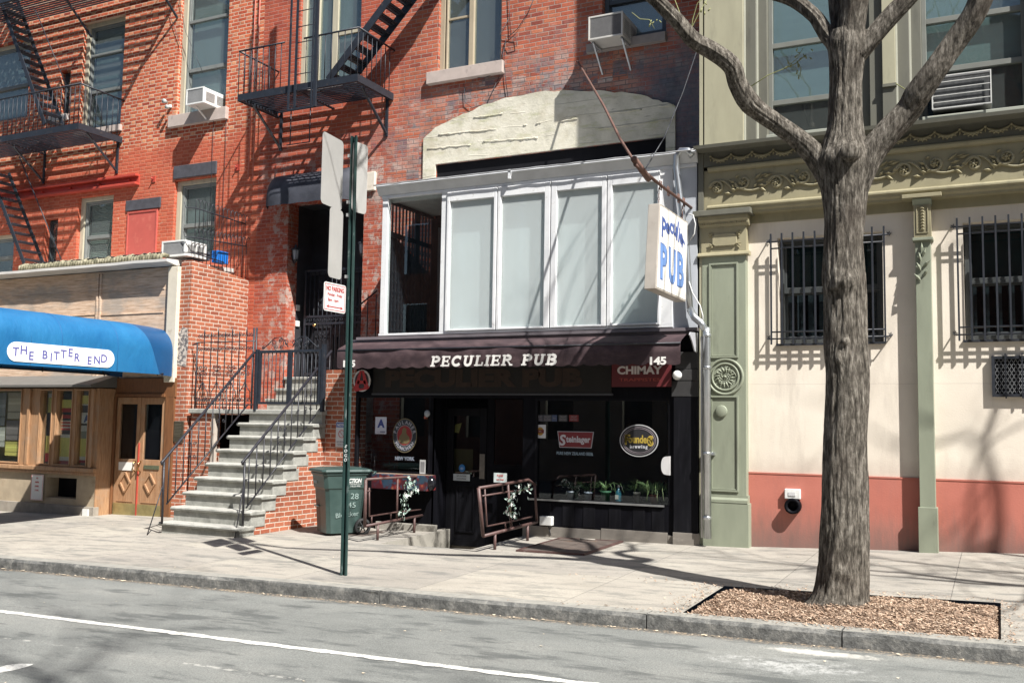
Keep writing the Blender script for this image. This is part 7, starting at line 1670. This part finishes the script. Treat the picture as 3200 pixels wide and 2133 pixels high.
def rplate(mb, y0, y1, z0, z1, x, r=.05, th=.004, slant=0):
    pts = []
    for cy, cz, a0 in ((y1-r, z0+r, -pi/2), (y1-r, z1-r, 0), (y0+r, z1-r, pi/2), (y0+r, z0+r, pi)):
        for k in range(5): a = a0+k*pi/8; yy = cy+r*math.cos(a); pts.append((yy, cz+r*math.sin(a)))
    return mb.add([(x+slant*(y-y0), y, z) for y, z in pts]+[(x+th+slant*(y-y0), y, z) for y, z in pts], [tuple(range(19, -1, -1)), tuple(range(20, 40))]+[(i, (i+1) % 20, (i+1) % 20+20, i+20) for i in range(20)])
rplate(MB(), -4.55, -4.09, 3.98, 4.79, -6.66, slant=-.12).build('street_sign_back', ALU, sp); rplate(MB(), -4.06, -3.82, 3.98, 4.80, -6.60, slant=.15).build('street_sign_back', ALU, sp); rplate(MB(), -4.385, -4.10, 3.18, 3.97, -6.655, slant=-.1).build('narrow_sign_back', ALU, sp)
z0n, z1n = 2.79, 3.11; yn0, yn1 = -4.50, -4.10; npx = -6.615
np_ = rplate(MB(), yn0, yn1, z0n, z1n, npx, .03).build('parking_plate', pm((.60, .58, .56)), sp)
mb = MB(); cx_ = npx+.006; cy_ = (yn0+yn1)/2
for a_ in ((yn0+.015, yn1-.015, z1n-.022, z1n-.015), (yn0+.015, yn1-.015, z0n+.015, z0n+.022), (yn0+.015, yn0+.022, z0n+.022, z1n-.022), (yn1-.022, yn1-.015, z0n+.022, z1n-.022)): mb.box(npx+.0042, npx+.0055, *a_[:2], *a_[2:])
text(mb, 'NO PARKING', .072, (cx_, cy_, z1n-.065), ex=(0, 1, 0), off=.0015, width=.32); text(mb, 'Monday - Friday', .05, (cx_, cy_, z1n-.135), ex=(0, 1, 0), width=.27); text(mb, '8am - 6pm', .05, (cx_, cy_-.03, z1n-.195), ex=(0, 1, 0), width=.19)
mb.prismx([(yn0+.08, z0n+.048), (yn0+.08, z0n+.060), (yn1-.08, z0n+.060), (yn1-.08, z0n+.048)], npx+.0042, npx+.006)
for yy, sg in ((yn0+.05, 1), (yn1-.05, -1)): mb.prismx([(yy, z0n+.054), (yy+sg*.04, z0n+.074), (yy+sg*.04, z0n+.034)][::sg], npx+.0042, npx+.0062)
mb.build('lettering', pm((.36, .05, .05)), np_)
mb = MB()
for k in range(4): text(mb, 'SOGO'[k], .05, (bp.x+d.x*.3+.0, bp.y-.0125, 1.30-k*.05), rot=random.uniform(-.7, .7), off=.001)
mb.build('sticker_tag', pm((.55, .58, .56)), sp)
# ------------------------------------------------------------------ TREES
s = Mt('bark'); X, Y, Z = s.xyz()
wv = s.noise(7, 9, .74, stretch=(4.2, 4.2, .95), dist=1.3); w2 = s.noise(2.2, 5, .6)
c = s.ramp(wv, [(.36, (.028, .024, .019)), (.47, (.098, .086, .070)), (.56, (.20, .178, .148)), (.68, (.38, .35, .30))])
c = s.mix(s.ma('MULTIPLY', s.sm(w2, .52, .68), .5), c, (.075, .06, .048))
s.setv('Base Color', c); s.setv('Roughness', .9); s.setv('Specular IOR Level', .2); s.bump(s.ma('ADD', wv, s.ma('MULTIPLY', s.noise(40, 6, .75, stretch=(3, 3, .5)), .4)), 1.0, .035); BARK = s.m
def bdisp(f, amp, knots=(), ridge=0):
    def g_(q, an, t, r):
        e = 0
        if ridge:
            tw_ = noise.noise(Vector((math.cos(an)*2, math.sin(an)*2, q.z*1.3)))*.5; a2 = an+tw_*.5
            rn = abs(noise.noise(Vector((math.cos(a2)*11, math.sin(a2)*11, q.z*2.6))))+.5*abs(noise.noise(Vector((math.cos(a2)*22, math.sin(a2)*22, q.z*6+9))))
            e -= ridge*(1-min(1, rn*3.2))
        e += noise.noise(Vector((math.cos(an)*f, math.sin(an)*f, q.z*1.6)))*amp+noise.noise(Vector((math.cos(an)*f*3.2, math.sin(an)*f*3.2, q.z*3.4)))*amp*.55
        for kx, ky, kz, kr, ka in knots:
            dd = ((q.x-kx)**2+(q.y-ky)**2+((q.z-kz)*1.3)**2)/(kr*kr)
            if dd < 4: e += ka*math.exp(-dd*1.6)
        return e
    return g_
TY = -3.62
def tp_(x, y, Y_=TY): return atY(x, y, Y_)
def rr(px): return px/2/ (3053/9.85)
tr = thing('street_tree', 'bare street tree with thick grey brown trunk in the mulch bed', 'tree', (-1.35, TY, gz(-1.35, TY)))
def catm(P_, n):
    out = []
    for i in range(len(P_)-1):
        p0 = P_[max(i-1, 0)]; p1 = P_[i]; p2 = P_[i+1]; p3 = P_[min(i+2, len(P_)-1)]
        for k in range(n):
            t = k/n; out.append(tuple(.5*((2*b)+(c-a)*t+(2*a-5*b+4*c-d)*t*t+(-a+3*b-3*c+d)*t*t*t) for a, b, c, d in zip(p0, p1, p2, p3)))
    out.append(tuple(P_[-1])); return out
def limb(mb, spec, n=10, seg=18, f=3.0, amp=.012, knots=(), ridge=0):
    """spec: (px, py, Y, width px)"""
    P_ = []
    for x, y, Yd, wpx in spec: p = atY(x, y, Yd); P_.append((p.x, p.y, p.z, wpx/2*((p-CAM).dot(FW))/FPX*.965))
    Q = catm(P_, n); return mb.tube([q[:3] for q in Q], [q[3] for q in Q], seg, True, True, bdisp(f, amp, knots, ridge)), Q
kn = []
for px, py, kr, ka in ((2640, 880, .13, .055), (2690, 868, .08, .03), (2590, 900, .07, .03), (2640, 1065, .05, .03), (2620, 1120, .08, .02), (2715, 1140, .06, .02), (2690, 650, .05, .02), (2640, 1790, .10, .02), (2700, 745, .06, .015), (2640, 470, .08, .05)):
    p = atY(px, py, TY-.20); kn.append((p.x, p.y, p.z, kr, ka))
mb = MB()
_, Q = limb(mb, [(2622, 1930, TY, 330), (2624, 1900, TY, 232), (2627, 1860, TY, 176), (2634, 1780, TY, 157), (2638, 1650, TY, 150), (2640, 1480, TY, 140), (2644, 1330, TY, 134), (2650, 1180, TY, 136), (2643, 1080, TY, 136), (2640, 930, TY, 130), (2636, 860, TY, 132), (2636, 760, TY, 124), (2640, 680, TY, 130), (2640, 600, TY, 142), (2640, 545, TY, 158), (2640, 500, TY, 172), (2640, 455, TY, 140), (2642, 400, TY, 112), (2642, 330, TY, 102), (2643, 260, TY, 100), (2646, 190, TY, 112), (2650, 140, TY, 128), (2652, 100, TY, 110)], 22, 150, 3.0, .014, kn, .009)
mb.build('trunk', BARK, tr)
lim = MB()
ends = []
def L(spec, seg=72, amp=.010, nm='limb'):
    m2 = MB(); _, q = limb(m2, spec, 14, seg, 3, amp, (), .006); m2.build(nm, BARK, tr); ends.append((Vector(q[-1][:3]), (Vector(q[-1][:3])-Vector(q[-6][:3])).normalized(), q[-1][3])); return q
L([(2618, 600, TY, 84), (2575, 520, TY, 82), (2515, 452, TY-.08, 66), (2440, 395, TY-.18, 58), (2375, 350, TY-.28, 58), (2340, 318, TY-.36, 66), (2305, 262, TY-.46, 58), (2285, 205, TY-.56, 58), (2225, 160, TY-.66, 56), (2165, 125, TY-.76, 52), (2110, 60, TY-.88, 46), (2030, -20, TY-1.0, 44), (1960, -90, TY-1.1, 42)])
L([(2665, 600, TY, 90), (2715, 490, TY, 88), (2775, 415, TY, 84), (2838, 345, TY, 80), (2872, 290, TY-.05, 84), (2925, 215, TY-.1, 76), (2985, 130, TY-.1, 74), (3040, 50, TY-.15, 72), (3080, -40, TY-.2, 70)])
L([(2632, 170, TY, 60), (2585, 110, TY, 50), (2545, 50, TY, 44), (2480, 0, TY+.05, 42), (2400, -25, TY+.1, 38)])
L([(2630, 140, TY+.05, 48), (2615, 60, TY+.1, 40), (2608, -20, TY+.15, 38), (2600, -110, TY+.2, 36)])
L([(2652, 150, TY-.03, 92), (2662, 60, TY-.05, 86), (2675, -20, TY-.08, 84), (2690, -120, TY-.1, 80)])
L([(2680, 170, TY, 66), (2738, 105, TY, 58), (2790, 45, TY, 56), (2845, -15, TY, 54), (2890, -80, TY, 50)])
# cut stub on the fork
p0 = atY(2655, 478, TY-.22); mb = MB(); mb.lathe([(.0, -.085), (.055, -.085), (.078, -.07), (.085, -.02), (.11, .10)], (p0.x, p0.y, p0.z), 'y', 18); mb.build('pruned_stub', BARK, tr)
tw = MB()
def grow(mb, p, d, r, depth, L0, up=.12, minr=.004):
    n = 4; pts = [tuple(p)]; q = Vector(p); dd = Vector(d)
    for i in range(n):
        dd = (dd+Vector((random.gauss(0, .14), random.gauss(0, .14), random.gauss(up*.4, .12)))).normalized(); q = q+dd*L0/n; pts.append(tuple(q))
    r1 = r*.72; mb.tube(pts, [r+(r1-r)*i/n for i in range(n+1)], 6 if r > .02 else 4, False)
    if depth == 0 or r1 < minr: return
    k = 2 if random.random() < .6 else 3
    for i in range(k):
        a = Vector((random.gauss(0, 1), random.gauss(0, 1), random.gauss(.25, .6))).normalized()
        nd = (dd+a*(.45 if i == 0 else .85)).normalized(); grow(mb, q, nd, r1*(.85 if i == 0 else random.uniform(.45, .7)), depth-1, L0*random.uniform(.68, .92), up, minr)
random.seed(5)
for p, dn, r in ends:
    dn = (dn+Vector((-.25, -.22, .1))).normalized()
    grow(tw, p-dn*.02, dn, r*.95, 6, 1.3)
tw.build('upper_branches', BARK, tr)
# fine green-yellow twigs seen in front of the cream wall
s = Mt('young_twig'); s.setv('Base Color', (.26, .27, .11)); s.setv('Roughness', .7)
mb = MB()
for P_ in ([(2340, 275), (2400, 235), (2450, 215), (2490, 185), (2510, 150)], [(2450, 215), (2485, 200), (2520, 170)], [(2490, 190), (2503, 215), (2500, 240)], [(2150, 130), (2160, 90), (2185, 40), (2215, -10)], [(2130, 90), (2128, 50), (2105, -10)], [(2155, 128), (2165, 60), (2180, 10), (2230, -30)], [(2800, 262), (2830, 280), (2860, 300)], [(1975, 40), (2000, 60), (2030, 62), (2045, 90)]):
    mb.tube([tuple(atY(a, b, TY+.1)) for a, b in P_], [.006, .005, .004, .003, .003][:len(P_)], 4)
for k in range(26):
    a, b = random.choice([(2505, 165), (2515, 155), (2495, 205), (2205, 10), (2190, 30), (2040, 60)]); p = atY(a+random.gauss(0, 12), b+random.gauss(0, 14), TY+.1); mb.tube([tuple(p), (p.x+random.gauss(0, .02), p.y, p.z-random.uniform(.01, .05))], [.004, .009], 4)
mb.build('young_twigs', s.m, tr)
# neighbouring trees outside the frame whose branches shade the street
def bare_tree(x, y, h, label, seed, lean=(0, 0, 1), r=.2, depth=7, sc_=1.0):
    random.seed(seed); t = thing('street_tree', label, 'tree', (x, y, gz(min(x, 6), -4)-.05)); mb = MB(); z = gz(min(x, 6), -4)-.05
    pts = [(x, y, z), (x+.03, y, z+h*.12), (x+lean[0]*h*.3, y+lean[1]*h*.3, z+h*.35)]; mb.tube(pts, [r*1.25, r, r*.8], 16, True, True, bdisp(3, .01)); mb.build('trunk', BARK, t)
    mb = MB(); p = Vector(pts[-1])
    for i in range(4):
        a = i*pi/2+random.uniform(-.4, .4); grow(mb, p-Vector((0, 0, .1*i)), Vector((math.cos(a)*.6, math.sin(a)*.6, 1)).normalized(), r*.55, depth, h*.17*sc_)
    mb.build('crown_branches', BARK, t)
bare_tree(4.6, -3.9, 10.5, 'second bare tree along the kerb, beyond the right edge of the photo', 21)
bare_tree(5.5, -17.5, 21, 'tall bare tree on the far kerb behind the viewer', 8, r=.3, depth=8)
# ------------------------------------------------------------------ row across the street (seen only as reflection and bounce)
OB = plain('opposite_brick', (.20, .13, .10), .85, .25, 3, 0, .2, 20); OBW = plain('opposite_window', (.05, .06, .07), .2, .3, 2, 0, 0)
for i, (xa, xb, h, cc) in enumerate(((-46, -30, 13, (.24, .20, .17)), (-29.9, -16, 15, (.22, .12, .09)), (-15.9, -3, 12.5, (.30, .26, .21)), (-2.9, 12, 14.5, (.18, .10, .08)), (12.1, 30, 13.5, (.26, .22, .19)))):
    lb = ['grey row house far left across the street', 'dark red row house across the street behind the viewer, left', 'buff stone row house directly behind the viewer', 'brown brick row house across the street behind the viewer, right', 'greyish row house far right across the street'][i]
    t = thing('opposite_house', lb, 'building', ((xa+xb)/2, -19.5, -.3)); hsO = []
    k = int((xb-xa)/2.6)
    for a in range(k):
        x = xa+1+a*(xb-xa-1)/k
        for fl in range(4): hsO.append((x, x+1.1, 1+fl*3.2, 3+fl*3.2)) if 3+fl*3.2 < h-.8 else None
    mb = MB()
    for a, b, c_, d in holes(xa, xb, -.6, h, hsO): mb.quad((b, -19.5, c_), (a, -19.5, c_), (a, -19.5, d), (b, -19.5, d))
    mb.quad((xa, -19.5, h), (xb, -19.5, h), (xb, -28, h), (xa, -28, h)); mb.build('wall', plain('opposite_wall', cc, .85, .25, 3, 0, .2, 20), t)
    mb = MB()
    for a, b, c_, d in hsO: mb.quad((b, -19.7, c_), (a, -19.7, c_), (a, -19.7, d), (b, -19.7, d))
    mb.build('window', OBW, t, kind='stuff')
